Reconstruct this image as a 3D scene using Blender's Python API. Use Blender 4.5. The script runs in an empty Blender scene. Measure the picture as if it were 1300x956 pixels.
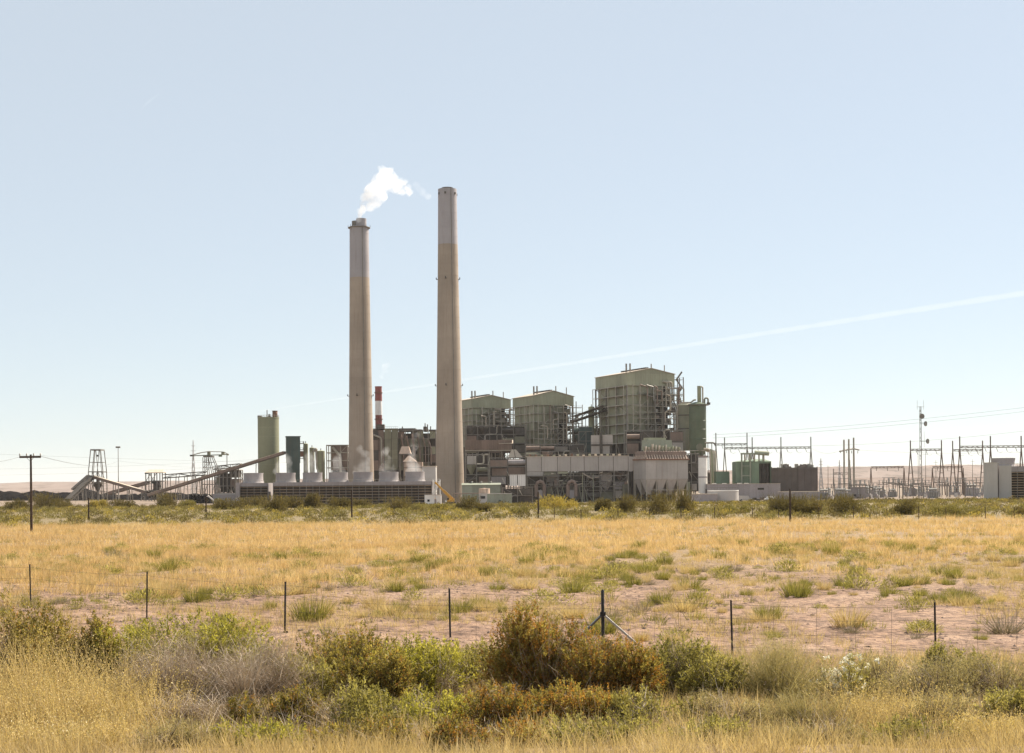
import bpy, bmesh, math, random
import numpy as np
from mathutils import Vector, Matrix, noise as mnoise

R = math.radians
sc = bpy.context.scene
COL = sc.collection

# ------------------------------------------------------------------ camera
CAM_H = 4.0                      # metres above the plain (seen from a raised road)
FOC = 1300 * 50 / 36             # focal length in photo pixels
HOR = 620.0                      # photo row of the horizon at the middle column
ROLL = R(0.5)
cam_d = bpy.data.cameras.new('camera'); cam = bpy.data.objects.new('camera', cam_d); COL.objects.link(cam)
cam_d.lens = 50; cam_d.sensor_width = 36; cam_d.sensor_fit = 'HORIZONTAL'
cam_d.shift_y = (HOR - 478) / 1300
cam_d.clip_start = 0.3; cam_d.clip_end = 60000
cam.location = (0, 0, CAM_H); cam.rotation_euler = (R(90), ROLL, 0)
sc.camera = cam

# ------------------------------------------------------------------ sky, sun, exposure
SUN_AZ, SUN_EL = 50.0, 46.0      # azimuth clockwise from the view direction (+Y)
w = bpy.data.worlds.new('World'); sc.world = w; w.use_nodes = True
wn = w.node_tree; wn.nodes.clear()
sky = wn.nodes.new('ShaderNodeTexSky'); sky.sky_type = 'NISHITA'; sky.sun_disc = False
sky.sun_elevation = R(SUN_EL); sky.sun_rotation = R(SUN_AZ)
sky.altitude = 1500; sky.air_density = 1.0; sky.dust_density = 0.7; sky.ozone_density = 1.0
bg = wn.nodes.new('ShaderNodeBackground'); bg.inputs['Strength'].default_value = 0.061
wo = wn.nodes.new('ShaderNodeOutputWorld')
veil = wn.nodes.new('ShaderNodeMix'); veil.data_type = 'RGBA'; veil.inputs[0].default_value = 0.6   # constant pale colour added over the whole sky to whiten and even it
veil.inputs[7].default_value = (6.95, 7.5, 7.7, 1); wn.links.new(sky.outputs[0], veil.inputs[6])
wn.links.new(veil.outputs[2], bg.inputs['Color']); wn.links.new(bg.outputs[0], wo.inputs['Surface'])
sun_d = bpy.data.lights.new('sun', 'SUN'); sun = bpy.data.objects.new('sun', sun_d); COL.objects.link(sun)
sun_d.energy = 5.0; sun_d.angle = R(0.53); sun_d.color = (1.0, 0.90, 0.76)
sdir = Vector((math.sin(R(SUN_AZ)) * math.cos(R(SUN_EL)), math.cos(R(SUN_AZ)) * math.cos(R(SUN_EL)), math.sin(R(SUN_EL))))
sun.rotation_euler = (-sdir).to_track_quat('-Z', 'Y').to_euler()
sc.view_settings.view_transform = 'Standard'; sc.view_settings.look = 'None'
sc.view_settings.exposure = 1.0; sc.view_settings.gamma = 1.0
sc.view_settings.use_curve_mapping = False
sc.render.engine = 'CYCLES'
cy = sc.cycles
cy.max_bounces = 8; cy.diffuse_bounces = 3; cy.glossy_bounces = 2; cy.transmission_bounces = 4
cy.transparent_max_bounces = 64; cy.volume_bounces = 4; cy.volume_max_steps = 256
cy.use_denoising = True; cy.caustics_reflective = False; cy.caustics_refractive = False

# ------------------------------------------------------------------ where things stand
def ss(v, a, b):
    t = np.clip((v - a) / (b - a), 0, 1); return t * t * (3 - 2 * t)
def gz(x, y):
    """height of the plain: level near the road, a shallow hollow where the plant stands"""
    x = np.asarray(x, float); y = np.asarray(y, float)
    z = -1.2 * ss(y, 200, 700) - 2.9 * ss(y, 300, 690) * np.exp(-((x - 20) / 230) ** 2)
    z = z + 1.5 * (1 - ss(y, 6, 27))
    return z
def at(px, py, D):
    """the point of the place at distance D that stands at this row and column of the photograph"""
    a = (px - 650) / FOC * D; b = (HOR - py) / FOC * D
    return Vector((a * math.cos(ROLL) + b * math.sin(ROLL), D, CAM_H - a * math.sin(ROLL) + b * math.cos(ROLL)))

# ------------------------------------------------------------------ materials
MATS = {}
def nd(nt, t, **kw):
    n = nt.nodes.new(t)
    for k, v in kw.items(): setattr(n, k, v)
    return n
def ramp(nt, fac, stops):
    r = nd(nt, 'ShaderNodeValToRGB'); e = r.color_ramp.elements
    while len(e) < len(stops): e.new(0.5)
    for i, (p, c) in enumerate(stops):
        e[i].position = p; e[i].color = (*c, 1) if len(c) == 3 else c
    nt.links.new(fac, r.inputs[0]); return r.outputs[0]
def mixc(nt, fac, a, b, mode='MIX'):
    m = nd(nt, 'ShaderNodeMix', data_type='RGBA', blend_type=mode)
    if isinstance(fac, (int, float)): m.inputs[0].default_value = fac
    else: nt.links.new(fac, m.inputs[0])
    for s, v in ((6, a), (7, b)):
        if isinstance(v, (tuple, list)): m.inputs[s].default_value = (*v, 1) if len(v) == 3 else v
        else: nt.links.new(v, m.inputs[s])
    return m.outputs[2]
def math_(nt, op, a, b=None, c=None, clamp=False):
    m = nd(nt, 'ShaderNodeMath', operation=op, use_clamp=clamp)
    for i, v in enumerate((a, b, c)):
        if v is None: continue
        if isinstance(v, (int, float)): m.inputs[i].default_value = v
        else: nt.links.new(v, m.inputs[i])
    return m.outputs[0]
def noise(nt, vec, scale, detail=4, rough=0.55, sx=1, sy=1, sz=1):
    mp = nd(nt, 'ShaderNodeMapping'); mp.inputs['Scale'].default_value = (sx, sy, sz)
    nt.links.new(vec, mp.inputs[0])
    n = nd(nt, 'ShaderNodeTexNoise'); n.inputs['Scale'].default_value = scale
    n.inputs['Detail'].default_value = detail; n.inputs['Roughness'].default_value = rough
    nt.links.new(mp.outputs[0], n.inputs['Vector']); return n.outputs[0]
def newmat(name):
    m = bpy.data.materials.new(name); m.use_nodes = True; nt = m.node_tree; nt.nodes.clear()
    out = nd(nt, 'ShaderNodeOutputMaterial'); MATS[name] = m
    return m, nt, out
def surf(name, col, var=0.18, rough=0.75, metal=0.0, scale=0.12, streak=0.25, dirt=(0.12, 0.08, 0.05), dirt_amt=0.3, bump=0.15, fine=1.2, spec=0.35, rv=0.22):
    """weathered building surface: blotchy tone, rain streaks, dust; world-space so alike pieces differ"""
    m, nt, out = newmat(name)
    g = nd(nt, 'ShaderNodeNewGeometry'); P = g.outputs['Position']
    b = nd(nt, 'ShaderNodeBsdfPrincipled'); nt.links.new(b.outputs[0], out.inputs['Surface'])
    n1 = noise(nt, P, scale, 5, 0.6); n2 = noise(nt, P, fine, 4, 0.6)
    lo = tuple(c * (1 - var * 1.6) for c in col); hi = tuple(min(1, c * (1 + var)) for c in col)
    c = ramp(nt, n1, [(0.3, lo), (0.7, hi)])
    st = noise(nt, P, 0.9, 3, 0.6, 1, 1, 0.06)
    f = ramp(nt, st, [(0.5, (0, 0, 0)), (0.75, (1, 1, 1))])
    c = mixc(nt, math_(nt, 'MULTIPLY', f, streak), c, dirt)
    f2 = ramp(nt, n2, [(0.52, (0, 0, 0)), (0.8, (1, 1, 1))])
    c = mixc(nt, math_(nt, 'MULTIPLY', f2, dirt_amt), c, dirt)
    oi = nd(nt, 'ShaderNodeObjectInfo')
    v = math_(nt, 'MULTIPLY_ADD', oi.outputs['Random'], rv, 1 - rv / 2)
    hsv = nd(nt, 'ShaderNodeHueSaturation'); nt.links.new(c, hsv.inputs['Color']); nt.links.new(v, hsv.inputs['Value'])
    nt.links.new(hsv.outputs[0], b.inputs['Base Color'])
    b.inputs['Specular IOR Level'].default_value = spec; b.inputs['Roughness'].default_value = rough; b.inputs['Metallic'].default_value = metal
    if bump:
        bp = nd(nt, 'ShaderNodeBump'); bp.inputs['Strength'].default_value = bump; bp.inputs['Distance'].default_value = 0.15
        nt.links.new(n2, bp.inputs['Height']); nt.links.new(bp.outputs[0], b.inputs['Normal'])
    return m
def leafmat(name, c1, c2, c3=None, transl=0.4, tr_gain=1.3, clump=0.6):
    """foliage: colour differs from leaf to leaf (attribute 'tint') and from clump to clump; lets light through"""
    m, nt, out = newmat(name)
    a = nd(nt, 'ShaderNodeAttribute', attribute_name='tint'); g = nd(nt, 'ShaderNodeNewGeometry')
    n = noise(nt, g.outputs['Position'], clump, 2)
    f = math_(nt, 'ADD', math_(nt, 'MULTIPLY', a.outputs['Fac'], 0.6), math_(nt, 'MULTIPLY', math_(nt, 'SUBTRACT', n, 0.3), 0.9), clamp=True)
    stops = [(0.15, c1), (0.75, c2)] + ([(0.97, c3)] if c3 else [])
    c = ramp(nt, f, stops)
    d = nd(nt, 'ShaderNodeBsdfDiffuse'); t = nd(nt, 'ShaderNodeBsdfTranslucent')
    nt.links.new(c, d.inputs[0])
    ct = mixc(nt, 1.0, c, (tr_gain, tr_gain, tr_gain * 0.8), 'MULTIPLY'); nt.links.new(ct, t.inputs[0])
    mx = nd(nt, 'ShaderNodeMixShader'); mx.inputs[0].default_value = transl
    nt.links.new(d.outputs[0], mx.inputs[1]); nt.links.new(t.outputs[0], mx.inputs[2])
    gl = nd(nt, 'ShaderNodeBsdfGlossy'); gl.inputs['Roughness'].default_value = 0.6; gl.inputs['Color'].default_value = (0.9, 0.9, 0.9, 1)
    mg = nd(nt, 'ShaderNodeMixShader'); mg.inputs[0].default_value = 0.025
    nt.links.new(mx.outputs[0], mg.inputs[1]); nt.links.new(gl.outputs[0], mg.inputs[2])
    nt.links.new(mg.outputs[0], out.inputs['Surface'])
    return m
def volmat(name, dens, aniso=0.3, col=(1, 1, 1), noise_scale=None, lo=0.45, hi=0.7):
    m, nt, out = newmat(name)
    v = nd(nt, 'ShaderNodeVolumePrincipled'); v.inputs['Color'].default_value = (*col, 1)
    v.inputs['Anisotropy'].default_value = aniso; v.inputs['Density'].default_value = dens
    if noise_scale:
        g = nd(nt, 'ShaderNodeNewGeometry'); n = noise(nt, g.outputs['Position'], noise_scale, 4, 0.6)
        f = nd(nt, 'ShaderNodeMapRange'); f.inputs[1].default_value = lo; f.inputs[2].default_value = hi
        f.inputs[3].default_value = 0; f.inputs[4].default_value = dens
        nt.links.new(n, f.inputs[0]); nt.links.new(f.outputs[0], v.inputs['Density'])
    nt.links.new(v.outputs[0], out.inputs['Volume'])
    return m

# ------------------------------------------------------------------ mesh helpers
def add(name, mesh, parent=None, loc=(0, 0, 0), rz=0.0):
    o = bpy.data.objects.new(name, mesh); COL.objects.link(o); o.parent = parent
    o.location = loc
    if rz: o.rotation_euler = (0, 0, rz)
    return o
def tag(o, label=None, cat=None, group=None, kind=None):
    for k, v in (('label', label), ('category', cat), ('group', group), ('kind', kind)):
        if v: o[k] = v
    return o
def npmesh(name, V, F, mat=None, tint=None, smooth=False, mats=None, midx=None):
    """V (n,3) floats, F (m,k) ints -> mesh, fast"""
    V = np.ascontiguousarray(V, np.float32); F = np.ascontiguousarray(F, np.int32)
    me = bpy.data.meshes.new(name); k = F.shape[1]
    me.vertices.add(len(V)); me.vertices.foreach_set('co', V.ravel())
    me.loops.add(F.size); me.loops.foreach_set('vertex_index', F.ravel())
    me.polygons.add(len(F)); me.polygons.foreach_set('loop_start', np.arange(0, F.size, k, dtype=np.int32))
    if tint is not None:
        a = me.attributes.new('tint', 'FLOAT', 'POINT'); a.data.foreach_set('value', np.ascontiguousarray(tint, np.float32))
    for mm in (mats or ([mat] if mat else [])): me.materials.append(mm)
    if midx is not None: me.polygons.foreach_set('material_index', np.ascontiguousarray(midx, np.int32))
    if smooth: me.polygons.foreach_set('use_smooth', np.ones(len(F), bool))
    me.update(); me.validate(); return me
class MB:
    """collects shapes into one mesh"""
    def __init__(s): s.v = []; s.f = []
    def poly(s, pts, faces):
        o = len(s.v); s.v += [tuple(p) for p in pts]; s.f += [tuple(o + i for i in f) for f in faces]; return s
    def box(s, x0, x1, y0, y1, z0, z1):
        return s.poly([(x, y, z) for z in (z0, z1) for y in (y0, y1) for x in (x0, x1)],
                      [(0, 2, 3, 1), (4, 5, 7, 6), (0, 1, 5, 4), (2, 6, 7, 3), (0, 4, 6, 2), (1, 3, 7, 5)])
    def bar(s, p, q, wd, ht=None):
        p = Vector(p); q = Vector(q); ht = ht or wd; d = (q - p).normalized()
        up = Vector((0, 0, 1)) if abs(d.z) < 0.95 else Vector((0, 1, 0))
        a = d.cross(up).normalized() * wd / 2; b = a.cross(d).normalized() * ht / 2
        return s.poly([e + sa * a + sb * b for e in (p, q) for sa, sb in ((-1, -1), (1, -1), (1, 1), (-1, 1))],
                      [(3, 2, 1, 0), (4, 5, 6, 7), (0, 1, 5, 4), (1, 2, 6, 5), (2, 3, 7, 6), (3, 0, 4, 7)])
    def lathe(s, prof, n=24, cx=0, cy=0, cap=True):
        o = len(s.v)
        for r, z in prof:
            for i in range(n):
                a = 2 * math.pi * i / n; s.v.append((cx + r * math.cos(a), cy + r * math.sin(a), z))
        for j in range(len(prof) - 1):
            for i in range(n):
                k = (i + 1) % n; s.f.append((o + j * n + i, o + j * n + k, o + (j + 1) * n + k, o + (j + 1) * n + i))
        if cap:
            s.f.append(tuple(o + i for i in reversed(range(n)))); t = o + (len(prof) - 1) * n
            s.f.append(tuple(t + i for i in range(n)))
        return s
    def tube(s, pts, r, n=8):
        pts = [Vector(p) for p in pts]; o = len(s.v); m = len(pts)
        for i, p in enumerate(pts):
            d = (pts[min(i + 1, m - 1)] - pts[max(i - 1, 0)]).normalized()
            up = Vector((0, 0, 1)) if abs(d.z) < 0.9 else Vector((0, 1, 0))
            a = d.cross(up).normalized(); b = a.cross(d).normalized()
            rr = r[i] if isinstance(r, (list, tuple)) else r
            for k in range(n):
                t = 2 * math.pi * k / n; s.v.append(tuple(p + (a * math.cos(t) + b * math.sin(t)) * rr))
        for i in range(m - 1):
            for k in range(n):
                l = (k + 1) % n; s.f.append((o + i * n + k, o + (i + 1) * n + k, o + (i + 1) * n + l, o + i * n + l))
        s.f.append(tuple(o + k for k in range(n))); s.f.append(tuple(o + (m - 1) * n + k for k in reversed(range(n))))
        return s
    def build(s, name, mat, parent=None, loc=(0, 0, 0), rz=0.0, smooth=False):
        me = bpy.data.meshes.new(name); me.from_pydata(s.v, [], s.f); me.materials.append(MATS[mat])
        if smooth:
            me.polygons.foreach_set('use_smooth', [len(p.vertices) == 4 for p in me.polygons])
            try: me.set_sharp_from_angle(angle=R(40))
            except Exception: pass
        me.update(); return add(name, me, parent, loc, rz)
_unit = {}
def unit(kind, mat):
    k = (kind, mat)
    if k not in _unit:
        b = MB()
        if kind == 'box': b.box(-.5, .5, -.5, .5, -.5, .5)
        else: b.lathe([(.5, -.5), (.5, .5)], 14)
        me = bpy.data.meshes.new(kind); me.from_pydata(b.v, [], b.f); me.materials.append(MATS[mat])
        if kind == 'cyl': me.polygons.foreach_set('use_smooth', [len(p.vertices) == 4 for p in me.polygons])
        me.update(); _unit[k] = me
    return _unit[k]
def pbox(name, mat, parent, x0, x1, y0, y1, z0, z1):
    """a plain piece (panel, plank, slab): shared mesh, own object"""
    o = add(name, unit('box', mat), parent, ((x0 + x1) / 2, (y0 + y1) / 2, (z0 + z1) / 2))
    o.scale = (abs(x1 - x0), abs(y1 - y0), abs(z1 - z0)); return o
def pbar(name, mat, parent, p, q, wd, ht=None, kind='box'):
    p = Vector(p); q = Vector(q); d = q - p; L = d.length
    up = Vector((0, 0, 1)) if abs(d.z) < 0.95 * L else Vector((0, 1, 0))
    z = d.normalized(); x = z.cross(up).normalized(); y = z.cross(x)
    o = add(name, unit(kind, mat), parent)
    M = Matrix((x, y, z)).transposed().to_4x4(); M.translation = (p + q) / 2
    o.matrix_local = M @ Matrix.Diagonal((wd, ht or wd, L, 1)); return o
def pcyl(name, mat, parent, x, y, z0, z1, r):
    return pbar(name, mat, parent, (x, y, z0), (x, y, z1), 2 * r, kind='cyl')
class Th:
    """a thing: an Empty at its base that parents its parts; px/py = photo columns and rows at its distance"""
    def __init__(s, name, label, cat, px, D, rot=0.0, group=None, z=None):
        s.px, s.D, s.m = px, D, D / FOC
        X = (px - 650) * s.m * math.cos(ROLL) - 12 * s.m * math.sin(ROLL); s.z0 = float(gz(X, D)) if z is None else z
        s.e = add(name, None, None, (X, D, s.z0), R(rot)); s.e.empty_display_size = 2
        tag(s.e, label, cat, group, 'thing')
    def x(s, px): return (px - s.px) * s.m
    def z(s, py): return at(s.px, py, s.D).z - s.z0

# ================================================================== MATERIALS OF THE PLACE
surf('concrete', (0.35, 0.285, 0.225), 0.13, 0.85, scale=0.035, streak=0.4, dirt=(0.21, 0.15, 0.105), dirt_amt=0.2, rv=0.09)
surf('concrete_top', (0.355, 0.33, 0.34), 0.09, 0.85, scale=0.03, streak=0.35, dirt=(0.22, 0.18, 0.16), dirt_amt=0.12, rv=0.07)
surf('soot', (0.10, 0.09, 0.085), 0.2)
surf('green_siding', (0.325, 0.325, 0.225), 0.14, 0.6, scale=0.06, streak=0.3, dirt=(0.14, 0.105, 0.07), dirt_amt=0.2)
surf('green_siding_dark', (0.20, 0.195, 0.135), 0.18, 0.65, scale=0.08, streak=0.3, dirt_amt=0.25)
surf('green_tank', (0.105, 0.135, 0.085), 0.15, 0.5, scale=0.08, streak=0.2)
surf('green_dark', (0.055, 0.085, 0.075), 0.18, 0.55, scale=0.1)
surf('green_bright', (0.17, 0.23, 0.155), 0.12, 0.55, scale=0.1)
surf('green_pale', (0.27, 0.29, 0.225), 0.12, 0.6, scale=0.1)
surf('silo_tan', (0.27, 0.275, 0.175), 0.12, 0.7, scale=0.04, streak=0.25, dirt=(0.16, 0.13, 0.08))
surf('roof_pale', (0.55, 0.46, 0.36), 0.1, 0.6)
surf('pale_panel', (0.43, 0.39, 0.355), 0.10, 0.7, scale=0.07, streak=0.3, dirt=(0.20, 0.13, 0.085), dirt_amt=0.2)
surf('pale_wall', (0.50, 0.47, 0.44), 0.08, 0.75, scale=0.1, streak=0.15, dirt=(0.3, 0.24, 0.18), dirt_amt=0.1)
surf('lavender_wall', (0.33, 0.295, 0.29), 0.10, 0.75, scale=0.1, streak=0.2)
surf('cell_grey', (0.31, 0.28, 0.275), 0.10, 0.7, scale=0.12, streak=0.25, dirt=(0.16, 0.13, 0.12))
surf('slat_tan', (0.52, 0.38, 0.25), 0.2, 0.8, scale=0.2, streak=0.4)
surf('shade_void', (0.05, 0.042, 0.036), 0.3, 0.9, bump=0)  # near-black fill, puts the shade of interiors and recesses into the colour
surf('brown_duct', (0.235, 0.17, 0.135), 0.18, 0.7, scale=0.1, streak=0.35, dirt=(0.10, 0.06, 0.04))
surf('pink_duct', (0.52, 0.39, 0.30), 0.12, 0.6, scale=0.1)
surf('gantry_steel', (0.155, 0.11, 0.085), 0.2, 0.7, scale=0.4)
surf('rust', (0.20, 0.105, 0.065), 0.3, 0.8, scale=0.3)
surf('steel', (0.20, 0.18, 0.155), 0.2, 0.6, scale=0.4, metal=0.1)
surf('steel_pale', (0.40, 0.36, 0.29), 0.15, 0.55, scale=0.4)
surf('steel_dark', (0.088, 0.076, 0.064), 0.25, 0.7, scale=0.4)
surf('galv', (0.33, 0.31, 0.28), 0.15, 0.5, metal=0.3, scale=0.5)
surf('white_paint', (0.74, 0.72, 0.68), 0.06, 0.5, scale=0.3, streak=0.12, dirt=(0.4, 0.33, 0.25), dirt_amt=0.1)
surf('red_paint', (0.24, 0.068, 0.058), 0.15, 0.55, scale=0.2)
surf('red_white', (0.72, 0.70, 0.68), 0.06, 0.5, scale=0.3)
surf('yellow', (0.62, 0.33, 0.05), 0.1, 0.45, scale=0.4)
surf('brown_screen', (0.105, 0.085, 0.072), 0.12, 0.85, scale=0.25, streak=0.35, dirt=(0.09, 0.07, 0.055))
surf('brown_screen2', (0.125, 0.10, 0.088), 0.12, 0.85, scale=0.25, streak=0.35, dirt=(0.09, 0.07, 0.055))
surf('coal', (0.014, 0.012, 0.012), 0.35, 1.0, scale=0.15, streak=0, dirt=(0.028, 0.024, 0.022), spec=0.02)
surf('wood_pole', (0.055, 0.035, 0.024), 0.3, 0.85, scale=2.0, streak=0.4, fine=6)
surf('post_steel', (0.022, 0.02, 0.02), 0.3, 0.6, scale=3.0, fine=9)
surf('brace_paint', (0.10, 0.095, 0.09), 0.2, 0.25, metal=0.6, scale=3.0, fine=9)
surf('wire', (0.10, 0.09, 0.08), 0.15, 0.5, metal=0.4, bump=0)
surf('glass_dark', (0.02, 0.025, 0.03), 0.1, 0.15, bump=0)
surf('tyre', (0.02, 0.02, 0.02), 0.1, 0.9, bump=0)
surf('far_steel', (0.42, 0.40, 0.39), 0.1, 0.6, bump=0)

# ---- ground: pink stony dirt near, straw and green litter where grass and scrub grow
def ground_mat():
    m, nt, out = newmat('dirt')
    g = nd(nt, 'ShaderNodeNewGeometry'); P = g.outputs['Position']
    b = nd(nt, 'ShaderNodeBsdfPrincipled'); b.inputs['Roughness'].default_value = 0.95
    nt.links.new(b.outputs[0], out.inputs['Surface'])
    sep = nd(nt, 'ShaderNodeSeparateXYZ'); nt.links.new(P, sep.inputs[0])
    n1 = noise(nt, P, 0.25, 6, 0.6); n2 = noise(nt, P, 3.0, 6, 0.65); n3 = noise(nt, P, 0.06, 4)
    pink = ramp(nt, n1, [(0.3, (0.17, 0.098, 0.06)), (0.5, (0.30, 0.187, 0.12)), (0.72, (0.37, 0.25, 0.17))])
    grit = ramp(nt, n2, [(0.40, (0.34, 0.28, 0.26)), (0.52, (1, 1, 1)), (0.7, (1.12, 1.06, 1.0))])
    pink = mixc(nt, 0.85, pink, grit, 'MULTIPLY')
    n5 = noise(nt, P, 0.9, 5, 0.65); pink = mixc(nt, 0.8, pink, ramp(nt, n5, [(0.36, (0.62, 0.56, 0.5)), (0.5, (1, 1, 1)), (0.66, (1.1, 1.06, 1.0))]), 'MULTIPLY')
    straw = ramp(nt, n2, [(0.3, (0.19, 0.13, 0.06)), (0.7, (0.31, 0.22, 0.11))])
    green = ramp(nt, n2, [(0.3, (0.12, 0.095, 0.04)), (0.7, (0.21, 0.16, 0.075))])
    yj = math_(nt, 'MULTIPLY_ADD', n3, 40, sep.outputs['Y'])
    fs = nd(nt, 'ShaderNodeMapRange'); fs.inputs[1].default_value = 72; fs.inputs[2].default_value = 100; nt.links.new(yj, fs.inputs[0])
    fg = nd(nt, 'ShaderNodeMapRange'); fg.inputs[1].default_value = 165; fg.inputs[2].default_value = 195; nt.links.new(yj, fg.inputs[0])
    ff = nd(nt, 'ShaderNodeMapRange'); ff.inputs[1].default_value = 560; ff.inputs[2].default_value = 640; nt.links.new(yj, ff.inputs[0])
    fn = nd(nt, 'ShaderNodeMapRange'); fn.inputs[1].default_value = 52; fn.inputs[2].default_value = 42; nt.links.new(yj, fn.inputs[0])
    c = mixc(nt, math_(nt, 'MULTIPLY', fs.outputs[0], 0.7), pink, straw)
    c = mixc(nt, math_(nt, 'MULTIPLY', fg.outputs[0], 0.8), c, green)
    c = mixc(nt, ff.outputs[0], c, (0.21, 0.155, 0.11))
    c = mixc(nt, math_(nt, 'MULTIPLY', fn.outputs[0], 0.7), c, straw)
    nt.links.new(c, b.inputs['Base Color'])
    bp = nd(nt, 'ShaderNodeBump'); bp.inputs['Strength'].default_value = 1.0; bp.inputs['Distance'].default_value = 0.2
    nt.links.new(n2, bp.inputs['Height']); nt.links.new(bp.outputs[0], b.inputs['Normal'])
ground_mat()
def hill_mat():
    m, nt, out = newmat('hill')
    g = nd(nt, 'ShaderNodeNewGeometry'); P = g.outputs['Position']
    b = nd(nt, 'ShaderNodeBsdfDiffuse'); nt.links.new(b.outputs[0], out.inputs['Surface'])
    n = noise(nt, P, 0.002, 6, 0.6, 1, 0.4, 6); n2 = noise(nt, P, 0.012, 5, 0.65, 1, 0.3, 3)
    c = ramp(nt, n, [(0.3, (0.155, 0.118, 0.098)), (0.52, (0.225, 0.172, 0.145)), (0.7, (0.265, 0.208, 0.176))])
    f = ramp(nt, n2, [(0.50, (1, 1, 1)), (0.62, (0.5, 0.5, 0.46))])
    nt.links.new(mixc(nt, 0.8, c, f, 'MULTIPLY'), b.inputs[0])
hill_mat()

# ================================================================== THE SETTING
def sheet(name, xs, ys, zf, mat, smooth=True):
    XX, YY = np.meshgrid(xs, ys); ZZ = zf(XX, YY); nx, ny = len(xs), len(ys)
    V = np.stack([XX, YY, ZZ], -1).reshape(-1, 3)
    i = (np.arange(ny - 1)[:, None] * nx + np.arange(nx - 1)[None]).ravel()
    F = np.stack([i, i + 1, i + nx + 1, i + nx], 1)
    return add(name, npmesh(name, V, F, MATS[mat], smooth=smooth))
rng = np.random.default_rng(7)
u = np.linspace(-1, 1, 281); xs = 22 * np.sinh(u * 7.2)
ys = np.concatenate([np.linspace(-120, 10, 14)[:-1], 10 * np.exp(np.linspace(0, math.log(1700), 260))])
def bumps(x, y):
    z = gz(x, y)
    a = 0.07 * np.sin(x * 0.9 + np.sin(y * 0.31) * 2) * np.sin(y * 0.7 + np.cos(x * 0.4)) + 0.05 * np.sin(x * 2.3 + y) * np.sin(y * 1.7 - x * 0.6)
    return z + a * (1 - ss(y, 120, 260)) * ss(y, 4, 14)
tag(sheet('ground', xs, ys, bumps, 'dirt'), 'pinkish stony desert plain', None, kind='structure')

def hill_obj(name, label, D0, D1, px0, px1, prof, seed):
    """long low mesa: prof = list of (photo column, photo row of its skyline)"""
    xs_ = np.linspace(px0, px1, 260); t = np.linspace(0, 1, 26)
    row = np.interp(xs_, [p[0] for p in prof], [p[1] for p in prof])
    V = []
    for tt in t:
        D = D0 + (D1 - D0) * tt
        for px, r in zip(xs_, row):
            top = at(px, r, D1).z; X = (px - 650) / FOC * D
            h = max(top - 0, 4) * (0.22 * ss(tt, 0, 0.35) + 0.78 * ss(tt, 0.45, 1.0)) - 3
            h += (mnoise.fractal(Vector((X * 0.0011, D * 0.0011, seed)), 1, 2, 4) * 0.10 + mnoise.fractal(Vector((X * 0.006, D * 0.003, seed)), 1, 2, 3) * 0.05) * top * tt
            V.append((X, D, h))
    nx = len(xs_)
    i = (np.arange(len(t) - 1)[:, None] * nx + np.arange(nx - 1)[None]).ravel()
    F = np.stack([i, i + 1, i + nx + 1, i + nx], 1)
    # far side down to the ground again so it is a hill and not a screen
    V = np.array(V); back = V[-nx:].copy(); back[:, 0] *= 1.25; back[:, 1] += 2500; back[:, 2] = -5
    V = np.vstack([V, back]); j = (len(t) - 1) * nx + np.arange(nx - 1)
    F = np.vstack([F, np.stack([j, j + 1, j + nx + 1, j + nx], 1)])
    return tag(add(name, npmesh(name, V, F, MATS['hill'], smooth=True)), label, None, kind='structure')
hill_obj('hills', 'low pink mesas on the horizon', 5200, 9000, -900, 2200,
         [(-900, 622), (0, 613), (60, 611.5), (160, 610.5), (260, 609), (420, 607), (650, 604), (900, 597), (1000, 593.5), (1060, 592), (1120, 590.5), (1200, 589.5), (1300, 590), (2200, 585)], 3.1)
hill_obj('terrain', 'tan rise in front of the mesas', 2600, 4200, -700, 2000,
         [(-700, 628), (0, 624), (200, 622), (500, 620), (900, 611), (1050, 606.5), (1180, 605), (1300, 604), (2000, 606)], 8.7)

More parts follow.
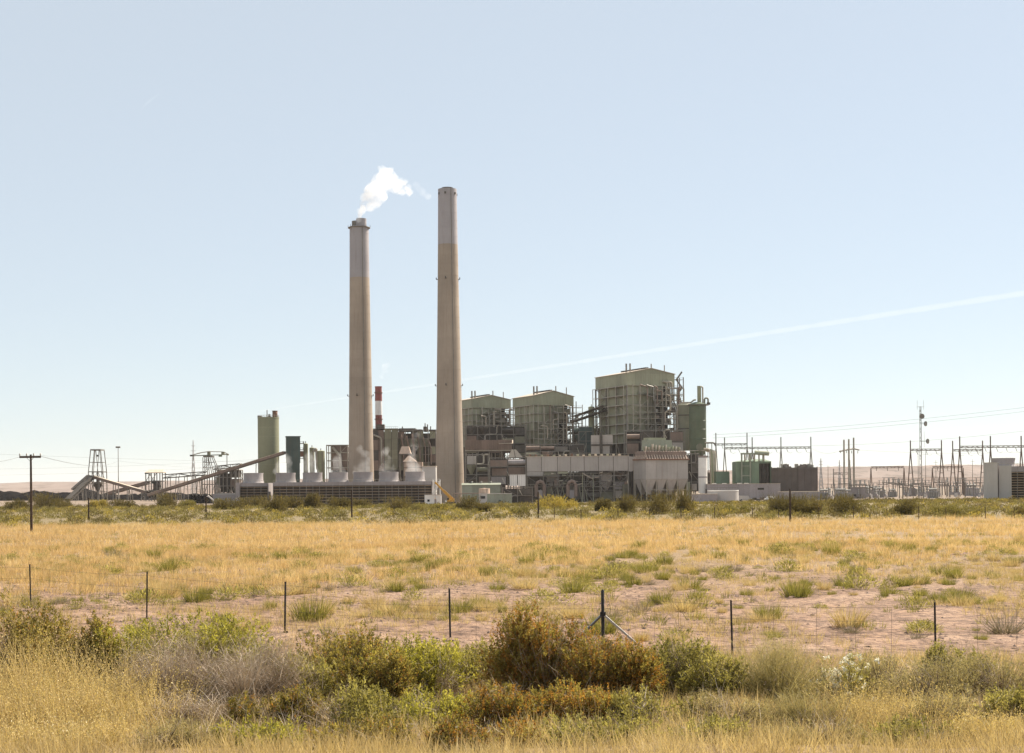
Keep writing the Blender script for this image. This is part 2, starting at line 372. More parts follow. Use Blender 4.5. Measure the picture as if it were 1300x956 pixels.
# ================================================================== CHIMNEYS
def chimney(px, D, rows, label, top_row, mid_row, bot_hw, mid_hw, top_hw, lights):
    t = Th('chimney', label, 'chimney', px, D, 0, 'tall concrete chimneys')
    m = t.m; H = t.z(top_row); zm = t.z(mid_row)
    def rad(z):
        f = z / H; return (bot_hw + (top_hw - bot_hw) * (1 - (1 - f) ** 1.25)) * m
    n = 26
    zs = np.linspace(-1, zm, n)
    zt = np.linspace(zm + 0.01, H, 8)
    for za, zb_ in zip(zs[:-1], zs[1:]):           # one lift of concrete after another
        b = MB(); b.lathe([(rad(max(za, 0)), za), (rad(zb_), zb_ - .01)], 64); b.build('shaft_lift', 'concrete', t.e, smooth=True)
    for za, zb_ in zip(zt[:-1], zt[1:]):
        b = MB(); b.lathe([(rad(za) * 1.002, za), (rad(zb_) * 1.002, zb_ - .01)], 64); b.build('painted_lift', 'concrete_top', t.e, smooth=True)
    for k_ in range(40):                             # ladder up the shaft
        za, zb_ = H * k_ / 40, H * (k_ + 1) / 40; a_ = -1.15
        pbar('ladder', 'steel', t.e, ((rad(za) + .25) * math.cos(a_), (rad(za) + .25) * math.sin(a_), za), ((rad(zb_) + .25) * math.cos(a_), (rad(zb_) + .25) * math.sin(a_), zb_), .32, .2)
    for z in list(zs[1:-1:1]) + list(zt[1:-1]):     # raised pour joints
        bb = MB(); rr = rad(z); bb.lathe([(rr, z - .12), (rr + .06, z - .08), (rr + .06, z + .08), (rr, z + .12)], 56, cap=False)
        bb.build('pour_joint', 'concrete' if z < zm else 'concrete_top', t.e, smooth=True)
    for r_ in lights:                                # obstruction-light brackets
        z = t.z(r_); rr = rad(z)
        for a in (-0.1, -1.75, -3.05):
            c = Vector((math.cos(a), math.sin(a), 0)); p = c * (rr - .1) + Vector((0, 0, z)); q = c * (rr + .8) + Vector((0, 0, z))
            pbar('light_bracket', 'steel_dark', t.e, p, q, 0.8, 0.3)
            pbar('warning_light', 'steel_dark', t.e, q + Vector((0, 0, .1)), q + Vector((0, 0, 1.1)), 0.5, kind='cyl')
    return t, H, rad
tA, HA, radA = chimney(458.9, 835, None, 'shorter wide concrete chimney with white steam rising from its top', 288, 353, 16.6, 14.2, 12.0, (503,))
mA = tA.m
b = MB(); b.lathe([(radA(HA) + .15, HA - 1.0), (radA(HA) + 1.0, HA - .8), (radA(HA) + 1.0, HA - .5), (radA(HA) - .4, HA - .5)], 48, cap=False); b.build('top_gallery', 'steel', tA.e)
b = MB(); b.lathe([(radA(HA) - .3, HA), (radA(HA) - .3, HA + .15), (0.2, HA + .2)], 48); b.build('cap_slab', 'soot', tA.e)
for dx, dy, r_, h_, mt in ((-4.2 * mA, 1.5, 2.5, 3.6, 'steel'), (3.0 * mA, -.6, 3.0, 4.6, 'concrete_top')):
    b = MB(); b.lathe([(r_, HA), (r_, HA + h_), (r_ - .25, HA + h_), (r_ - .25, HA + 1)], 28, dx, dy); b.build('flue', mt, tA.e, smooth=True)
for k in range(8):
    a = k * math.pi / 4; rr = radA(HA) + .9
    pbar('gallery_post', 'steel', tA.e, (rr * math.cos(a), rr * math.sin(a), HA - .5), (rr * math.cos(a), rr * math.sin(a), HA + .9), .22)
tB, HB, radB = chimney(571.3, 815, None, 'taller bare concrete chimney standing right of the steaming one', 240.5, 311, 18.6, 15, 11.8, (355, 490))
mB = tB.m
b = MB(); b.lathe([(radB(HB) * .98, HB - .2), (radB(HB) * .62, HB + .35), (radB(HB) * .62, HB + .9), (radB(HB) * .54, HB + .9), (radB(HB) * .54, HB - 2)], 48, cap=False); b.build('rim', 'soot', tB.e)
for a in (-2.6, -1.75, -.6, .3):
    rr = radB(HB - 2.2); c = Vector((math.cos(a), math.sin(a), 0))
    pbar('warning_light', 'steel_dark', tB.e, c * rr + Vector((0, 0, HB - 2.8)), c * (rr + .45) + Vector((0, 0, HB - 2.8)), .9, 1.2)
t = Th('striped_chimney', 'slim red and white striped steel chimney behind the concrete ones', 'chimney', 481.6, 900)
m = t.m
for (r0, r1, mt, nm) in ((560, 527, 'red_paint', 'red_band'), (527, 509, 'red_white', 'white_band'), (509, 492, 'red_paint', 'red_band')):
    b = MB(); b.lathe([(4.6 * m, t.z(r0) if r0 < 560 else 0), (4.3 * m, t.z(r1))], 28); b.build(nm, mt, t.e, smooth=True)
b = MB(); b.lathe([(4.3 * m, t.z(492.1)), (4.6 * m, t.z(491.6)), (4.6 * m, t.z(490.6)), (3.4 * m, t.z(490.6)), (3.4 * m, t.z(495))], 28, cap=False); b.build('rim', 'red_paint', t.e)
for r_ in (499.5, 533):
    b = MB(); b.lathe([(4.3 * m, t.z(r_)), (5.4 * m, t.z(r_ - .3)), (5.4 * m, t.z(r_ - 1.2)), (4.3 * m, t.z(r_ - 1.2))], 28, cap=False); b.build('gallery', 'rust', t.e)

# ================================================================== THE POWER PLANT
rnd = random.Random(11)
def frame(e, xs_, ys_, zs_, mat, th, brace=0.3, seed=1, faces='xy', name_c='column', name_b='beam', skip=0.0):
    """open steelwork: columns on the outline, beams at every level, some diagonal braces"""
    rr = random.Random(seed); per = []
    for i, x in enumerate(xs_):
        for j, y in enumerate(ys_):
            if i in (0, len(xs_) - 1) or j in (0, len(ys_) - 1): per.append((x, y))
    for x, y in per: pbar(name_c, mat, e, (x, y, zs_[0]), (x, y, zs_[-1]), th * 1.2)
    runs = [((xs_[i], y), (xs_[i + 1], y)) for y in (ys_[0], ys_[-1]) for i in range(len(xs_) - 1)]
    runs += [((x, ys_[j]), (x, ys_[j + 1])) for x in (xs_[0], xs_[-1]) for j in range(len(ys_) - 1)]
    for z in zs_[1:]:
        for p, q in runs:
            if rr.random() > skip: pbar(name_b, mat, e, (*p, z), (*q, z), th, th * 1.1)
    for k in range(len(zs_) - 1):
        for p, q in runs:
            if rr.random() < brace:
                a, b_ = (zs_[k], zs_[k + 1]) if rr.random() < .5 else (zs_[k + 1], zs_[k])
                pbar('brace', mat, e, (*p, a), (*q, b_), th * .7)
def handrail(e, p, q, mat='steel', h=1.1, n=6):
    p = Vector(p); q = Vector(q); up = Vector((0, 0, h))
    pbar('handrail', mat, e, p + up, q + up, .12)
    for k in range(n + 1):
        a = p.lerp(q, k / n); pbar('rail_post', mat, e, a, a + up, .1)
def elbow(pts, r=1.5, n=5):
    """round the corners of a pipe run"""
    pts = [Vector(p) for p in pts]; out = [pts[0]]
    for i in range(1, len(pts) - 1):
        a = (pts[i - 1] - pts[i]); b = (pts[i + 1] - pts[i]); rr = min(r, a.length * .45, b.length * .45)
        p, q = pts[i] + a.normalized() * rr, pts[i] + b.normalized() * rr
        for k in range(n + 1):
            s = k / n; out.append((1 - s) ** 2 * p + 2 * s * (1 - s) * pts[i] + s * s * q)
    return out + [pts[-1]]
def pipe(e, pts, r, mat='steel_pale', name='pipe', bend=1.5):
    b = MB(); b.tube(elbow(pts, bend), r, 10); return b.build(name, mat, e, smooth=True)

# ---------------------------------------------------------------- boiler houses
def boiler_house(px, D, Wx, Wy, eave, peak, fascia, bot, label, seed, grp='green boiler houses', open_left=0.0):
    t = Th('boiler_house', label, 'boiler house', px, D, 25, grp); e = t.e; rr = random.Random(seed)
    ze, zp, zf, zb = t.z(eave), t.z(peak), t.z(fascia), t.z(bot)
    n = 6
    for k in range(n):                                    # cladding of the overhanging top storey
        a, b_ = Wx * k / n, Wx * (k + 1) / n
        o = rr.uniform(0, .05)
        pbox('cladding_panel', 'green_siding', e, a + .03, b_ - .03, -o, .3, zf, ze)
        pbox('cladding_panel', 'green_siding', e, a + .03, b_ - .03, Wy - .3, Wy + o, zf, ze)
        a, b_ = .35 + (Wy - .7) * k / n, .35 + (Wy - .7) * (k + 1) / n
        pbox('cladding_panel', 'green_siding', e, -o, .3, a + .03, b_ - .03, zf, ze)
        pbox('cladding_panel', 'green_siding', e, Wx - .3, Wx + o, a + .03, b_ - .03, zf, ze)
    for y in (0.02, Wy - .27):
        b = MB(); b.poly([(0.05, y, ze + .02), (Wx - .05, y, ze + .02), (Wx / 2, y, zp), (0.05, y + .25, ze + .02), (Wx - .05, y + .25, ze + .02), (Wx / 2, y + .25, zp)],
                         [(0, 1, 2), (5, 4, 3), (0, 3, 4, 1), (1, 4, 5, 2), (2, 5, 3, 0)]); b.build('gable', 'green_siding', e)
    for s in (0, 1):
        x0, x1 = (-.5, Wx / 2) if s == 0 else (Wx + .5, Wx / 2)
        b = MB(); pts = [(x0, -.5, ze + .05 - .5 * (zp - ze) / (Wx / 2)), (x1, -.5, zp + .08), (x1, Wy + .5, zp + .08), (x0, Wy + .5, ze + .05 - .5 * (zp - ze) / (Wx / 2))]
        pts += [(p[0], p[1], p[2] + .3) for p in pts]
        b.poly(pts, [(3, 2, 1, 0), (4, 5, 6, 7), (0, 1, 5, 4), (1, 2, 6, 5), (2, 3, 7, 6), (3, 0, 4, 7)]); b.build('roof_slope', 'roof_pale', e)
    for k in range(7):                                    # ridge ventilator
        y = Wy * .12 + k * Wy * .11
        pbox('roof_vent', 'soot', e, Wx / 2 - 1.1, Wx / 2 + 1.1, y, y + Wy * .095, zp + .3, zp + 1.1)
    for x, y, r_, h in ((Wx * .12, Wy * .2, .5, 3.2), (Wx * .2, Wy * .2, .5, 3.4), (Wx * .72, Wy * .3, .35, 4), (Wx * .93, Wy * .2, .3, 3)):
        pcyl('roof_stack', 'steel', e, x, y, ze, zp + h, r_)
    pbox('soffit', 'steel_dark', e, .4, Wx - .4, .4, Wy - .4, zf + .1, zf + .4)
    lv = [0] + list(np.linspace(max(zb, 4), zf, 7)); ins = 1.2
    pbox('core', 'shade_void', e, ins + 3.5, Wx - 2.2, ins + 3.5, Wy - ins - 1, 0, zf)  # dark filling that stands for the shade inside the open bays
    nb = 5
    for k in range(1, len(lv) - 1):
        z0, z1 = lv[k], lv[k + 1]
        pbox('floor_plate', 'steel_dark', e, .5, Wx - .5, .5, Wy - .5, z0 - .12, z0 + .12)
        for j in range(nb):
            ya, yb = ins + (Wy - 2 * ins) * j / nb, ins + (Wy - 2 * ins) * (j + 1) / nb
            pbox('wall_panel', 'green_siding' if k > 2 or rr.random() < .6 else 'green_siding_dark', e, ins + .5 * (k < 4), ins + .5 * (k < 4) + .25, ya + .05, yb - .05, z0 + .2, z1 - .2)
            xa, xb = ins + (Wx - 2 * ins) * j / nb, ins + (Wx - 2 * ins) * (j + 1) / nb
            f = j / nb
            if f < .4 + .1 * rr.random() or (k >= 5 and f < .7):
                pbox('wall_panel', 'green_siding' if k > 4 else rr.choice(['green_siding', 'green_siding', 'green_siding_dark']), e, xa + .05, xb - .05, ins, ins + .25, z0 + .2, z1 - .2)
            elif rr.random() < .9:
                d = rr.uniform(.5, 3)
                pbox('equipment_casing', rr.choice(['brown_duct', 'steel_dark', 'green_siding_dark', 'brown_duct', 'steel_dark', 'pale_panel']), e, xa + .3, xb - .3, ins + d, ins + d + 2.5, z0 + .2, z0 + (z1 - z0) * rr.uniform(.4, .9))
    frame(e, list(np.linspace(.3, Wx - .3, 5)), list(np.linspace(.3, Wy - .3, 4)), lv[:-1] + [zf], 'steel_pale', .36, .22, seed)
    for k in range(9):                                    # pipes and risers on the right-hand face
        x = Wx * rr.uniform(.38, .98); za = rr.uniform(zb, zb + (zf - zb) * .5); zc = za + (zf - za) * rr.uniform(.3, .95)
        pbar('riser_pipe', rr.choice(['steel_pale', 'steel', 'galv']), e, (x, -.2, za), (x, -.2, zc), rr.uniform(.25, .6), kind='cyl')
    # open steel gallery standing before the right-hand face, full of walkways, pipes and casings
    gx = list(np.linspace(Wx * .06, Wx + 4.5, 8)); gz_ = [0] + list(np.linspace(max(zb, 4), zf - 1.5, 10))
    for x in gx: pbar('gallery_column', 'steel_pale', e, (x, -3.4, 0), (x, -3.4, gz_[-1] + (2 if rr.random() < .4 else 0)), .34)
    for k in range(1, len(gz_)):
        pbar('gallery_beam', 'steel_pale', e, (gx[0] if k < 8 else gx[3], -3.4, gz_[k]), (gx[-1], -3.4, gz_[k]), .3, .4)
        i0 = rr.randint(1, 4); pbox('walkway', 'steel', e, gx[i0], gx[-1], -3.3, -.2, gz_[k] - .12, gz_[k]); pbar('handrail', 'steel_pale', e, (gx[i0], -3.5, gz_[k] + 1.1), (gx[-1], -3.5, gz_[k] + 1.1), .12)
        for j in range(7):
            if rr.random() < .3: pbar('gallery_brace', 'steel_pale', e, (gx[j], -3.4, gz_[k - 1] if k > 1 else gz_[1] - 4), (gx[j + 1], -3.4, gz_[k]), .2)
            if j >= 3 and rr.random() < .62 and k < 9:
                x0 = gx[j] + rr.uniform(.1, 1.5); dd = rr.uniform(-2.9, -1.6)
                pbox('equipment_casing', rr.choice(['brown_duct', 'steel_dark', 'steel_dark', 'green_siding_dark', 'shade_void', 'pale_panel']), e, x0, x0 + rr.uniform(1.2, 3.4), dd, dd + 1.4, gz_[k] + .05, gz_[k] + rr.uniform(1, 3.2))
    for k in range(16):
        x = Wx * rr.uniform(.25, 1.1); za = rr.uniform(zb, zf - 8); r_ = rr.uniform(.18, .4); zc = za + rr.uniform(4, 14)
        pipe(e, [(x, -3.9, za), (x, -3.9, min(zc, zf - 1)), (x + rr.uniform(-5, 5), -3.9, min(zc, zf - 1) + rr.uniform(0, 1.5))], r_, rr.choice(['steel_pale', 'galv', 'steel', 'roof_pale', 'brown_duct']), 'pipe', .8)
    for y in np.linspace(.5, Wy - .5, 5): pbar('column', 'steel_pale', e, (-2.2, y, 0), (-2.2, y, zf), .34)
    for z in lv[1:]: pbar('beam', 'steel_pale', e, (-2.2, .4, z - .3), (-2.2, Wy - .4, z - .3), .28, .36)
    for k in range(1, len(lv) - 1):
        handrail(e, (Wx * .35, -.6, lv[k]), (Wx, -.6, lv[k]), n=7)
        pbox('walkway', 'steel', e, Wx * .35, Wx + 1.2, -1.0, .1, lv[k] - .15, lv[k])
    return t, lv, zf, ze
t4, lv4, zf4, ze4 = boiler_house(797.6, 850, 33, 40, 473.5, 466.8, 489, 562, 'largest green boiler house, rightmost of the three, wrapped in steelwork', 4)
e = t4.e
for y in (0.4, 13, 26, 39.5):                             # open column line carrying the overhang on the left side
    pbar('column', 'steel', e, (-.2, y, 0), (-.2, y, zf4), .6)
for k in range(6):
    za, zb_ = lv4[1] + k * (zf4 - lv4[1]) / 6, lv4[1] + (k + 1) * (zf4 - lv4[1]) / 6
    pbar('brace', 'steel', e, (-.2, 26 if k % 2 else 39.5, za), (-.2, 39.5 if k % 2 else 26, zb_), .3)
    pbar('beam', 'steel', e, (-.2, .4, zb_ - .3), (-.2, 39.5, zb_ - .3), .4)
# steam lines looping down the right-hand end, stair tower
for k, (x0, x1) in enumerate(((27, 31.5), (28.6, 33), (30.2, 34.4))):
    pipe(e, [(x0 - 3, -1.2, ze4 - 4.5), (x0, -1.3, ze4 - 5), (x0 + .3, -1.3, ze4 - 15), (x1, -1.4, ze4 - 22), (x1, -1.4, lv4[1] - 12)], .55, 'steel_pale', 'steam_pipe', 3)
for dx in (35.5, 39.5):
    for y in (.5, 5): pbar('stair_column', 'steel', e, (dx, y, 0), (dx, y, ze4 - 1.5), .45)
for k in range(14):
    z = 10 + k * (ze4 - 13) / 13
    pbox('stair_landing', 'steel', e, 33, 39.8, .3, 5.2, z - .12, z)
    pbar('stair_flight', 'steel', e, (35.5 if k % 2 else 39.5, 2, z), (39.5 if k % 2 else 35.5, 2, z + (ze4 - 13) / 13), .25, 1.0)
    pbar('handrail', 'steel', e, (33, .3, z + 1.1), (39.8, .3, z + 1.1), .12)
t3, lv3, zf3, ze3 = boiler_house(678, 905, 29, 31, 502.5, 495.8, 514, 578, 'green boiler house in the middle, with a conveyor reaching its right side', 3)
for y in (.5, 6): pbar('stair_column', 'steel', t3.e, (31, y, 0), (31, y, ze3 - 3), .45)
for k in range(8): pbox('stair_landing', 'steel', t3.e, 26.5, 31.3, .3, 6, lv3[1] + k * 4 - 4, lv3[1] + k * 4 - 3.88)
t2, lv2, zf2, ze2 = boiler_house(600, 945, 28.6, 38, 506.8, 501.4, 517.5, 566, 'green boiler house half hidden behind the taller chimney', 2)

# ---------------------------------------------------------------- silo, dark tower and coal plant left of the chimneys
t = Th('silo', 'tall tan green concrete silo left of the shorter chimney', 'silo', 341.5, 880); m = t.m
H = t.z(531); b = MB(); b.lathe([(13.4 * m, 0), (13.4 * m, H)], 56); b.build('shell', 'silo_tan', t.e, smooth=True)
b = MB(); b.lathe([(13.4 * m, H), (13.7 * m, H), (13.7 * m, H + .5), (13.2 * m, H + .5)], 56); b.build('roof', 'silo_tan', t.e)
for k in range(1, 9):
    b = MB(); z = H * k / 9; b.lathe([(13.4 * m, z - .1), (13.4 * m + .06, z - .05), (13.4 * m + .06, z + .05), (13.4 * m, z + .1)], 56, cap=False); b.build('pour_joint', 'silo_tan', t.e)
pcyl('dust_filter', 'rust', t.e, 8.5 * m, 0, H + .5, H + 9 * m, 3.3 * m); pcyl('filter_cap', 'steel', t.e, 8.5 * m, 0, H + 9 * m, H + 9.6 * m, 3.7 * m)
pbox('hoist_house', 'steel_dark', t.e, -12.6 * m, -8.5 * m, -3, 3, H + .5, H + 3 * m)
pcyl('vent_pipe', 'galv', t.e, -1.5 * m, 0, H, H + 10.5 * m, .3); pcyl('vent_pipe', 'galv', t.e, 2 * m, -2, H, H + 5 * m, .7)
pbox('hatch', 'steel_dark', t.e, 1 * m, 4 * m, -4, -1, H + .5, H + 2 * m)
for k in range(24):
    a = 2 * math.pi * k / 24; x, y = 13.2 * m * math.cos(a), 13.2 * m * math.sin(a); pbar('rail_post', 'steel_pale', t.e, (x, y, H + .4), (x, y, H + 1.7), .14)
b = MB(); b.lathe([(13.2 * m - .05, H + 1.6), (13.2 * m + .05, H + 1.6), (13.2 * m + .05, H + 1.75), (13.2 * m - .05, H + 1.75)], 48, cap=False); b.build('handrail', 'steel_pale', t.e)

t = Th('transfer_tower', 'dark green boxy tower at the head of the long pale conveyor', 'tower', 372.5, 860, 12); m = t.m; e = t.e
H = t.z(555); hw = 8.6 * m
for k in range(5):
    z0, z1 = H * k / 5, H * (k + 1) / 5; w_ = hw if k > 2 else hw * .93
    for (x0, x1, y0, y1) in ((-w_, 0, -w_, -w_ + .3), (0, w_, -w_, -w_ + .3), (-w_, -w_ + .3, -w_ + .32, w_), (w_ - .3, w_, -w_ + .32, w_), (-w_ + .32, w_ - .32, w_ - .3, w_)):
        pbox('wall_panel', 'green_dark', e, x0 + .02, x1 - .02, y0, y1, z0 + .03, z1 - .03)
pbox('core', 'shade_void', e, -hw * .88, hw * .88, -hw * .88, hw * .88, 0, H - .3)
pbox('roof', 'green_dark', e, -hw - .3, hw + .3, -hw - .3, hw + .3, H, H + .5)
for r_ in (563, 571, 582):
    z = t.z(r_); pbox('platform', 'steel', e, hw - .1, hw + 2.3, -hw - 1, hw, z - .2, z); handrail(e, (hw + 2.2, -hw - 1, z), (hw + 2.2, hw, z), 'steel', n=5); handrail(e, (hw, -hw - 1, z), (hw + 2.2, -hw - 1, z), 'steel', n=2)
pbox('side_cabin', 'rust', e, hw, hw + 2, -hw, 0, t.z(580), t.z(573))

def conveyor(label, A, B, D0, D1, wd, ht, mat_side, mat_roof, legs=5, truss=True, group='coal conveyors', name='conveyor', drop=True):
    a, b_ = at(A[0], A[1], D0), at(B[0], B[1], D1); o = Vector((a.x, a.y, float(gz(a.x, a.y))))
    e = add(name, None, None, o); tag(e, label, 'conveyor', group); p, q = a - o, b_ - o
    d = (q - p).normalized(); side = d.cross(Vector((0, 0, 1))).normalized(); n_ = max(3, int((q - p).length / 9))
    up = side.cross(d).normalized()
    pbar('belt_deck', 'steel_dark', e, p, q, wd, ht * .25)
    for k in range(n_):
        s0, s1 = p.lerp(q, (k + .01) / n_), p.lerp(q, (k + .99) / n_)
        if not truss:
            for sg in (-1, 1): pbar('side_panel', mat_side, e, s0 + side * sg * wd * .5 + up * ht * .5, s1 + side * sg * wd * .5 + up * ht * .5, .15, ht)
        pbar('roof_sheet', mat_roof, e, s0 + up * ht, s1 + up * ht, wd * 1.12, .18)
        if truss:
            for sg in (-1, 1):
                w0 = side * sg * wd * .52
                pbar('truss_brace', mat_side, e, s0 + w0 + (up * ht if k % 2 else up * 0), s1 + w0 + (up * 0 if k % 2 else up * ht), .3)
                pbar('truss_post', mat_side, e, s1 + w0, s1 + w0 + up * ht, .3)
    if truss:
        for sg in (-1, 1):
            w0 = side * sg * wd * .52
            for h in (0, ht): pbar('truss_chord', mat_side, e, p + w0 + up * h, q + w0 + up * h, .4)
    if drop:
        for k in range(legs):
            c = p.lerp(q, (k + .6) / legs); gzl = float(gz(c.x + o.x, c.y + o.y)) - o.z
            if c.z - gzl < 3: continue
            for sg in (-1, 1):
                pbar('support_leg', 'steel', e, c + side * sg * wd * .45 - up * .2, Vector((c.x, c.y, gzl)) + side * sg * wd * .8, .4)
            pbar('support_tie', 'steel', e, Vector((c.x, c.y, (c.z + gzl) / 2)) - side * wd * .62, Vector((c.x, c.y, (c.z + gzl) / 2)) + side * wd * .62, .3)
    return e
conveyor('long pale covered conveyor climbing to the dark green tower', (189, 630), (362, 576), 880, 852, 3.2, 1.5, 'brown_duct', 'roof_pale', 7, truss=False)
conveyor('dark conveyor sloping steeply down left from the lattice tower', (118, 606.5), (86, 637), 930, 905, 3.2, 1.8, 'steel_dark', 'steel_dark', 3)
conveyor('twin of the steep conveyor, just behind it and shorter', (113, 604.5), (93, 622), 960, 950, 2.4, 1.0, 'steel_dark', 'steel_dark', 2)
conveyor('tan covered conveyor sloping gently right from the lattice tower', (117, 606.5), (188, 627), 930, 925, 3.5, 1.6, 'brown_duct', 'roof_pale', 4, truss=False)
conveyor('low brown conveyor crossing behind the tan one', (139, 628), (189, 614), 960, 945, 3, 1.8, 'brown_duct', 'brown_duct', 3, truss=False)
conveyor('level trestle conveyor between the open shed and the stacker', (208, 607), (262, 603), 925, 915, 3.5, 2.2, 'steel_dark', 'steel', 5)
conveyor('dark conveyor rising to the right boiler house from the middle one', (729, 535), (769, 521), 890, 872, 4, 3.0, 'steel_dark', 'steel', 2)
conveyor('thin upper conveyor behind the stacker frame', (272, 596), (306, 592.5), 930, 925, 3, 2, 'steel_dark', 'roof_pale', 3)

t = Th('lattice_tower', 'open lattice tower over the coal pile, where two conveyors meet', 'tower', 124.2, 935); m = t.m; e = t.e
zt, z6, z5 = t.z(572), t.z(599), t.z(587)
for sy in (-1, 1):
    y = sy * 4.2
    for sx in (-1, 1):
        pbar('leg', 'steel', e, (sx * 9.7 * m, y, 0), (sx * 9.2 * m, y, z6), .5); pbar('leg', 'steel', e, (sx * 9.2 * m, y, z6), (sx * 6.3 * m, y, zt), .45)
        pbar('inner_leg', 'steel', e, (sx * 2.8 * m, y, 0), (sx * 2.8 * m, y, z6), .4); pbar('inner_leg', 'steel', e, (sx * 2.8 * m, y, z6), (sx * .4 * m, y, zt), .32)
    for z, hw in ((z6, 9.4), (z5, 8), (t.z(614), 9.5), (t.z(624), 9.6)): pbar('cross_beam', 'steel', e, (-hw * m, y, z), (hw * m, y, z), .6 if z == z6 else .3)
    for (xa, za, xb, zb) in ((-9.6, 0, -2.8, t.z(614)), (9.6, 0, 2.8, t.z(614)), (-9.3, t.z(614), -2.8, z6), (9.3, t.z(614), 2.8, z6)): pbar('brace', 'steel', e, (xa * m, y, za), (xb * m, y, zb), .28)
for sx in (-1, 1):
    for z, hw in ((z6, 9.2), (z5, 7.8), (t.z(614), 9.4)): pbar('side_beam', 'steel', e, (sx * hw * m, -4.2, z), (sx * hw * m, 4.2, z), .35)
pbox('top_platform', 'steel', e, -6.6 * m, 6.6 * m, -4.6, 4.6, zt, zt + .8)
b = MB(); b.lathe([(.8, t.z(624)), (2.4, t.z(617)), (2.4, t.z(612))], 12); b.build('hopper', 'steel_dark', e); pcyl('chute', 'steel_dark', e, 0, 0, t.z(612), t.z(604), .9)
pcyl('hoist_wheel', 'steel_dark', e, 0, 0, zt - 4, zt - 2.8, .9)
pbox('platform', 'steel', e, -9.4 * m, 9.4 * m, -4, 4, t.z(614) - .2, t.z(614))

t = Th('transfer_house', 'open steel shed with a pale flat roof between two conveyors', 'shed', 197.8, 925); m = t.m; e = t.e
zt = t.z(600)
frame(e, [-10.5 * m, -3.5 * m, 3.5 * m, 10.5 * m], [-4, 4], [0, t.z(623), t.z(611), zt], 'steel', .45, .25, 5)
b = MB(); b.poly([(-11.5 * m, -5, zt), (11.5 * m, -5, zt), (11.5 * m, 5, zt), (-11.5 * m, 5, zt), (-8 * m, 0, zt + 2), (10 * m, 0, zt + 2)], [(3, 2, 1, 0), (0, 1, 5, 4), (2, 3, 4, 5), (1, 2, 5), (3, 0, 4)]); b.build('roof', 'roof_pale', e)
pbox('gable_panel', 'green_dark', e, -11.3 * m, -7 * m, -4.9, -4.6, zt - .9, zt)
for (x0, x1, r0, r1, mt) in ((-2, 6, 624, 611, 'steel_dark'), (-7, 0, 632, 622, 'shade_void'), (1, 9, 634, 624, 'steel_dark'), (-4, 3, 614, 610, 'green_dark')): pbox('machinery_casing', mt, e, x0 * m, x1 * m, -2.5, 2.5, t.z(r0), t.z(r1))
b = MB(); b.lathe([(.6, t.z(630)), (2.2, t.z(621))], 4); b.build('hopper', 'steel_dark', e)

t = Th('stacker', 'gantry with a long arched boom on top of dense trestle steelwork', 'coal stacker', 268, 915); m = t.m; e = t.e
frame(e, [-9.5 * m, -3.2 * m, 3.2 * m, 11 * m], [-3.5, 3.5], [0, t.z(615), t.z(604)], 'steel', .45, .3, 8)
zt = t.z(580.5)
for sy in (-1, 1):
    y = sy * 2.8
    pbar('mast_leg', 'steel', e, (-8.8 * m, y, t.z(604)), (-8.8 * m, y, zt), .42); pbar('mast_leg', 'steel', e, (-3 * m, y, t.z(604)), (-4.5 * m, y, zt), .42)
    pbar('mast_leg', 'steel', e, (3 * m, y, t.z(604)), (-2 * m, y, zt), .42); pbar('mast_leg', 'steel', e, (11 * m, y, t.z(601)), (2.5 * m, y, zt), .42)
    for r_ in (587, 594): pbar('mast_beam', 'steel', e, (-8.8 * m, y, t.z(r_)), ((4 + (r_ - 587) * .7) * m, y, t.z(r_)), .3)
    for k in range(3): pbar('brace', 'steel', e, (-8.8 * m, y, t.z(601 - k * 7)), (-3 * m, y, t.z(594 - k * 6)), .25)
pbox('mast_head', 'steel', e, -8.5 * m, 3.5 * m, -3, 3, zt, zt + .9)
pbox('pivot_post', 'green_siding_dark', e, -4 * m, -.5 * m, -1.2, 1.2, zt + .9, t.z(573.2))
for sy in (-1, 1):
    y = sy * 1.3
    pbar('boom_chord', 'green_siding_dark', e, (-25 * m, y, t.z(578.5)), (22.5 * m, y, t.z(577.2)), .5)
    for (xa, ra, xb, rb) in ((-25, 578, -12, 574.6), (-12, 574.6, -2, 573.2), (-2, 573.2, 16, 573.8), (16, 573.8, 22.5, 577)): pbar('boom_tie', 'steel_pale', e, (xa * m, y, t.z(ra)), (xb * m, y, t.z(rb)), .4)
    pbar('hanger', 'steel', e, (20.5 * m, y, t.z(577)), (20.5 * m, y, t.z(592)), .22)
for x in (-25, -12, 8, 22): pbar('boom_spacer', 'steel', e, (x * m, -1.3, t.z(578)), (x * m, 1.3, t.z(578)), .35)
pbox('operator_cab', 'green_siding_dark', e, 14 * m, 17.5 * m, -1.5, 1.5, t.z(577.5), t.z(573.8)); pbox('counterweight', 'green_bright', e, 10.5 * m, 14 * m, -1.4, 1.4, t.z(580), t.z(577.3))
pbox('boom_end_box', 'steel_dark', e, -25.8 * m, -22.5 * m, -1.6, 1.6, t.z(579.2), t.z(577.2))

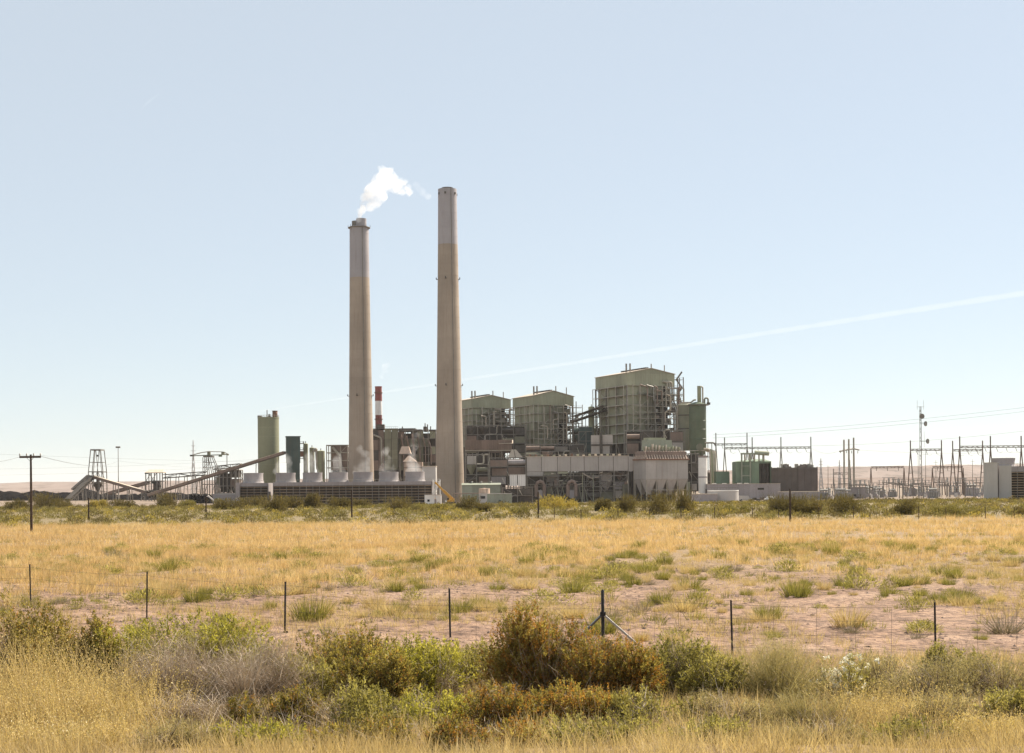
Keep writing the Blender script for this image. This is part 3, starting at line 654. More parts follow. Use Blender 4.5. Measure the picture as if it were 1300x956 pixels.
t = Th('coal_hopper_house', 'dark coal hopper house on many thin legs beside the cooling tower', 'hopper house', 292, 900); m = t.m; e = t.e
frame(e, [(-16 + 5 * k) * m for k in range(7)], [-6, 0, 6], [0, t.z(626), t.z(617), t.z(606), t.z(597)], 'steel', .4, .35, 9)
for (x0, x1, r0, r1, mt) in ((-11, 1, 616, 601, 'shade_void'), (1, 12, 606, 597, 'steel_dark'), (-14, -4, 603, 596.5, 'steel_dark'), (2, 13, 618, 608, 'brown_duct'), (-10, -2, 625, 617, 'shade_void'), (-16, -11, 614, 606, 'green_siding_dark')): pbox('hopper_casing', mt, e, x0 * m, x1 * m, -4, 4, t.z(r0), t.z(r1))
for x in (-8, -2, 5, 11):
    b = MB(); b.lathe([(.5, t.z(626)), (2.6, t.z(618)), (2.6, t.z(615))], 4, x * m, 0); b.build('hopper', 'steel_dark', e)
pbox('roof', 'roof_pale', e, -10 * m, 14 * m, -6.5, 6.5, t.z(597), t.z(596.2)); pbox('slab', 'pale_wall', e, -12 * m, 8 * m, -8, 6, t.z(627.5), t.z(626.4))
handrail(e, (-10 * m, -6.4, t.z(596.2)), (14 * m, -6.4, t.z(596.2)), n=9)

def mast(px, D, top, label, grp=None, thick=.35):
    t = Th('light_mast', label, 'light mast', px, D, 0, grp); H = t.z(top)
    b = MB(); b.lathe([(thick, 0), (thick * .55, H)], 10); b.build('pole', 'galv', t.e)
    pbox('head_frame', 'steel', t.e, -2.9 * t.m, 2.9 * t.m, -.6, .6, H - .4, H - .1)
    for k in range(4): pbox('floodlight', 'steel', t.e, (-2.7 + 1.5 * k) * t.m, (-1.8 + 1.5 * k) * t.m, -.7, .3, H - .1, H + .7)
mast(150.5, 940, 568, 'thin light mast standing right of the lattice tower')

def pylon(px, D, top, hw, label, mat='far_steel', arms=3):
    t = Th('power_pylon', label, 'pylon', px, D, 0, 'distant lattice pylons'); H = t.z(top); e = t.e; w0 = hw * t.m
    for sx in (-1, 1):
        for sy in (-1, 1):
            pbar('leg', mat, e, (sx * w0, sy * w0, 0), (sx * w0 * .22, sy * w0 * .22, H * .72), .5); pbar('leg', mat, e, (sx * w0 * .22, sy * w0 * .22, H * .72), (sx * .15, sy * .15, H), .4)
    for k in range(6):
        f0, f1 = .72 * k / 6, .72 * (k + 1) / 6; a0, a1 = w0 * (1 - .78 * k / 6), w0 * (1 - .78 * (k + 1) / 6)
        for sy in (-1, 1):
            pbar('brace', mat, e, (-a0, sy * a0, H * f0), (a1, sy * a1, H * f1), .3); pbar('brace', mat, e, (a0, sy * a0, H * f0), (-a1, sy * a1, H * f1), .3)
    for k in range(arms):
        z = H * (.72 + .09 * k); L = w0 * (1.3 - .2 * k); pbar('cross_arm', mat, e, (-L, 0, z), (L, 0, z), .4)
pylon(245.8, 1700, 559, 3, 'pale distant pylon behind the coal stacker')
pylon(1042.5, 1500, 582, 2.4, 'pale distant pylon just right of the brown screen wall')
pylon(1066, 1800, 584, 1.8, 'faint distant pylon behind the three round poles')

# ---------------------------------------------------------------- cooling towers
def cooling_tower(name_label, px0, px1, D, deck_row, band_row, cells, cell_top, cell_base, rot=0, wall_left=0, group='cooling towers', depth=17, cell_hw=13, end='pale_wall', rows_n=7, bays=None, flare=1.0):
    t = Th('cooling_tower', name_label, 'cooling tower', (px0 + px1) / 2, D, rot, group); e = t.e; m = t.m
    X0, X1 = t.x(px0), t.x(px1); zd, zb = t.z(deck_row), t.z(band_row)
    pbox('core', 'shade_void', e, X0 + .5, X1 - .5, 1.2, depth - 1.2, 0, zd - .3)  # dark box painted as the shade behind the louvres
    bays = bays or max(2, int(round((px1 - px0 - wall_left) / 8.4)))
    xl = X0 + wall_left * m
    for k in range(bays):
        a, b_ = xl + (X1 - xl) * k / bays, xl + (X1 - xl) * (k + 1) / bays
        pbox('deck_panel', 'cell_grey', e, a + .03, b_ - .03, -.2 - .03 * (k % 2), .4, zb, zd)
        pbox('mullion', 'steel', e, a - .1, a + .1, -.05, .35, 0, zb)
        for r_ in range(rows_n):
            z0 = zb * r_ / rows_n
            b = None
            o = pbar('louvre', 'slat_tan', e, (a + .1, .45, z0 + zb / rows_n * .72), (b_ - .1, .45, z0 + zb / rows_n * .72), 1.0, .16)
            o.rotation_mode = 'QUATERNION'
        pbox('back_panel', 'cell_grey', e, a, b_, depth - .3, depth, 0, zd)
    pbox('mullion', 'steel', e, X1 - .15, X1 + .05, -.05, .35, 0, zb)
    pbox('deck', 'cell_grey', e, X0, X1, -.1, depth, zd - .28, zd)
    if wall_left: pbox('end_wall', end, e, X0 - .2, xl - .1, -1.0, depth, 0, zd + .3)
    else: pbox('end_wall', 'cell_grey', e, X0 - .25, X0 - .02, .1, depth, 0, zd)
    pbox('end_wall', 'cell_grey', e, X1 + .06, X1 + .3, .1, depth, 0, zd)
    zc, zt = t.z(cell_base), t.z(cell_top); h = zt - zd
    for cx in cells:
        b = MB(); r_ = cell_hw * m
        b.lathe([(r_ * 1.07, zd), (r_ * 1.0, zd + h * .12), (r_ * .955, zd + h * .4), (r_ * .95 * flare, zd + h * .75), (r_ * .97 * flare, zt), (r_ * .93 * flare, zt), (r_ * .92, zd + h * .4), (r_ * .92, zd + .2)], 40, t.x(cx), depth / 2, cap=False)
        c = b.build('fan_stack', 'cell_grey', e, smooth=True)
        pbar('fan_hub', 'steel_dark', c, (t.x(cx), depth / 2, zd + .3), (t.x(cx), depth / 2, zd + 1.8), 1.6, kind='cyl')
        for k in range(6):
            a = k * math.pi / 3 + .2
            pbar('fan_blade', 'steel_dark', c, (t.x(cx), depth / 2, zd + 1.5), (t.x(cx) + r_ * .85 * math.cos(a), depth / 2 + r_ * .85 * math.sin(a), zd + 1.5), .9, .15)
    handrail(e, (X0, 0, zd), (X1, 0, zd), 'steel_pale', n=bays * 2)
    return t
ct1 = cooling_tower('short cooling tower with a single fan cell at the left end of the row', 300.5, 340, 712, 613.2, 617.6, [318], 600.3, 612.8, wall_left=4.5, bays=4, end='lavender_wall')
ct2 = cooling_tower('long low cooling tower with six steaming fan cells, in front of the chimneys', 347, 548, 705, 611.6, 616.2, [359.5, 394, 427, 459, 492, 525.5], 599.3, 611.6, bays=24)
# stair at the right-hand end of the long tower
e = ct2.e; m = ct2.m; X1 = ct2.x(548.6)
for k in range(2):
    pbar('stair_flight', 'white_paint', e, (X1 + .4 + 3.4 * k, 1 + 2 * k, 0 if k else 5), (X1 + 3.8 - 3.4 * k * 0, 1 + 2 * k, 5 if k else ct2.z(612)), .3, 1.1)
for x in (.5, 3.9):
    for y in (0, 4): pbar('stair_post', 'white_paint', e, (X1 + x, y, 0), (X1 + x, y, ct2.z(610)), .25)
pbox('stair_landing', 'white_paint', e, X1 + .3, X1 + 4, 0, 4, ct2.z(612) - .15, ct2.z(612)); handrail(e, (X1 + .3, 0, ct2.z(612)), (X1 + 4, 0, ct2.z(612)), 'white_paint', n=3)
t = Th('wing_wall', 'plain lavender grey wall left of the short cooling tower', 'wall', 286, 720); e = t.e; m = t.m
for k in range(4): pbox('panel', 'lavender_wall', e, (-16 + 7.4 * k) * m, (-16 + 7.4 * k + 7.3) * m, 0, .5, 0, t.z(627.5))
pbox('coping', 'pale_wall', e, -16.2 * m, 13.8 * m, -.15, .65, t.z(627.5), t.z(626.9))

# right-hand tower, seen end-on at the edge of the frame
t = cooling_tower('pale cooling tower cut off by the right edge of the picture', 1268, 1420, 520, 591.5, 598.5, [1283, 1331, 1379], 580.5, 592, rot=0, wall_left=15.5, cell_hw=14.6, rows_n=11, bays=16, flare=1.05, depth=15)
t = Th('wall_slab', 'tall pale concrete slab wall left of the edge cooling tower', 'wall', 1260, 517); e = t.e
pbox('slab', 'pale_wall', e, -6 * t.m, 6 * t.m, -.6, 4.5, 0, t.z(587.5)); pbox('side_slab', 'cell_grey', e, 6 * t.m + .01, 7.6 * t.m, .5, 5, 0, t.z(588.2)); pbox('coping', 'pale_wall', e, -6.3 * t.m, 7.8 * t.m, -.75, 5.1, t.z(587.5), t.z(587))

# ---------------------------------------------------------------- between the chimneys: the oldest unit
t = Th('open_steel_bay', 'open steel frame with brown cladding behind the left chimney', 'steel frame', 430, 875); m = t.m; e = t.e
frame(e, [-13.5 * m, -8 * m, 4 * m, 13 * m], [-5, 5], [0, t.z(594), t.z(585), t.z(575), t.z(565.5)], 'steel_pale', .45, .2, 21)
for k in range(3): pbox('cladding_panel', 'brown_duct', e, (-7.5 + 7 * k) * m, (-.7 + 7 * k) * m, -4.4, -4, t.z(597), t.z(566.5))
pbox('core', 'steel_dark', e, -7 * m, 13 * m, -3.8, 4.6, 0, t.z(567)); pbox('roof', 'steel', e, -14 * m, 13.6 * m, -5.4, 5.4, t.z(565.5), t.z(565))
pipe(e, [(-6 * m, -5.2, t.z(568)), (4 * m, -5.2, t.z(580)), (4 * m, -5.2, t.z(604))], .8, 'steel_pale', 'duct')
def tank(label, px, D, top, hw, mat, bot=None, dome=0.6, grp=None, rings=3, name='tank', cat='tank'):
    t = Th(name, label, cat, px, D, 0, grp); r_ = hw * t.m; H = t.z(top); z0 = 0 if bot is None else t.z(bot)
    b = MB(); b.lathe([(r_, z0), (r_, H)], 32); b.build('shell', mat, t.e, smooth=True)
    b = MB(); b.lathe([(r_ * 1.02, H), (r_ * 1.02, H + .15), (r_ * .6, H + dome * .7), (r_ * .15, H + dome)], 32); b.build('roof', mat, t.e, smooth=True)
    for k in range(rings):
        z = z0 + (H - z0) * (k + 1) / (rings + 1); b = MB(); b.lathe([(r_, z - .15), (r_ + .1, z - .1), (r_ + .1, z + .1), (r_, z + .15)], 32, cap=False); b.build('stiffener_ring', mat, t.e)
    if z0 > 0:
        for a in range(4): c = Vector((math.cos(a * 1.57 + .6), math.sin(a * 1.57 + .6), 0)) * r_ * .9; pbar('leg', 'steel', t.e, c, c + Vector((0, 0, z0)), .4)
    pbar('ladder', 'steel', t.e, (r_ * .5, -r_ - .1, 0), (r_ * .5, -r_ - .1, H), .35, .12)
    pcyl('vent', 'steel', t.e, 0, 0, H, H + 1.8, .25)
    return t
tank('slim tan vessel just right of the dark green tower', 388.6, 870, 563.8, 3, 'silo_tan')
tank('second slim tan vessel, shorter, with a curved pipe on its side', 396.6, 868, 569, 3.2, 'silo_tan')
tt = tank('wider tan tank left of the open steel frame', 407.8, 865, 573, 5, 'silo_tan')
pipe(tt.e, [(-9 * tt.m, -1, tt.z(573)), (-5.5 * tt.m, -1, tt.z(569)), (-4.2 * tt.m, -1, tt.z(596))], .8, 'steel_pale', 'duct', 2.5)

t = Th('old_boiler_house', 'dark brown green boiler house with tall panels below the striped chimney', 'boiler house', 490, 885); m = t.m; e = t.e
pbox('core', 'shade_void', e, -16 * m, 15 * m, .6, 22, 0, t.z(548))
for k, (x0, x1, top, mt) in enumerate(((-17, -9, 545.5, 'steel_dark'), (-9, -1.8, 546, 'brown_duct'), (-1.4, 7.5, 544.5, 'green_siding_dark'), (7.6, 15.5, 544.5, 'green_siding_dark'))):
    for j in range(4):
        r0, r1 = top + j * 13, top + (j + 1) * 13
        pbox('wall_panel', mt if j % 2 == 0 or k > 1 else 'brown_duct', e, x0 * m + .1, x1 * m - .1, -.1 * k, .5, t.z(r1) + .1, t.z(r0))
pbox('penthouse', 'steel_dark', e, -12 * m, -2 * m, 2, 9, t.z(545), t.z(538.5)); pbox('roof', 'steel', e, -17.5 * m, 16 * m, -.6, 22.5, t.z(544.4), t.z(544))
handrail(e, (-17 * m, -.5, t.z(544)), (16 * m, -.5, t.z(544)), n=12)
pipe(e, [(-15 * m, -.8, t.z(552)), (-5 * m, -.8, t.z(556)), (-5 * m, -.8, t.z(590))], .6, 'steel_pale')
t = Th('process_building', 'grimy greenish process building between the two concrete chimneys', 'building', 530, 890); m = t.m; e = t.e
pbox('core', 'shade_void', e, -23.5 * m, 23.5 * m, 2.5, 24, 0, t.z(550))
rr = random.Random(5)
for j in range(5):
    r0, r1 = 547 + j * 10, 557 + j * 10
    for k in range(6):
        x0, x1 = -24 + 8 * k, -16 + 8 * k
        if rr.random() < .8: pbox('wall_panel', rr.choice(['green_siding_dark', 'green_siding_dark', 'brown_duct', 'green_siding', 'steel_dark']), e, x0 * m + .05, x1 * m - .05, rr.uniform(0, 1.6), 2.3, t.z(r1) + .1, t.z(r0) - .2)
frame(e, [(-24 + 9.6 * k) * m for k in range(6)], [-1.5, 20], [0, t.z(587), t.z(577), t.z(567), t.z(557), t.z(546)], 'steel', .38, .25, 31)
for x0, x1, r0 in ((-23, -2, 543.5), (-2, 6, 545), (8, 12, 541.5), (15, 23, 546)): pbox('roof_block', 'steel_dark', e, x0 * m, x1 * m, 1, 14, t.z(547.5), t.z(r0))
for x, r_ in ((10, 537), (13, 538.5), (-19, 541), (17, 541)): pcyl('roof_stack', 'steel', e, x * m, 4, t.z(547), t.z(r_), .35)
for k in range(6): pipe(e, [((-20 + 7 * k) * m, -2.3, t.z(550 + rr.uniform(0, 10))), ((-17 + 7 * k) * m, -2.3, t.z(565 + rr.uniform(0, 8))), ((-17 + 7 * k) * m, -2.3, t.z(590))], rr.uniform(.3, .7), rr.choice(['steel_pale', 'brown_duct', 'steel']))
def wedge_duct(label, px, D, x0, x1, x2, x3, r0, r1, mat, depth=8, base=None, rib=0, leg_mat='steel'):
    """duct or hood with sloping ends: bottom x0..x3 at row r1, top x1..x2 at row r0"""
    t = Th('duct_hood', label, 'duct', px, D, 0); e = t.e; a, b_ = t.z(r1), t.z(r0)
    X = [t.x(v) for v in (x0, x1, x2, x3)]; b = MB()
    b.poly([(X[0], 0, a), (X[3], 0, a), (X[3], depth, a), (X[0], depth, a), (X[1], depth * .35, b_), (X[2], depth * .35, b_), (X[2], depth * .75, b_), (X[1], depth * .75, b_)],
           [(3, 2, 1, 0), (4, 5, 6, 7), (0, 1, 5, 4), (1, 2, 6, 5), (2, 3, 7, 6), (3, 0, 4, 7)]); b.build('hood', mat, e)
    pbox('flange', 'steel', e, X[0] - .2, X[3] + .2, -.2, depth + .2, a - .35, a - .02)
    for k in range(rib):
        f = (k + 1) / (rib + 1); pbar('rib', 'steel_dark', e, (X[0] + (X[3] - X[0]) * f, -.08, a), (X[1] + (X[2] - X[1]) * f, depth * .35 - .08, b_), .3)
    for x in (X[0] + .3, X[3] - .3):
        for y in (.3, depth - .3): pbar('leg', leg_mat, e, (x, y, 0), (x, y, a), .45)
    return t
wedge_duct('upper sunlit slanting duct above the steam between the chimneys', 514, 868, 507, 510, 519, 522, 566.5, 576, 'pink_duct')
wd = wedge_duct('sunlit pitched hood over a pale pink duct between the chimneys', 524, 850, 512, 518, 520, 529, 578.5, 586, 'pink_duct')
pbox('duct_body', 'pink_duct', wd.e, wd.x(512.5), wd.x(536.5), .5, 7, wd.z(604), wd.z(586.6)); pbox('duct_lip', 'brown_duct', wd.e, wd.x(512), wd.x(537), .3, 7.2, wd.z(594), wd.z(593))
t = Th('low_building', 'small pale flat roofed building beside the base of the taller chimney', 'building', 545, 780); e = t.e; m = t.m
for k in range(2): pbox('wall_panel', 'pale_wall', e, (-8.5 + 8.6 * k) * m, (8.4 * k - .1) * m, 0, .4, 0, t.z(592.5))
pbox('core', 'pale_wall', e, -8.4 * m, 8.4 * m, .5, 12, 0, t.z(592.8)); pbox('roof', 'roof_pale', e, -8.8 * m, 8.8 * m, -.4, 12.4, t.z(592.5), t.z(591.6)); pbox('door', 'steel_dark', e, -2 * m, 1 * m, -.08, .1, 0, 3)

# ---------------------------------------------------------------- right of the taller chimney
t = Th('ribbed_duct', 'long brown ribbed duct below the half hidden boiler house', 'duct', 622, 860); e = t.e; m = t.m
for k in range(6): pbox('duct_panel', 'brown_duct', e, (-31 + 10 * k) * m, (-31 + 10 * k + 9.8) * m, 0, 9, t.z(571), t.z(558.5 + .2 * (k % 2)))
for k in range(18): pbar('rib', 'brown_duct', e, ((-30.3 + 3.4 * k) * m, -.15, t.z(570.5)), ((-30.3 + 3.4 * k) * m, -.15, t.z(559)), .35)
b = MB(); b.poly([(12 * m, -1, t.z(563.5)), (30 * m, -1, t.z(563)), (30 * m, 9, t.z(558)), (10 * m, 9, t.z(558)), (12 * m, -1, t.z(563.9)), (30 * m, -1, t.z(563.4)), (30 * m, 9, t.z(558.4)), (10 * m, 9, t.z(558.4))], [(0, 1, 2, 3), (7, 6, 5, 4), (0, 4, 5, 1), (1, 5, 6, 2), (2, 6, 7, 3), (3, 7, 4, 0)]); b.build('cover_sheet', 'roof_pale', e)
pbox('support_beam', 'steel_pale', e, -31 * m, 31 * m, -.4, .2, t.z(572.4), t.z(571.4))
frame(e, [-30 * m, -15 * m, 0, 15 * m, 30 * m], [.4, 8.6], [0, t.z(604), t.z(588), t.z(572.4)], 'steel', .45, .3, 41)
wedge_duct('bright sunlit pyramid hood left of the long pale duct', 654, 835, 645.5, 650, 655.5, 664, 570.5, 580.5, 'roof_pale', 7, rib=1)
def clutter(label, px, D, x0, x1, top, bot, seed, cat='equipment', nm='fan_equipment', mats=('brown_duct', 'steel_dark', 'green_siding_dark', 'pale_panel', 'steel'), depth=10, pale=0.25):
    """a compact unit of casings, ducts, hoppers and pipes inside light steelwork"""
    t = Th(nm, label, cat, px, D); e = t.e; rr = random.Random(seed); X0, X1 = t.x(x0), t.x(x1); Z0, Z1 = max(0, t.z(bot)), t.z(top); W = X1 - X0
    nx = max(2, int(W / 7)); nz = max(2, int((Z1 - Z0) / 5))
    for i in range(nx):
        for j in range(nz):
            xa, xb = X0 + W * i / nx, X0 + W * (i + 1) / nx; za, zb = Z0 + (Z1 - Z0) * j / nz, Z0 + (Z1 - Z0) * (j + 1) / nz
            d = rr.uniform(0, 5); q = rr.random(); mt = rr.choice(mats); u_ = rr.uniform
            if q < .5: pbox('casing', mt, e, xa + u_(.1, 1.2), xb - u_(.1, 1.2), d, d + u_(2, 5), za + u_(.05, .6), zb - u_(.2, 1.5))
            elif q < .7:
                b = MB(); b.tube([(xa + .3, d + 1.5, (za + zb) / 2), (xb - .3, d + 1.5, (za + zb) / 2)], min(u_(.8, 1.8), (zb - za) * .45), 12); b.build('vessel', mt, e, smooth=True)
            elif q < .85:
                b = MB(); b.lathe([(.6, za), (W / nx * .4, zb - 1.2), (W / nx * .4, zb)], 4, (xa + xb) / 2, d + 2); b.build('hopper', mt, e)
            else:
                pipe(e, [(xa, d, za + .3), (xa + W / nx * .6, d, za + .3), (xa + W / nx * .6, d, zb), (xb, d, zb)], u_(.25, .5), rr.choice(['steel_pale', 'galv', 'steel']))
    pbox('shade_backing', 'shade_void', e, X0 + .4, X1 - .4, depth - 1.5, depth, Z0, Z1 - .6)  # dark sheet standing for the shade behind the machinery
    frame(e, list(np.linspace(X0, X1, nx + 1)), [-.3, depth + .3], [Z0 if Z0 > .5 else 0] + list(np.linspace(Z0, Z1, nz + 1)[1:]), 'steel', .3, .2, seed)
    for k in range(int(nx * nz * pale) + 1): a = rr.uniform(X0, X1); z = rr.uniform(Z0, Z1 - 4); pbar('pipe', 'steel_pale', e, (a, -.8, z), (a + rr.uniform(-2, 2), -.8, z + rr.uniform(2.5, 5)), .3, kind='cyl')
    return t
clutter('dark duct work filling the gap between the middle and right boiler houses', 745, 900, 729, 764, 541, 582, 91, mats=('brown_duct', 'steel_dark', 'green_siding_dark', 'green_dark', 'steel_dark'), depth=12, nm='duct_work', cat='duct work')
clutter('brown machinery floor below the middle boiler house', 700, 840, 668, 742, 564, 582, 92, mats=('brown_duct', 'steel_dark', 'green_siding_dark', 'steel'), depth=9, nm='duct_work', cat='duct work')
clutter('dark machinery below the right boiler house, above the precipitator', 830, 822, 796, 870, 546, 576, 93, mats=('brown_duct', 'steel_dark', 'green_siding_dark', 'pale_panel', 'brown_duct'), depth=9, nm='duct_work', cat='duct work')
clutter('tangled pipes and casings right of the taller chimney, behind the ribbed duct', 628, 905, 592, 668, 540, 575, 94, mats=('brown_duct', 'steel_dark', 'green_siding_dark', 'steel_dark'), depth=9, nm='duct_work', cat='duct work')
clutter('dark machinery under the brown ribbed duct, by the taller chimney', 606, 800, 591, 620, 577, 615, 51, depth=10)
clutter('lavender grey fans and ducts under the bright pyramid hood', 645, 800, 622, 668, 581, 616, 52, mats=('lavender_wall', 'brown_duct', 'steel_dark', 'brown_duct', 'cell_grey'), depth=10)
clutter('rusty heap of pipework and skids left of the precipitator legs', 655, 750, 638, 676, 619, 640, 53, mats=('rust', 'steel_dark', 'brown_duct', 'cell_grey'), depth=6, nm='pipe_skid')
for k, px in enumerate((652, 662.5)):
    t = Th('white_silo_box', ('left', 'right')[k] + ' of the two tall white bins beside the pale duct', 'bin', px, 775, 0, 'tall white bins'); m = t.m
    pbox('body', 'white_paint', t.e, -4.7 * m, 4.7 * m, 0, 4.5, t.z(617), t.z(603)); pbox('lid', 'pale_wall', t.e, -5 * m, 5 * m, -.2, 4.7, t.z(603), t.z(602.3))
    for x in (-4, 4):
        for y in (.4, 4): pbar('leg', 'steel', t.e, (x * m, y, 0), (x * m, y, t.z(617)), .35)
    for k2 in range(3): pbar('rib', 'pale_wall', t.e, ((-3 + 3 * k2) * m, -.06, t.z(616.5)), ((-3 + 3 * k2) * m, -.06, t.z(603.5)), .18)
t = Th('pump_house', 'long pale green low shed at the foot of the taller chimney', 'shed', 611, 770); e = t.e; m = t.m
for k in range(4): pbox('wall_panel', 'green_pale', e, (-24.5 + 12.3 * k) * m, (-24.5 + 12.3 * k + 12.2) * m, 0, .4, 0, t.z(615.5))
pbox('core', 'green_pale', e, -24.3 * m, 24.3 * m, .5, 9.5, 0, t.z(616)); b = MB(); z = t.z(615.5)
b.poly([(-25 * m, -.5, z), (25 * m, -.5, z), (25 * m, 10, z), (-25 * m, 10, z), (-25 * m, 4.5, z + 1), (25 * m, 4.5, z + 1)], [(3, 2, 1, 0), (0, 1, 5, 4), (2, 3, 4, 5), (1, 2, 5), (3, 0, 4)]); b.build('roof', 'green_pale', e)
for k in range(3): pcyl('roof_vent', 'galv', e, (-12 + 12 * k) * m, 4.5, z + .8, z + 2, .5)
pbox('door', 'green_dark', e, 15 * m, 21 * m, -.1, .1, 0, 3.4)
t = Th('pipe_rack', 'low pipe rack running left from the beige tank', 'pipe rack', 592, 735); e = t.e; m = t.m
for k in range(5):
    x = (-16 + 8 * k) * m
    for y in (0, 2): pbar('post', 'steel', e, (x, y, 0), (x, y, t.z(627)), .25)
    pbar('cross_beam', 'steel', e, (x, -.3, t.z(627)), (x, 2.3, t.z(627)), .25)
for y in (.2, .8, 1.5): pbar('pipe', 'brown_duct', e, (-17 * m, y, t.z(626.4)), (17 * m, y, t.z(626.4)), .4, kind='cyl')
tank('squat beige tank with a sunlit rim on the low white building', 615, 728, 620.5, 7, 'pink_duct', dome=.3, rings=1)
t = Th('low_white_building', 'low pale green white building in front of the green shed', 'building', 630, 722); e = t.e; m = t.m
for k in range(4): pbox('wall_panel', 'green_pale' if k else 'pale_wall', e, (-22 + 10.5 * k) * m, (-22 + 10.5 * k + 10.4) * m, 0, .3, 0, t.z(627))
pbox('core', 'pale_wall', e, -21.9 * m, 19.9 * m, .35, 6, 0, t.z(627.4)); pbox('roof', 'pale_wall', e, -22.3 * m, 20.3 * m, -.2, 6.2, t.z(627), t.z(626.5))
pbox('window', 'glass_dark', e, -20 * m, -14 * m, -.1, .05, t.z(633), t.z(629.5)); pbox('door', 'green_dark', e, 3 * m, 6 * m, -.1, .05, 0, 2.2)

# yellow crane beside the long cooling tower
t = Th('crane_truck', 'yellow mobile crane with its boom raised to the left', 'crane', 572, 685); e = t.e; m = t.m
pbox('carrier', 'steel_dark', e, -5.5 * m, 6.5 * m, -1.3, 1.3, .7, 1.7)
for x in (-4.6, -2.4, 3, 5.2):
    for y in (-1.3, 1.3):
        b = MB(); b.tube([(x * m, y - .22, .62), (x * m, y + .22, .62)], .62, 14); w_ = b.build('wheel', 'tyre', e); b = MB(); b.tube([(x * m, y - .25, .62), (x * m, y + .25, .62)], .28, 10); b.build('rim', 'galv', w_)
pbox('engine_house', 'yellow', e, -1.5 * m, 5 * m, -1.2, 1.2, 1.75, 3.2); cb = pbox('cab', 'yellow', e, -4.2 * m, -1.6 * m, -1.3, .2, 1.75, 3.8)
pbox('cab_window', 'glass_dark', e, -4.25 * m, -2 * m, -1.34, -1.2, 2.7, 3.6); pbox('driver_cab', 'white_paint', e, -7 * m, -5.2 * m, -1.2, 1.2, .8, 2.4)
p0, p1, p2 = Vector((2.5 * m, 0, 3.0)), Vector((-9 * m, 0, t.z(623))), Vector((-19.5 * m, 0, t.z(612)))
pbar('boom_section', 'yellow', e, p0, p1, 1.1, 1.3); pbar('boom_section', 'yellow', e, p1, p2, .7, .9); pbar('lift_cylinder', 'galv', e, (-1 * m, 0, 2.2), p0.lerp(p1, .6) - Vector((0, 0, .6)), .4, kind='cyl')
pbar('hoist_rope', 'wire', e, p2, p2 - Vector((0, 0, 7.5)), .08); pbox('hook_block', 'yellow', e, -19.8 * m, -19.2 * m, -.25, .25, p2.z - 8.2, p2.z - 7.5)
pbox('counterweight', 'steel', e, 5.1 * m, 6.6 * m, -1.2, 1.2, 1.8, 3)
t = Th('site_trailer', 'white site trailer at the right end of the long cooling tower', 'trailer', 549.5, 690); e = t.e; m = t.m
for k in range(3): pbox('wall_panel', 'white_paint', e, (-10.5 + 7 * k) * m, (-10.5 + 7 * k + 6.95) * m, 0, 3, .7, t.z(628.5))
pbox('roof', 'pale_wall', e, -10.8 * m, 10.8 * m, -.2, 3.2, t.z(628.5), t.z(628))
for x in (-7, 7):
    b = MB(); b.tube([(x * m, -.1, .45), (x * m, .2, .45)], .45, 12); b.build('wheel', 'tyre', e)
pbox('door', 'cell_grey', e, 2 * m, 4.4 * m, -.06, .02, .8, 3); pbox('window', 'glass_dark', e, -7 * m, -4 * m, -.06, .02, 1.8, 2.9); pbox('skirt', 'steel', e, -10.4 * m, 10.4 * m, .2, 2.8, .25, .7)

# ---------------------------------------------------------------- precipitator of the largest unit
t = Th('long_duct', 'long pale panelled flue duct running to the hopper box', 'duct', 735, 800); e = t.e; m = t.m
js = [669, 688, 708, 725, 742, 760, 779, 798]
for k in range(len(js) - 1):
    pbox('duct_panel', 'pale_panel', e, t.x(js[k]) + .14, t.x(js[k + 1]) - .14, -.05 * (k % 3), .5, t.z(598), t.z(579.5))
    pbox('seam', 'steel_dark', e, t.x(js[k]) - .14, t.x(js[k]) + .14, .02, .3, t.z(598), t.z(580))
b = MB(); b.poly([(t.x(798) + .1, 0, t.z(579.6)), (t.x(816), 0, t.z(582)), (t.x(803), 0, t.z(599)), (t.x(798) + .1, 0, t.z(599)), (t.x(798) + .1, 6, t.z(579.6)), (t.x(816), 6, t.z(582)), (t.x(803), 6, t.z(599)), (t.x(798) + .1, 6, t.z(599))], [(0, 3, 2, 1), (4, 5, 6, 7), (0, 1, 5, 4), (1, 2, 6, 5), (2, 3, 7, 6), (3, 0, 4, 7)]); b.build('transition', 'pale_panel', e)
pbox('casing', 'brown_duct', e, t.x(669) + .3, t.x(798), .5, 14, t.z(597), t.z(580.5)); pbox('roof', 'roof_pale', e, t.x(668), t.x(799), -.3, 14.3, t.z(579.5), t.z(578.9))
handrail(e, (t.x(668), 0, t.z(578.9)), (t.x(799), 0, t.z(578.9)), 'steel_pale', n=28)
for k in range(16): pbox('rapper', rnd.choice(['roof_pale', 'green_siding', 'steel_pale', 'rust']), e, t.x(672 + 7.6 * k), t.x(675 + 7.6 * k), 3, 5, t.z(578.9), t.z(577.2 - rnd.random() * 1.5))
frame(e, [t.x(v) for v in (669, 690, 708, 725, 742, 762, 780, 798)], [.3, 13], [0, t.z(618), t.z(604), t.z(598)], 'steel', .42, .45, 61)
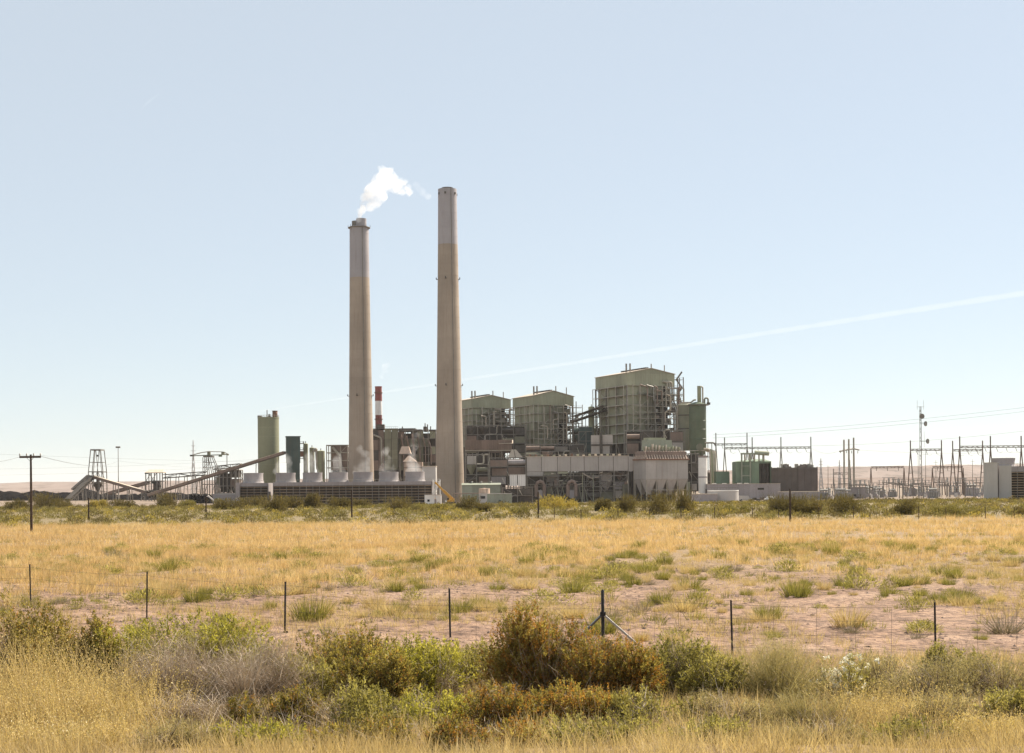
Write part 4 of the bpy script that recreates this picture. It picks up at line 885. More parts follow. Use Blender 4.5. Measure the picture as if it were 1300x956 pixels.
# what hangs below the duct
pbox('lower_casing', 'pale_panel', e, t.x(669.5), t.x(690), .2, 6, t.z(604), t.z(598.2)); pbox('lower_casing', 'green_siding_dark', e, t.x(691), t.x(706), .6, 6, t.z(603), t.z(598.2)); pbox('lower_casing', 'green_siding', e, t.x(708.5), t.x(721), .4, 6, t.z(601), t.z(598.2))
pbox('platform', 'steel', e, t.x(669), t.x(760), -1.5, 1, t.z(604.4), t.z(603.9)); handrail(e, (t.x(669), -1.4, t.z(603.9)), (t.x(760), -1.4, t.z(603.9)), 'steel_pale', n=20)
pbox('platform', 'steel', e, t.x(669), t.x(752), -1.2, 1, t.z(617.4), t.z(617)); handrail(e, (t.x(669), -1.1, t.z(617)), (t.x(752), -1.1, t.z(617)), 'steel_pale', n=18)
pbox('inner_shade', 'steel_dark', e, t.x(672), t.x(797), 9, 12, 0, t.z(599))  # dark backing stands for the shade beneath the duct
for px in (686, 726):
    X = t.x(px); b = MB(); b.tube([(X - 5 * m, -1.9, t.z(630)), (X - 5 * m, -1.9, t.z(616)), (X - 3.6 * m, -1.9, t.z(612.2)), (X, -1.9, t.z(610.5)), (X + 3.6 * m, -1.9, t.z(612.2)), (X + 5 * m, -1.9, t.z(616)), (X + 5 * m, -1.9, t.z(630))], 1.05, 10); b.build('elbow_duct', 'brown_duct', e, smooth=True)
    b = MB(); b.lathe([(2.4, -1.2), (2.4, 1.2)], 18); o = b.build('fan_housing', 'cell_grey', e, (X, -1, t.z(627))); o.rotation_euler = (R(90), 0, 0)
for k in range(7): pbar('leg_brace', 'steel', e, (t.x(696 + 7 * k), 0, 0), (t.x(700 + 7 * k), 0, t.z(618)), .3); pbar('leg_brace', 'green_siding', e, (t.x(704 + 7 * k), -.4, 0), (t.x(700 + 7 * k), -.4, t.z(618)), .3)
pbar('stair_flight', 'roof_pale', e, (t.x(753), -2.4, t.z(608.5)), (t.x(739), -2.4, t.z(600.5)), 1.2, .3); pbar('stair_flight', 'steel', e, (t.x(753), -2.4, t.z(608.5)), (t.x(741), -2.4, t.z(619)), 1.2, .3); pbar('stair_flight', 'steel', e, (t.x(741), -2.4, t.z(619)), (t.x(753), -2.4, 0), 1.2, .3)  # top flight paler than the others, sunlight put into its colour
for px in (739.5, 753): pbar('stair_post', 'green_siding', e, (t.x(px), -2.4, 0), (t.x(px), -2.4, t.z(602)), .35)
for k in range(12):
    px = 694 + rnd.random() * 100; pbox('casing', rnd.choice(['brown_duct', 'steel_dark', 'green_siding_dark', 'steel']), e, t.x(px), t.x(px + 3 + 5 * rnd.random()), 2, 6, t.z(632 - 8 * rnd.random()), t.z(618 - 14 * rnd.random()))
for k in range(10):
    px = 690 + rnd.random() * 95; r0 = 600 + 16 * rnd.random(); pbar('pipe', rnd.choice(['steel_pale', 'roof_pale', 'green_siding']), e, (t.x(px), -1, t.z(r0)), (t.x(px + 2 + rnd.random() * 5), -1, t.z(r0 + 4 * rnd.random() - 2)), .45, kind='cyl')

clutter('grey green machinery in the shade under the long pale duct', 742, 803, 694, 796, 600, 634, 96, mats=('green_siding_dark', 'steel', 'cell_grey', 'brown_duct', 'steel_dark', 'pale_panel'), depth=7, nm='fan_equipment', pale=.5)
t = Th('precipitator', 'big pale hopper bottomed precipitator box with rust streaked ribbed rim', 'precipitator', 820.5, 785, 22); e = t.e; m = t.m
Wx, Wy = 60.5 * m, 34 * m; z0, z1, z2 = t.z(608.5), t.z(583), t.z(572.5)
for k in range(4):
    a, b_ = Wx * k / 4, Wx * (k + 1) / 4
    pbox('wall_panel', 'pale_panel', e, a + .04, b_ - .04, -.04 * (k % 2), .4, z0, z1)
for k in range(3):
    a, b_ = .42 + (Wy - .42) * k / 3, .42 + (Wy - .42) * (k + 1) / 3
    pbox('wall_panel', 'pale_panel', e, -.04 * (k % 2), .4, a + .04, b_ - .04, z0, z1); pbox('wall_panel', 'pale_panel', e, Wx - .4, Wx + .04 * (k % 2), a + .04, b_ - .04, z0, z1)
pbox('core', 'brown_duct', e, .5, Wx - .5, .5, Wy - .2, z0 + .2, z2 - .3)
b = MB(); i1, i2 = -.5, 2.2                                # sloping ribbed rim
b.poly([(i1, i1, z1), (Wx - i1, i1, z1), (Wx - i1, Wy, z1), (i1, Wy, z1), (i2, i2, z2), (Wx - i2, i2, z2), (Wx - i2, Wy, z2), (i2, Wy, z2)], [(3, 2, 1, 0), (4, 5, 6, 7), (0, 1, 5, 4), (1, 2, 6, 5), (2, 3, 7, 6), (3, 0, 4, 7)]); b.build('rim', 'brown_duct', e)
for k in range(16):
    x = Wx * (k + .3) / 16; pbar('rim_rib', 'pink_duct', e, (x, i1 - .12, z1 + .1), (x, i2 - .12, z2), .55, .5)
for k in range(8):
    y = Wy * (k + .5) / 8; pbar('rim_rib', 'pink_duct', e, (i1 - .12, y, z1 + .1), (i2 - .12, y, z2), .55, .5)
pbar('rim_beam', 'rust', e, (-.6, -.6, z1 - .1), (Wx + .6, -.6, z1 - .1), .5, .7); pbar('rim_beam', 'rust', e, (-.6, -.3, z1 - .1), (-.6, Wy, z1 - .1), .5, .7)
for i in range(4):
    for j in range(2):
        b = MB(); cx, cy_ = Wx * (i + .5) / 4, Wy * (j + .5) / 2; hx, hy = Wx / 8 - .15, Wy / 4 - .15; zb = t.z(628)
        b.poly([(cx - .7, cy_ - .7, zb), (cx + .7, cy_ - .7, zb), (cx + .7, cy_ + .7, zb), (cx - .7, cy_ + .7, zb), (cx - hx, cy_ - hy, z0 - .05), (cx + hx, cy_ - hy, z0 - .05), (cx + hx, cy_ + hy, z0 - .05), (cx - hx, cy_ + hy, z0 - .05)], [(3, 2, 1, 0), (4, 5, 6, 7), (0, 1, 5, 4), (1, 2, 6, 5), (2, 3, 7, 6), (3, 0, 4, 7)]); b.build('hopper', 'pale_panel', e)
        pcyl('valve', 'rust', e, cx, cy_, zb - 1.2, zb, .5)
for i in range(5):
    for j in range(3): pbar('leg', 'steel_pale', e, (Wx * i / 4 + (.5 if i == 0 else -.5 if i == 4 else 0), Wy * j / 2 + (.5 if j == 0 else -.3), 0), (Wx * i / 4 + (.5 if i == 0 else -.5 if i == 4 else 0), Wy * j / 2 + (.5 if j == 0 else -.3), z0), .45)
pbar('tie', 'steel_pale', e, (.5, .5, t.z(622)), (Wx - .5, .5, t.z(622)), .35); pbox('hopper_shade', 'shade_void', e, 1, Wx - 1, Wy - 1.5, Wy, 0, z0)  # dark sheet added as the shade among the hopper legs
# roof gear: pale green penthouse and a row of insulators
pbox('penthouse', 'green_pale', e, Wx * .12, Wx * .72, 5, 11, t.z(571), t.z(558)); pbox('penthouse', 'green_siding', e, Wx * .2, Wx * .62, 7, 13, t.z(558), t.z(555))
for k in range(11):
    x = Wx * (.06 + .08 * k); c = pcyl('rapper', rnd.choice(['green_siding', 'roof_pale', 'steel_pale', 'silo_tan']), e, x, 3.2, z2 + .02, z2 + 2 + rnd.random() * 2.2, .55); pbox('rapper_box', 'green_siding', e, x - .9, x + .9, 3.9, 5, z2 + .02, z2 + 2.4)
handrail(e, (i2, i2, z2), (Wx - i2, i2, z2), 'steel_pale', n=16)
pbox('side_stair', 'green_siding', e, Wx + .1, Wx + 2.4, 2, 5, 0, t.z(612)); handrail(e, (Wx + 2.4, 2, t.z(612)), (Wx + 2.4, 5, t.z(612)), n=3)
t = Th('flue_box', 'pale grey box with a dark upright between the middle and right boiler houses', 'duct', 764.5, 830); e = t.e; m = t.m
for (x0, x1, r0, r1) in ((-13.5, -2.4, 564, 552.5), (.8, 14, 564, 552.5), (-13.5, -2.4, 576, 566), (.8, 10, 576, 566)): pbox('panel', 'pale_panel', e, x0 * m, x1 * m, 0, .4, t.z(r0), t.z(r1))
pbox('core', 'steel_dark', e, -13 * m, 13 * m, .5, 8, 0, t.z(553)); pbar('upright', 'steel_dark', e, (-.8 * m, -.3, 0), (-.8 * m, -.3, t.z(549)), 1.2); pbox('ledge', 'steel_dark', e, -14 * m, 14 * m, -.8, .4, t.z(565.6), t.z(564.6)); handrail(e, (-14 * m, -.7, t.z(564.6)), (14 * m, -.7, t.z(564.6)), n=8)
tank('slim tan vessel behind the conveyor to the right boiler house', 751.8, 885, 517, 4, 'silo_tan')
t = Th('dark_block', 'dark green block in the gap right of the middle boiler house', 'building', 744.5, 880); e = t.e; m = t.m
for k in range(2):
    for j in range(3): pbox('wall_panel', 'green_dark', e, (-8.5 + 8.6 * k) * m, (8.4 * k) * m, 0, .4, t.z(575 - 11 * j), t.z(564.4 - 11 * j))
pbox('core', 'shade_void', e, -8.3 * m, 8.2 * m, .5, 10, 0, t.z(543)); frame(e, [-9 * m, 0, 9 * m], [-1.5, 9], [0, t.z(575), t.z(560), t.z(548)], 'steel', .35, .2, 71)

# ---------------------------------------------------------------- scrubber vessels
t = Th('scrubber_vessel', 'tall dark green scrubber vessel with a pipe standing on top', 'vessel', 886.5, 825); e = t.e; m = t.m
b = MB(); b.lathe([(7 * m, t.z(579)), (10.8 * m, t.z(570.5)), (10.8 * m, t.z(514.5))], 40); b.build('shell', 'green_tank', e, smooth=True)
b = MB(); b.lathe([(11.2 * m, t.z(514.6)), (11.8 * m, t.z(514.4)), (11.8 * m, t.z(513)), (10 * m, t.z(512.6)), (4 * m, t.z(510.5)), (.5, t.z(510.2))], 40); b.build('head', 'green_tank', e, smooth=True)
for r_ in (524, 535, 546, 558): b = MB(); b.lathe([(10.8 * m, t.z(r_)), (11 * m, t.z(r_ - .2)), (11 * m, t.z(r_ - .8)), (10.8 * m, t.z(r_ - 1))], 40, cap=False); b.build('stiffener_ring', 'green_tank', e)
pcyl('outlet_pipe', 'silo_tan', e, 2.3 * m, 0, t.z(512), t.z(490), 2.5 * m); pipe(e, [(2.3 * m, 0, t.z(491)), (6.8 * m, 0, t.z(491)), (6.8 * m, 0, t.z(513))], .45, 'steel_pale', bend=1.2)
pipe(e, [(9 * m, 0, t.z(513)), (9 * m, 0, t.z(505.5)), (13.5 * m, 0, t.z(505.5)), (13.5 * m, 0, t.z(513.5))], .5, 'green_siding_dark', bend=1); pipe(e, [(-2 * m, 0, t.z(507.5)), (-5 * m, 0, t.z(508)), (-8 * m, 0, t.z(511)), (-20 * m, 0, t.z(511))], .5, 'steel_pale')
b = MB(); b.lathe([(10.8 * m, t.z(515)), (14.5 * m, t.z(514.8)), (14.5 * m, t.z(514.2)), (10.8 * m, t.z(514.2))], 24, cap=False); b.build('platform', 'steel', e); pbox('valve_box', 'steel_dark', e, 12 * m, 16 * m, -1, 1, t.z(514), t.z(511))
for a in range(6): c = Vector((math.cos(a * 1.047), math.sin(a * 1.047), 0)) * 9 * m; pbar('leg', 'steel', e, c, c + Vector((0, 0, t.z(572))), .6)
pbox('ring_beam', 'steel_pale', e, -12 * m, 12 * m, -11.5 * m, -11 * m, t.z(573), t.z(571.8)); b = MB(); b.tube([(1 * m, -12 * m, t.z(568)), (1 * m, -9 * m, t.z(568))], 4.6 * m, 18); b.build('inlet_drum', 'green_siding_dark', e)
t = Th('absorber_vessel', 'darker vessel tucked behind the tall green scrubber', 'vessel', 871.5, 845); e = t.e; m = t.m
b = MB(); b.lathe([(9.5 * m, t.z(572)), (9.5 * m, t.z(515.5))], 32); b.build('shell', 'green_siding_dark', e, smooth=True); b = MB(); b.lathe([(9.8 * m, t.z(515.5)), (9.8 * m, t.z(514.6)), (3, t.z(512))], 32); b.build('head', 'green_siding_dark', e)
for r_ in (528, 545): b = MB(); b.lathe([(9.5 * m, t.z(r_)), (9.9 * m, t.z(r_ - .3)), (9.9 * m, t.z(r_ - 1)), (9.5 * m, t.z(r_ - 1.3))], 32, cap=False); b.build('stiffener_ring', 'steel_dark', e)
for a in range(4): c = Vector((math.cos(a * 1.57 + .7), math.sin(a * 1.57 + .7), 0)) * 8 * m; pbar('leg', 'steel', e, c, c + Vector((0, 0, t.z(571))), .6)
t = Th('recycle_pipes', 'bundle of tan pipes bending down to the ground beside the scrubber', 'pipes', 902, 812); e = t.e; m = t.m
for k in range(5): pipe(e, [((-8 + 1 * k) * m, k * .5, t.z(570 + .6 * k)), ((-1 + 1.7 * k) * m, k * .5, t.z(570 + .6 * k)), ((.2 + 1.7 * k) * m, k * .5, t.z(576)), ((1 + 1.75 * k) * m, k * .5, 0)], .62, rnd.choice(['steel_pale', 'silo_tan', 'roof_pale']), bend=2.5)
for k in range(3): pbar('post', 'steel', e, ((-2 + 5 * k) * m, 2.5, 0), ((-2 + 5 * k) * m, 2.5, t.z(561)), .4)
pipe(e, [(-6 * m, 2.5, t.z(562)), (6 * m, 2.5, t.z(562)), (8 * m, 2.5, t.z(566))], .5, 'steel'); pbar('cross_beam', 'steel', e, (-4 * m, 2.5, t.z(580)), (9 * m, 2.5, t.z(580)), .4)
t = Th('scrubber_stack', 'short white round stack standing on the concrete pad below the scrubber', 'stack', 892.5, 770); e = t.e; m = t.m
for k in range(3):
    r0, r1 = (626, 606, 594.5, 581)[k], (626, 606, 594.5, 581)[k + 1]; b = MB(); b.lathe([(5.6 * m, max(0, t.z(r0))), (5.6 * m, t.z(r1) - .05)], 28); b.build('shell_section', 'white_paint', e, smooth=True)
b = MB(); b.lathe([(5.6 * m, t.z(606.6)), (5.8 * m, t.z(606.4)), (5.8 * m, t.z(605)), (5.6 * m, t.z(604.8))], 28, cap=False); b.build('flange', 'cell_grey', e)
b = MB(); b.lathe([(5.6 * m, t.z(581)), (6.1 * m, t.z(580.6)), (6.1 * m, t.z(579.6)), (3, t.z(578.5))], 28); b.build('cap', 'cell_grey', e); pbox('access_door', 'steel_dark', e, 2.5 * m, 5 * m, -5.6 * m, -3.2 * m, 0, t.z(621))
clutter('pipes and walkways between the precipitator and the white stack', 878, 800, 868, 888, 576, 624, 74, mats=('steel_dark', 'green_siding_dark', 'steel', 'pale_panel'), depth=5, nm='walkway_tower', cat='walkways')
clutter('steelwork behind the feet of the tan pipe bundle', 912, 830, 898, 926, 600, 622, 75, mats=('steel_dark', 'green_siding_dark', 'brown_duct'), depth=5, nm='pipe_rack', cat='pipe rack')

# ---------------------------------------------------------------- concrete pads, transformer building, screen wall
def slab(label, px, D, x0, x1, top, mat, depth=8, panels=3, name='retaining_wall', cat='wall', cap='roof_pale', face=None):
    t = Th(name, label, cat, px, D); e = t.e; zt = t.z(top); X0, X1 = t.x(x0), t.x(x1)
    for k in range(panels): pbox('wall_panel', mat, e, X0 + (X1 - X0) * k / panels + .03, X0 + (X1 - X0) * (k + 1) / panels - .03, -.02 * (k % 2), .35, -.5, zt)
    pbox('fill', mat, e, X0 + .05, X1 - .05, .4, depth, -.5, zt - .05); pbox('coping', cap, e, X0 - .1, X1 + .1, -.12, depth + .1, zt, zt + .22)
    return t
slab('low grey concrete wall left of the white curved tank', 896, 700, 881, 911, 627.5, 'lavender_wall')
t = Th('settling_tank', 'broad white curved basin beside the low grey wall', 'basin', 918, 712); e = t.e; m = t.m
b = MB(); b.lathe([(19.5 * m, -1), (19.5 * m, t.z(622.5)), (18.6 * m, t.z(622.5)), (18.6 * m, t.z(625))], 56); b.build('basin_wall', 'pale_wall', e, smooth=True); b = MB(); b.lathe([(19.5 * m, t.z(623.5)), (19.8 * m, t.z(623.4)), (19.8 * m, t.z(622.4)), (19.5 * m, t.z(622.3))], 56, cap=False); b.build('rim', 'white_paint', e)
pbox('walkway', 'steel', e, -19 * m, 19 * m, -.5, .5, t.z(622.2), t.z(621.8)); handrail(e, (-19 * m, -.5, t.z(621.8)), (19 * m, -.5, t.z(621.8)), n=10)
tl = slab('long flat topped grey wall below the green transformer building', 944, 765, 898, 991, 614.5, 'lavender_wall', 16, 7)
for px in (905, 918, 937, 946): pbox('roof_hatch', 'white_paint', tl.e, tl.x(px), tl.x(px + 5), 1, 3, tl.z(614.2), tl.z(613.2))
pbox('opening', 'shade_void', tl.e, tl.x(962), tl.x(970), -.1, .1, tl.z(622), tl.z(619.5))
slab('low grey wall behind the dark shrubs, right of the parked vehicles', 1020, 735, 993, 1046, 624.5, 'cell_grey', 12, 4)

t = Th('transformer_building', 'bright green transformer building with an open dark bay', 'building', 957, 790); e = t.e; m = t.m
zt = t.z(586)
for k in range(3): pbox('wall_panel', 'green_bright', e, (-22.5 + 9.9 * k) * m, (-22.5 + 9.9 * k + 9.7) * m, 0, .4, 0, zt)
pbox('core', 'green_bright', e, -22.3 * m, 6.5 * m, .5, 14, 0, zt - .1); pbox('bay_back', 'brown_screen', e, 6.6 * m, 22 * m, 5, 5.5, 0, zt); pbox('bay_side', 'green_bright', e, 21.5 * m, 22.4 * m, 0, 14, 0, zt); pbox('bay_lintel', 'green_bright', e, 6.8 * m, 21.4 * m, 0, .5, t.z(588.5), zt + .02)
for k in range(3): pbox('bay_post', 'steel_dark', e, (9 + 4.2 * k) * m, (9.6 + 4.2 * k) * m, .6, 1.2, 0, t.z(588.6))
for k in range(4): pbox('transformer_radiator', 'steel_dark', e, (8.2 + 3.2 * k) * m, (10.4 + 3.2 * k) * m, 2, 4, 0, t.z(593 + k))
b = MB(); b.poly([(-23 * m, -.6, zt), (23 * m, -.6, zt), (23 * m, 14.5, zt), (-23 * m, 14.5, zt), (-14 * m, 6, zt + .8), (14 * m, 6, zt + 1.7)], [(3, 2, 1, 0), (0, 1, 5, 4), (2, 3, 4, 5), (1, 2, 5), (3, 0, 4)]); b.build('roof', 'green_bright', e)
for x in (-16, -5):
    pbar('frame_post', 'green_pale', e, (x * m, -1.2, 0), ((x + .6) * m, -1.2, t.z(576)), .8, .8)
    pbar('frame_post', 'green_pale', e, ((x + 18) * m, 2, zt), ((x + 18) * m, 2, t.z(576)), .8, .8)
pbox('frame_beam', 'green_pale', e, -16.6 * m, 18 * m, -1.5, -.4, t.z(577), t.z(575)); pbox('frame_beam', 'green_pale', e, -16.3 * m, -4 * m, -1.6, -.8, t.z(604.5), t.z(603.2)); pbox('frame_beam', 'green_pale', e, -16.3 * m, -4 * m, -1.6, -.8, t.z(592), t.z(591))
b = MB(); b.tube([(2 * m, 1, t.z(574.5)), (20 * m, 1, t.z(576))], 1.2, 12); b.build('bus_duct', 'green_siding', e)
for k in range(5): pcyl('insulator', 'steel_pale', e, (-11 + 6 * k) * m, 0, t.z(585.5), t.z(577), .45)
slab('small green block left of the transformer building', 917, 800, 909, 926, 599, 'green_bright', 8, 2, 'equipment_house', 'building', 'green_bright')

t = Th('screen_wall', 'tall brown slatted screen wall right of the transformer building', 'wall', 1009, 775); e = t.e; m = t.m
ed = list(np.linspace(980, 1038, 8))
for k in range(7): pbox('screen_panel', 'brown_screen' if k < 4 else 'brown_screen2', e, t.x(ed[k]) + .05, t.x(ed[k + 1]) - .05, (.0 if k < 4 else -.5), (.4 if k < 4 else -.1), 0, t.z(593.5))
for k in range(8): pbar('post', 'steel_dark', e, (t.x(ed[k]), .7, 0), (t.x(ed[k]), .7, t.z(592.6)), .4)
pbox('return_wall', 'brown_screen', e, t.x(1037.3), t.x(1038.4), .0, 14, 0, t.z(593.8)); pbox('rail', 'steel', e, t.x(980), t.x(1038), -.62, -.52, t.z(594.6), t.z(594.1))
rr = random.Random(77)
for k in range(26):
    px = 994 + rr.random() * 41; pbox('equipment_top', rr.choice(['steel', 'brown_duct', 'steel_pale', 'galv']), e, t.x(px), t.x(px + 1 + 2.5 * rr.random()), 3, 6, t.z(600), t.z(592.5 - 4 * rr.random()))

# ---------------------------------------------------------------- switchyard
def a_leg(e, x, zb, zt, spread, mat, th=.5, dy=0.0):
    pbar('a_frame_leg', mat, e, (x - spread, dy, 0), (x, dy, zb), th); pbar('a_frame_leg', mat, e, (x + spread, dy, 0), (x, dy, zb), th); pbar('spire', mat, e, (x, dy, zb - .5), (x, dy, zt), th * 1.1)
    pbar('a_frame_tie', mat, e, (x - spread * .5, dy, zb * .5), (x + spread * .5, dy, zb * .5), th * .7)
def gantry(label, posts, beam_row, top_row, D, mat='steel', spread=4.4, th=.5, strings=3, grp='switchyard gantries', slope=0, nm='line_gantry'):
    px = sum(posts) / len(posts); t = Th(nm, label, 'gantry', px, D, 0, grp); e = t.e; m = t.m; zb, zt = t.z(beam_row), t.z(top_row)
    for p in posts: a_leg(e, t.x(p), zb, zt, spread * m, mat, th)
    for k in range(len(posts) - 1):
        a, b_ = t.x(posts[k]), t.x(posts[k + 1])
        for dz in (0, .9): pbar('beam_chord', mat, e, (a, 0, zb + dz), (b_, 0, zb + dz), th * .8)
        n = max(4, int((b_ - a) / 2.5))
        for j in range(n): pbar('beam_lacing', mat, e, (a + (b_ - a) * j / n, 0, zb + (.9 if j % 2 else 0)), (a + (b_ - a) * (j + 1) / n, 0, zb + (0 if j % 2 else .9)), th * .5)
        for j in range(strings):
            x = a + (b_ - a) * (j + .6) / (strings + .2); pbar('insulator', 'steel', e, (x, 0, zb), (x + .8, 0, zb - 2.2), .3, kind='cyl')
            b = MB(); b.tube([(x + .8, 0, zb - 2.2), (x + 2.2, 0, zb - 2.9), (x + 3.6, 0, zb - 2.3)], .06, 4); b.build('jumper', 'wire', e)
    return t
gantry('shorter gantry farther back, left end by the scrubber pipes', [909.5, 949], 565, 549.5, 905)
gantry('long four post gantry above the green transformer building', [920.5, 955.5, 992, 1030], 569.5, 555, 880)
gantry('two post gantry around the dish mast', [1156.4, 1195.8], 572, 559, 840, 'gantry_steel')
gantry('two post gantry with the lower beam, left of the edge cooling tower', [1210, 1248], 572.5, 559.5, 850, 'gantry_steel')
gantry('tall gantry whose beam runs off the right edge of the picture', [1219, 1258, 1297, 1336], 568, 553.5, 790, 'gantry_steel')
def portal(label, x0, x1, top, D, mat='gantry_steel'):
    t = Th('bus_portal', label, 'gantry', (x0 + x1) / 2, D, 0, 'low bus portals'); e = t.e; m = t.m; zt = t.z(top)
    for x in (x0, x1):
        for s in (-1, 1): pbar('leg', mat, e, (t.x(x) + s * 2 * m, 0, 0), (t.x(x), 0, zt), .4)
    for dz in (0, .8): pbar('beam_chord', mat, e, (t.x(x0), 0, zt + dz), (t.x(x1), 0, zt + dz), .35)
    n = 9
    for j in range(n): pbar('beam_lacing', mat, e, (t.x(x0 + (x1 - x0) * j / n), 0, zt + (.8 if j % 2 else 0)), (t.x(x0 + (x1 - x0) * (j + 1) / n), 0, zt + (0 if j % 2 else .8)), .2)
    for j in range(3): x = t.x(x0 + (x1 - x0) * (j + .5) / 3); pbar('insulator', 'steel', e, (x, 0, zt), (x, 0, zt - 1.6), .3, kind='cyl')
portal('low portal frame right of the three round poles', 1106, 1148, 594, 800)
portal('low portal frame behind the right hand gantries', 1184, 1223, 594, 815)
t = Th('round_pole_group', 'three tall pale round poles joined by one crossarm', 'power poles', 1078, 780); e = t.e; m = t.m
for px, top in ((1069.8, 558.5), (1078.2, 557.5), (1086.8, 555.3)):
    b = MB(); b.lathe([(1.45 * m, 0), (1.05 * m, t.z(top))], 16, t.x(px), (px - 1078) * .5); b.build('pole', 'steel_pale', e, smooth=True)
b = MB(); b.tube([(t.x(1062.5), -7.5, t.z(573.5)), (t.x(1069.8), -4, t.z(572)), (t.x(1078), 0, t.z(570.5)), (t.x(1087), 4.4, t.z(569.5)), (t.x(1095.5), 8, t.z(570.8))], .42, 8); b.build('crossarm', 'steel', e)
for px in (1064, 1074, 1083, 1094): pbar('insulator', 'green_pale', e, (t.x(px), (px - 1078) * .5, t.z(572)), (t.x(px), (px - 1078) * .5, t.z(575.5)), .35, kind='cyl')
pbar('stay_pole', 'steel', e, (t.x(1082.5), 3, 0), (t.x(1079), 0, t.z(584)), .5)
gantry('small dark portal at the feet of the three round poles', [1058.5, 1080], 602, 595, 870, 'steel', 1.2, .4, 1)

t = Th('dish_mast', 'slender lattice radio mast carrying three round dishes', 'radio mast', 1169.5, 800); e = t.e; m = t.m; H = t.z(516)
tri = [(.75 * math.cos(a), .75 * math.sin(a)) for a in (.5, 2.6, 4.7)]
for x, y in tri: pbar('mast_leg', 'steel', e, (x, y, 0), (x * .7, y * .7, H), .17)
for k in range(30):
    z0, z1 = H * k / 30, H * (k + 1) / 30; f0, f1 = 1 - .3 * k / 30, 1 - .3 * (k + 1) / 30
    i, j = k % 3, (k + 1) % 3; pbar('lacing', 'steel', e, (tri[i][0] * f0, tri[i][1] * f0, z0), (tri[j][0] * f1, tri[j][1] * f1, z1), .1); pbar('lacing', 'steel', e, (tri[j][0] * f0, tri[j][1] * f0, z0), (tri[i][0] * f1, tri[i][1] * f1, z1), .1)
def dish(px, row, r_, yaw, off):
    b = MB(); b.lathe([(.1, -.55), (r_ * .6, -.4), (r_, 0), (r_ * 1.0, .55), (r_ * .93, .55), (.1, .45)], 22)
    o = b.build('dish', 'steel', e, (t.x(px), -off, t.z(row)), smooth=True); o.rotation_euler = (R(90), 0, R(yaw)); pbar('dish_arm', 'steel', e, (0, 0, t.z(row)), (t.x(px), -off * .5, t.z(row)), .22)
dish(1170, 528.7, 3.3 * m, 5, 1.6); dish(1175, 538, 3.2 * m, 48, .6); dish(1177.4, 560.3, 3.2 * m, 48, .6)
pbar('antenna', 'steel_pale', e, (-4 * m, 0, t.z(520)), (-4 * m, 0, t.z(508)), .12); pbar('antenna', 'steel_pale', e, (4 * m, 0, t.z(520)), (4 * m, 0, t.z(508)), .12); pbar('antenna_arm', 'steel_pale', e, (-5 * m, 0, t.z(516.5)), (5 * m, 0, t.z(516.5)), .16)
pbar('antenna', 'steel_pale', e, (4.6 * m, 0, t.z(548)), (4.6 * m, 0, t.z(568)), .1)
for k, (px, top) in enumerate(((1166, 569), (1175.5, 573), (1188.5, 584), (1051.5, 590), (1235, 583))):
    t = Th('lightning_pole', ['thin pole just left of the dish mast', 'thin pole just right of the dish mast', 'short thin cross topped pole under the right gantries', 'thin pole between the screen wall and the round poles', 'thin pole inside the lower beam gantry'][k], 'pole', px, 860); H = t.z(top)
    b = MB(); b.lathe([(.22, 0), (.1, H)], 8); b.build('shaft', 'steel', t.e); pbar('tip_arm', 'steel', t.e, (-1.4, 0, H * .93), (1.4, 0, H * .93), .14)
# bus supports, breakers and transformers: each one a thing
rr = random.Random(101); kinds = {}
def breaker_proto():
    e = add('circuit_breaker', None, None, (0, 0, 0))
    for x in (-1.6, 0, 1.6):
        b = MB(); b.lathe([(.35, 2.2), (.5, 2.5), (.3, 3.2), (.5, 3.5), (.3, 4.2), (.45, 4.6), (.1, 5.2)], 8, x, 0); b.build('bushing', 'galv', e)
    pbox('tank_body', 'cell_grey', e, -2.3, 2.3, -.8, .8, 1.0, 2.2)
    for x in (-2, 2):
        for y in (-.6, .6): pbar('leg', 'steel', e, (x, y, 0), (x, y, 1.0), .2)
    pbox('control_cabinet', 'pale_wall', e, -.7, .7, -1.5, -.9, .2, 1.8); return e
def support_proto():
    e = add('bus_support', None, None, (0, 0, 0))
    for x in (-2.2, 2.2): pbar('post', 'steel', e, (x, 0, 0), (x, 0, 4.6), .26)
    pbar('top_beam', 'steel', e, (-2.8, 0, 4.6), (2.8, 0, 4.6), .28)
    for x in (-2, 0, 2):
        b = MB(); b.lathe([(.16, 4.7), (.26, 5.0), (.16, 5.3), (.26, 5.6), (.14, 6.2)], 8, x, 0); b.build('insulator', 'galv', e)
    pbar('bus_bar', 'galv', e, (-2.9, 0, 6.25), (2.9, 0, 6.25), .14); return e
def trafo_proto():
    e = add('power_transformer', None, None, (0, 0, 0))
    pbox('tank_body', 'cell_grey', e, -2.6, 2.6, -1.5, 1.5, .3, 3.8)
    for k in range(6): pbox('radiator_fin', 'galv', e, -2.5 + .9 * k, -1.9 + .9 * k, -2.3, -1.55, .6, 3.4)
    b = MB(); b.tube([(-2.2, 0, 4.8), (2.2, 0, 4.8)], .55, 12); b.build('conservator', 'galv', e)
    for x in (-1.5, 0, 1.5): b = MB(); b.lathe([(.25, 3.8), (.35, 4.3), (.2, 4.9), (.3, 5.4), (.1, 6.2)], 8, x, .7); b.build('bushing', 'galv', e)
    pbox('plinth', 'pale_wall', e, -3, 3, -2.4, 1.8, 0, .28); return e
def copy_tree(o, parent=None):
    c = o.copy(); COL.objects.link(c); c.parent = parent
    for ch in list(o.children): copy_tree(ch, c)
    return c
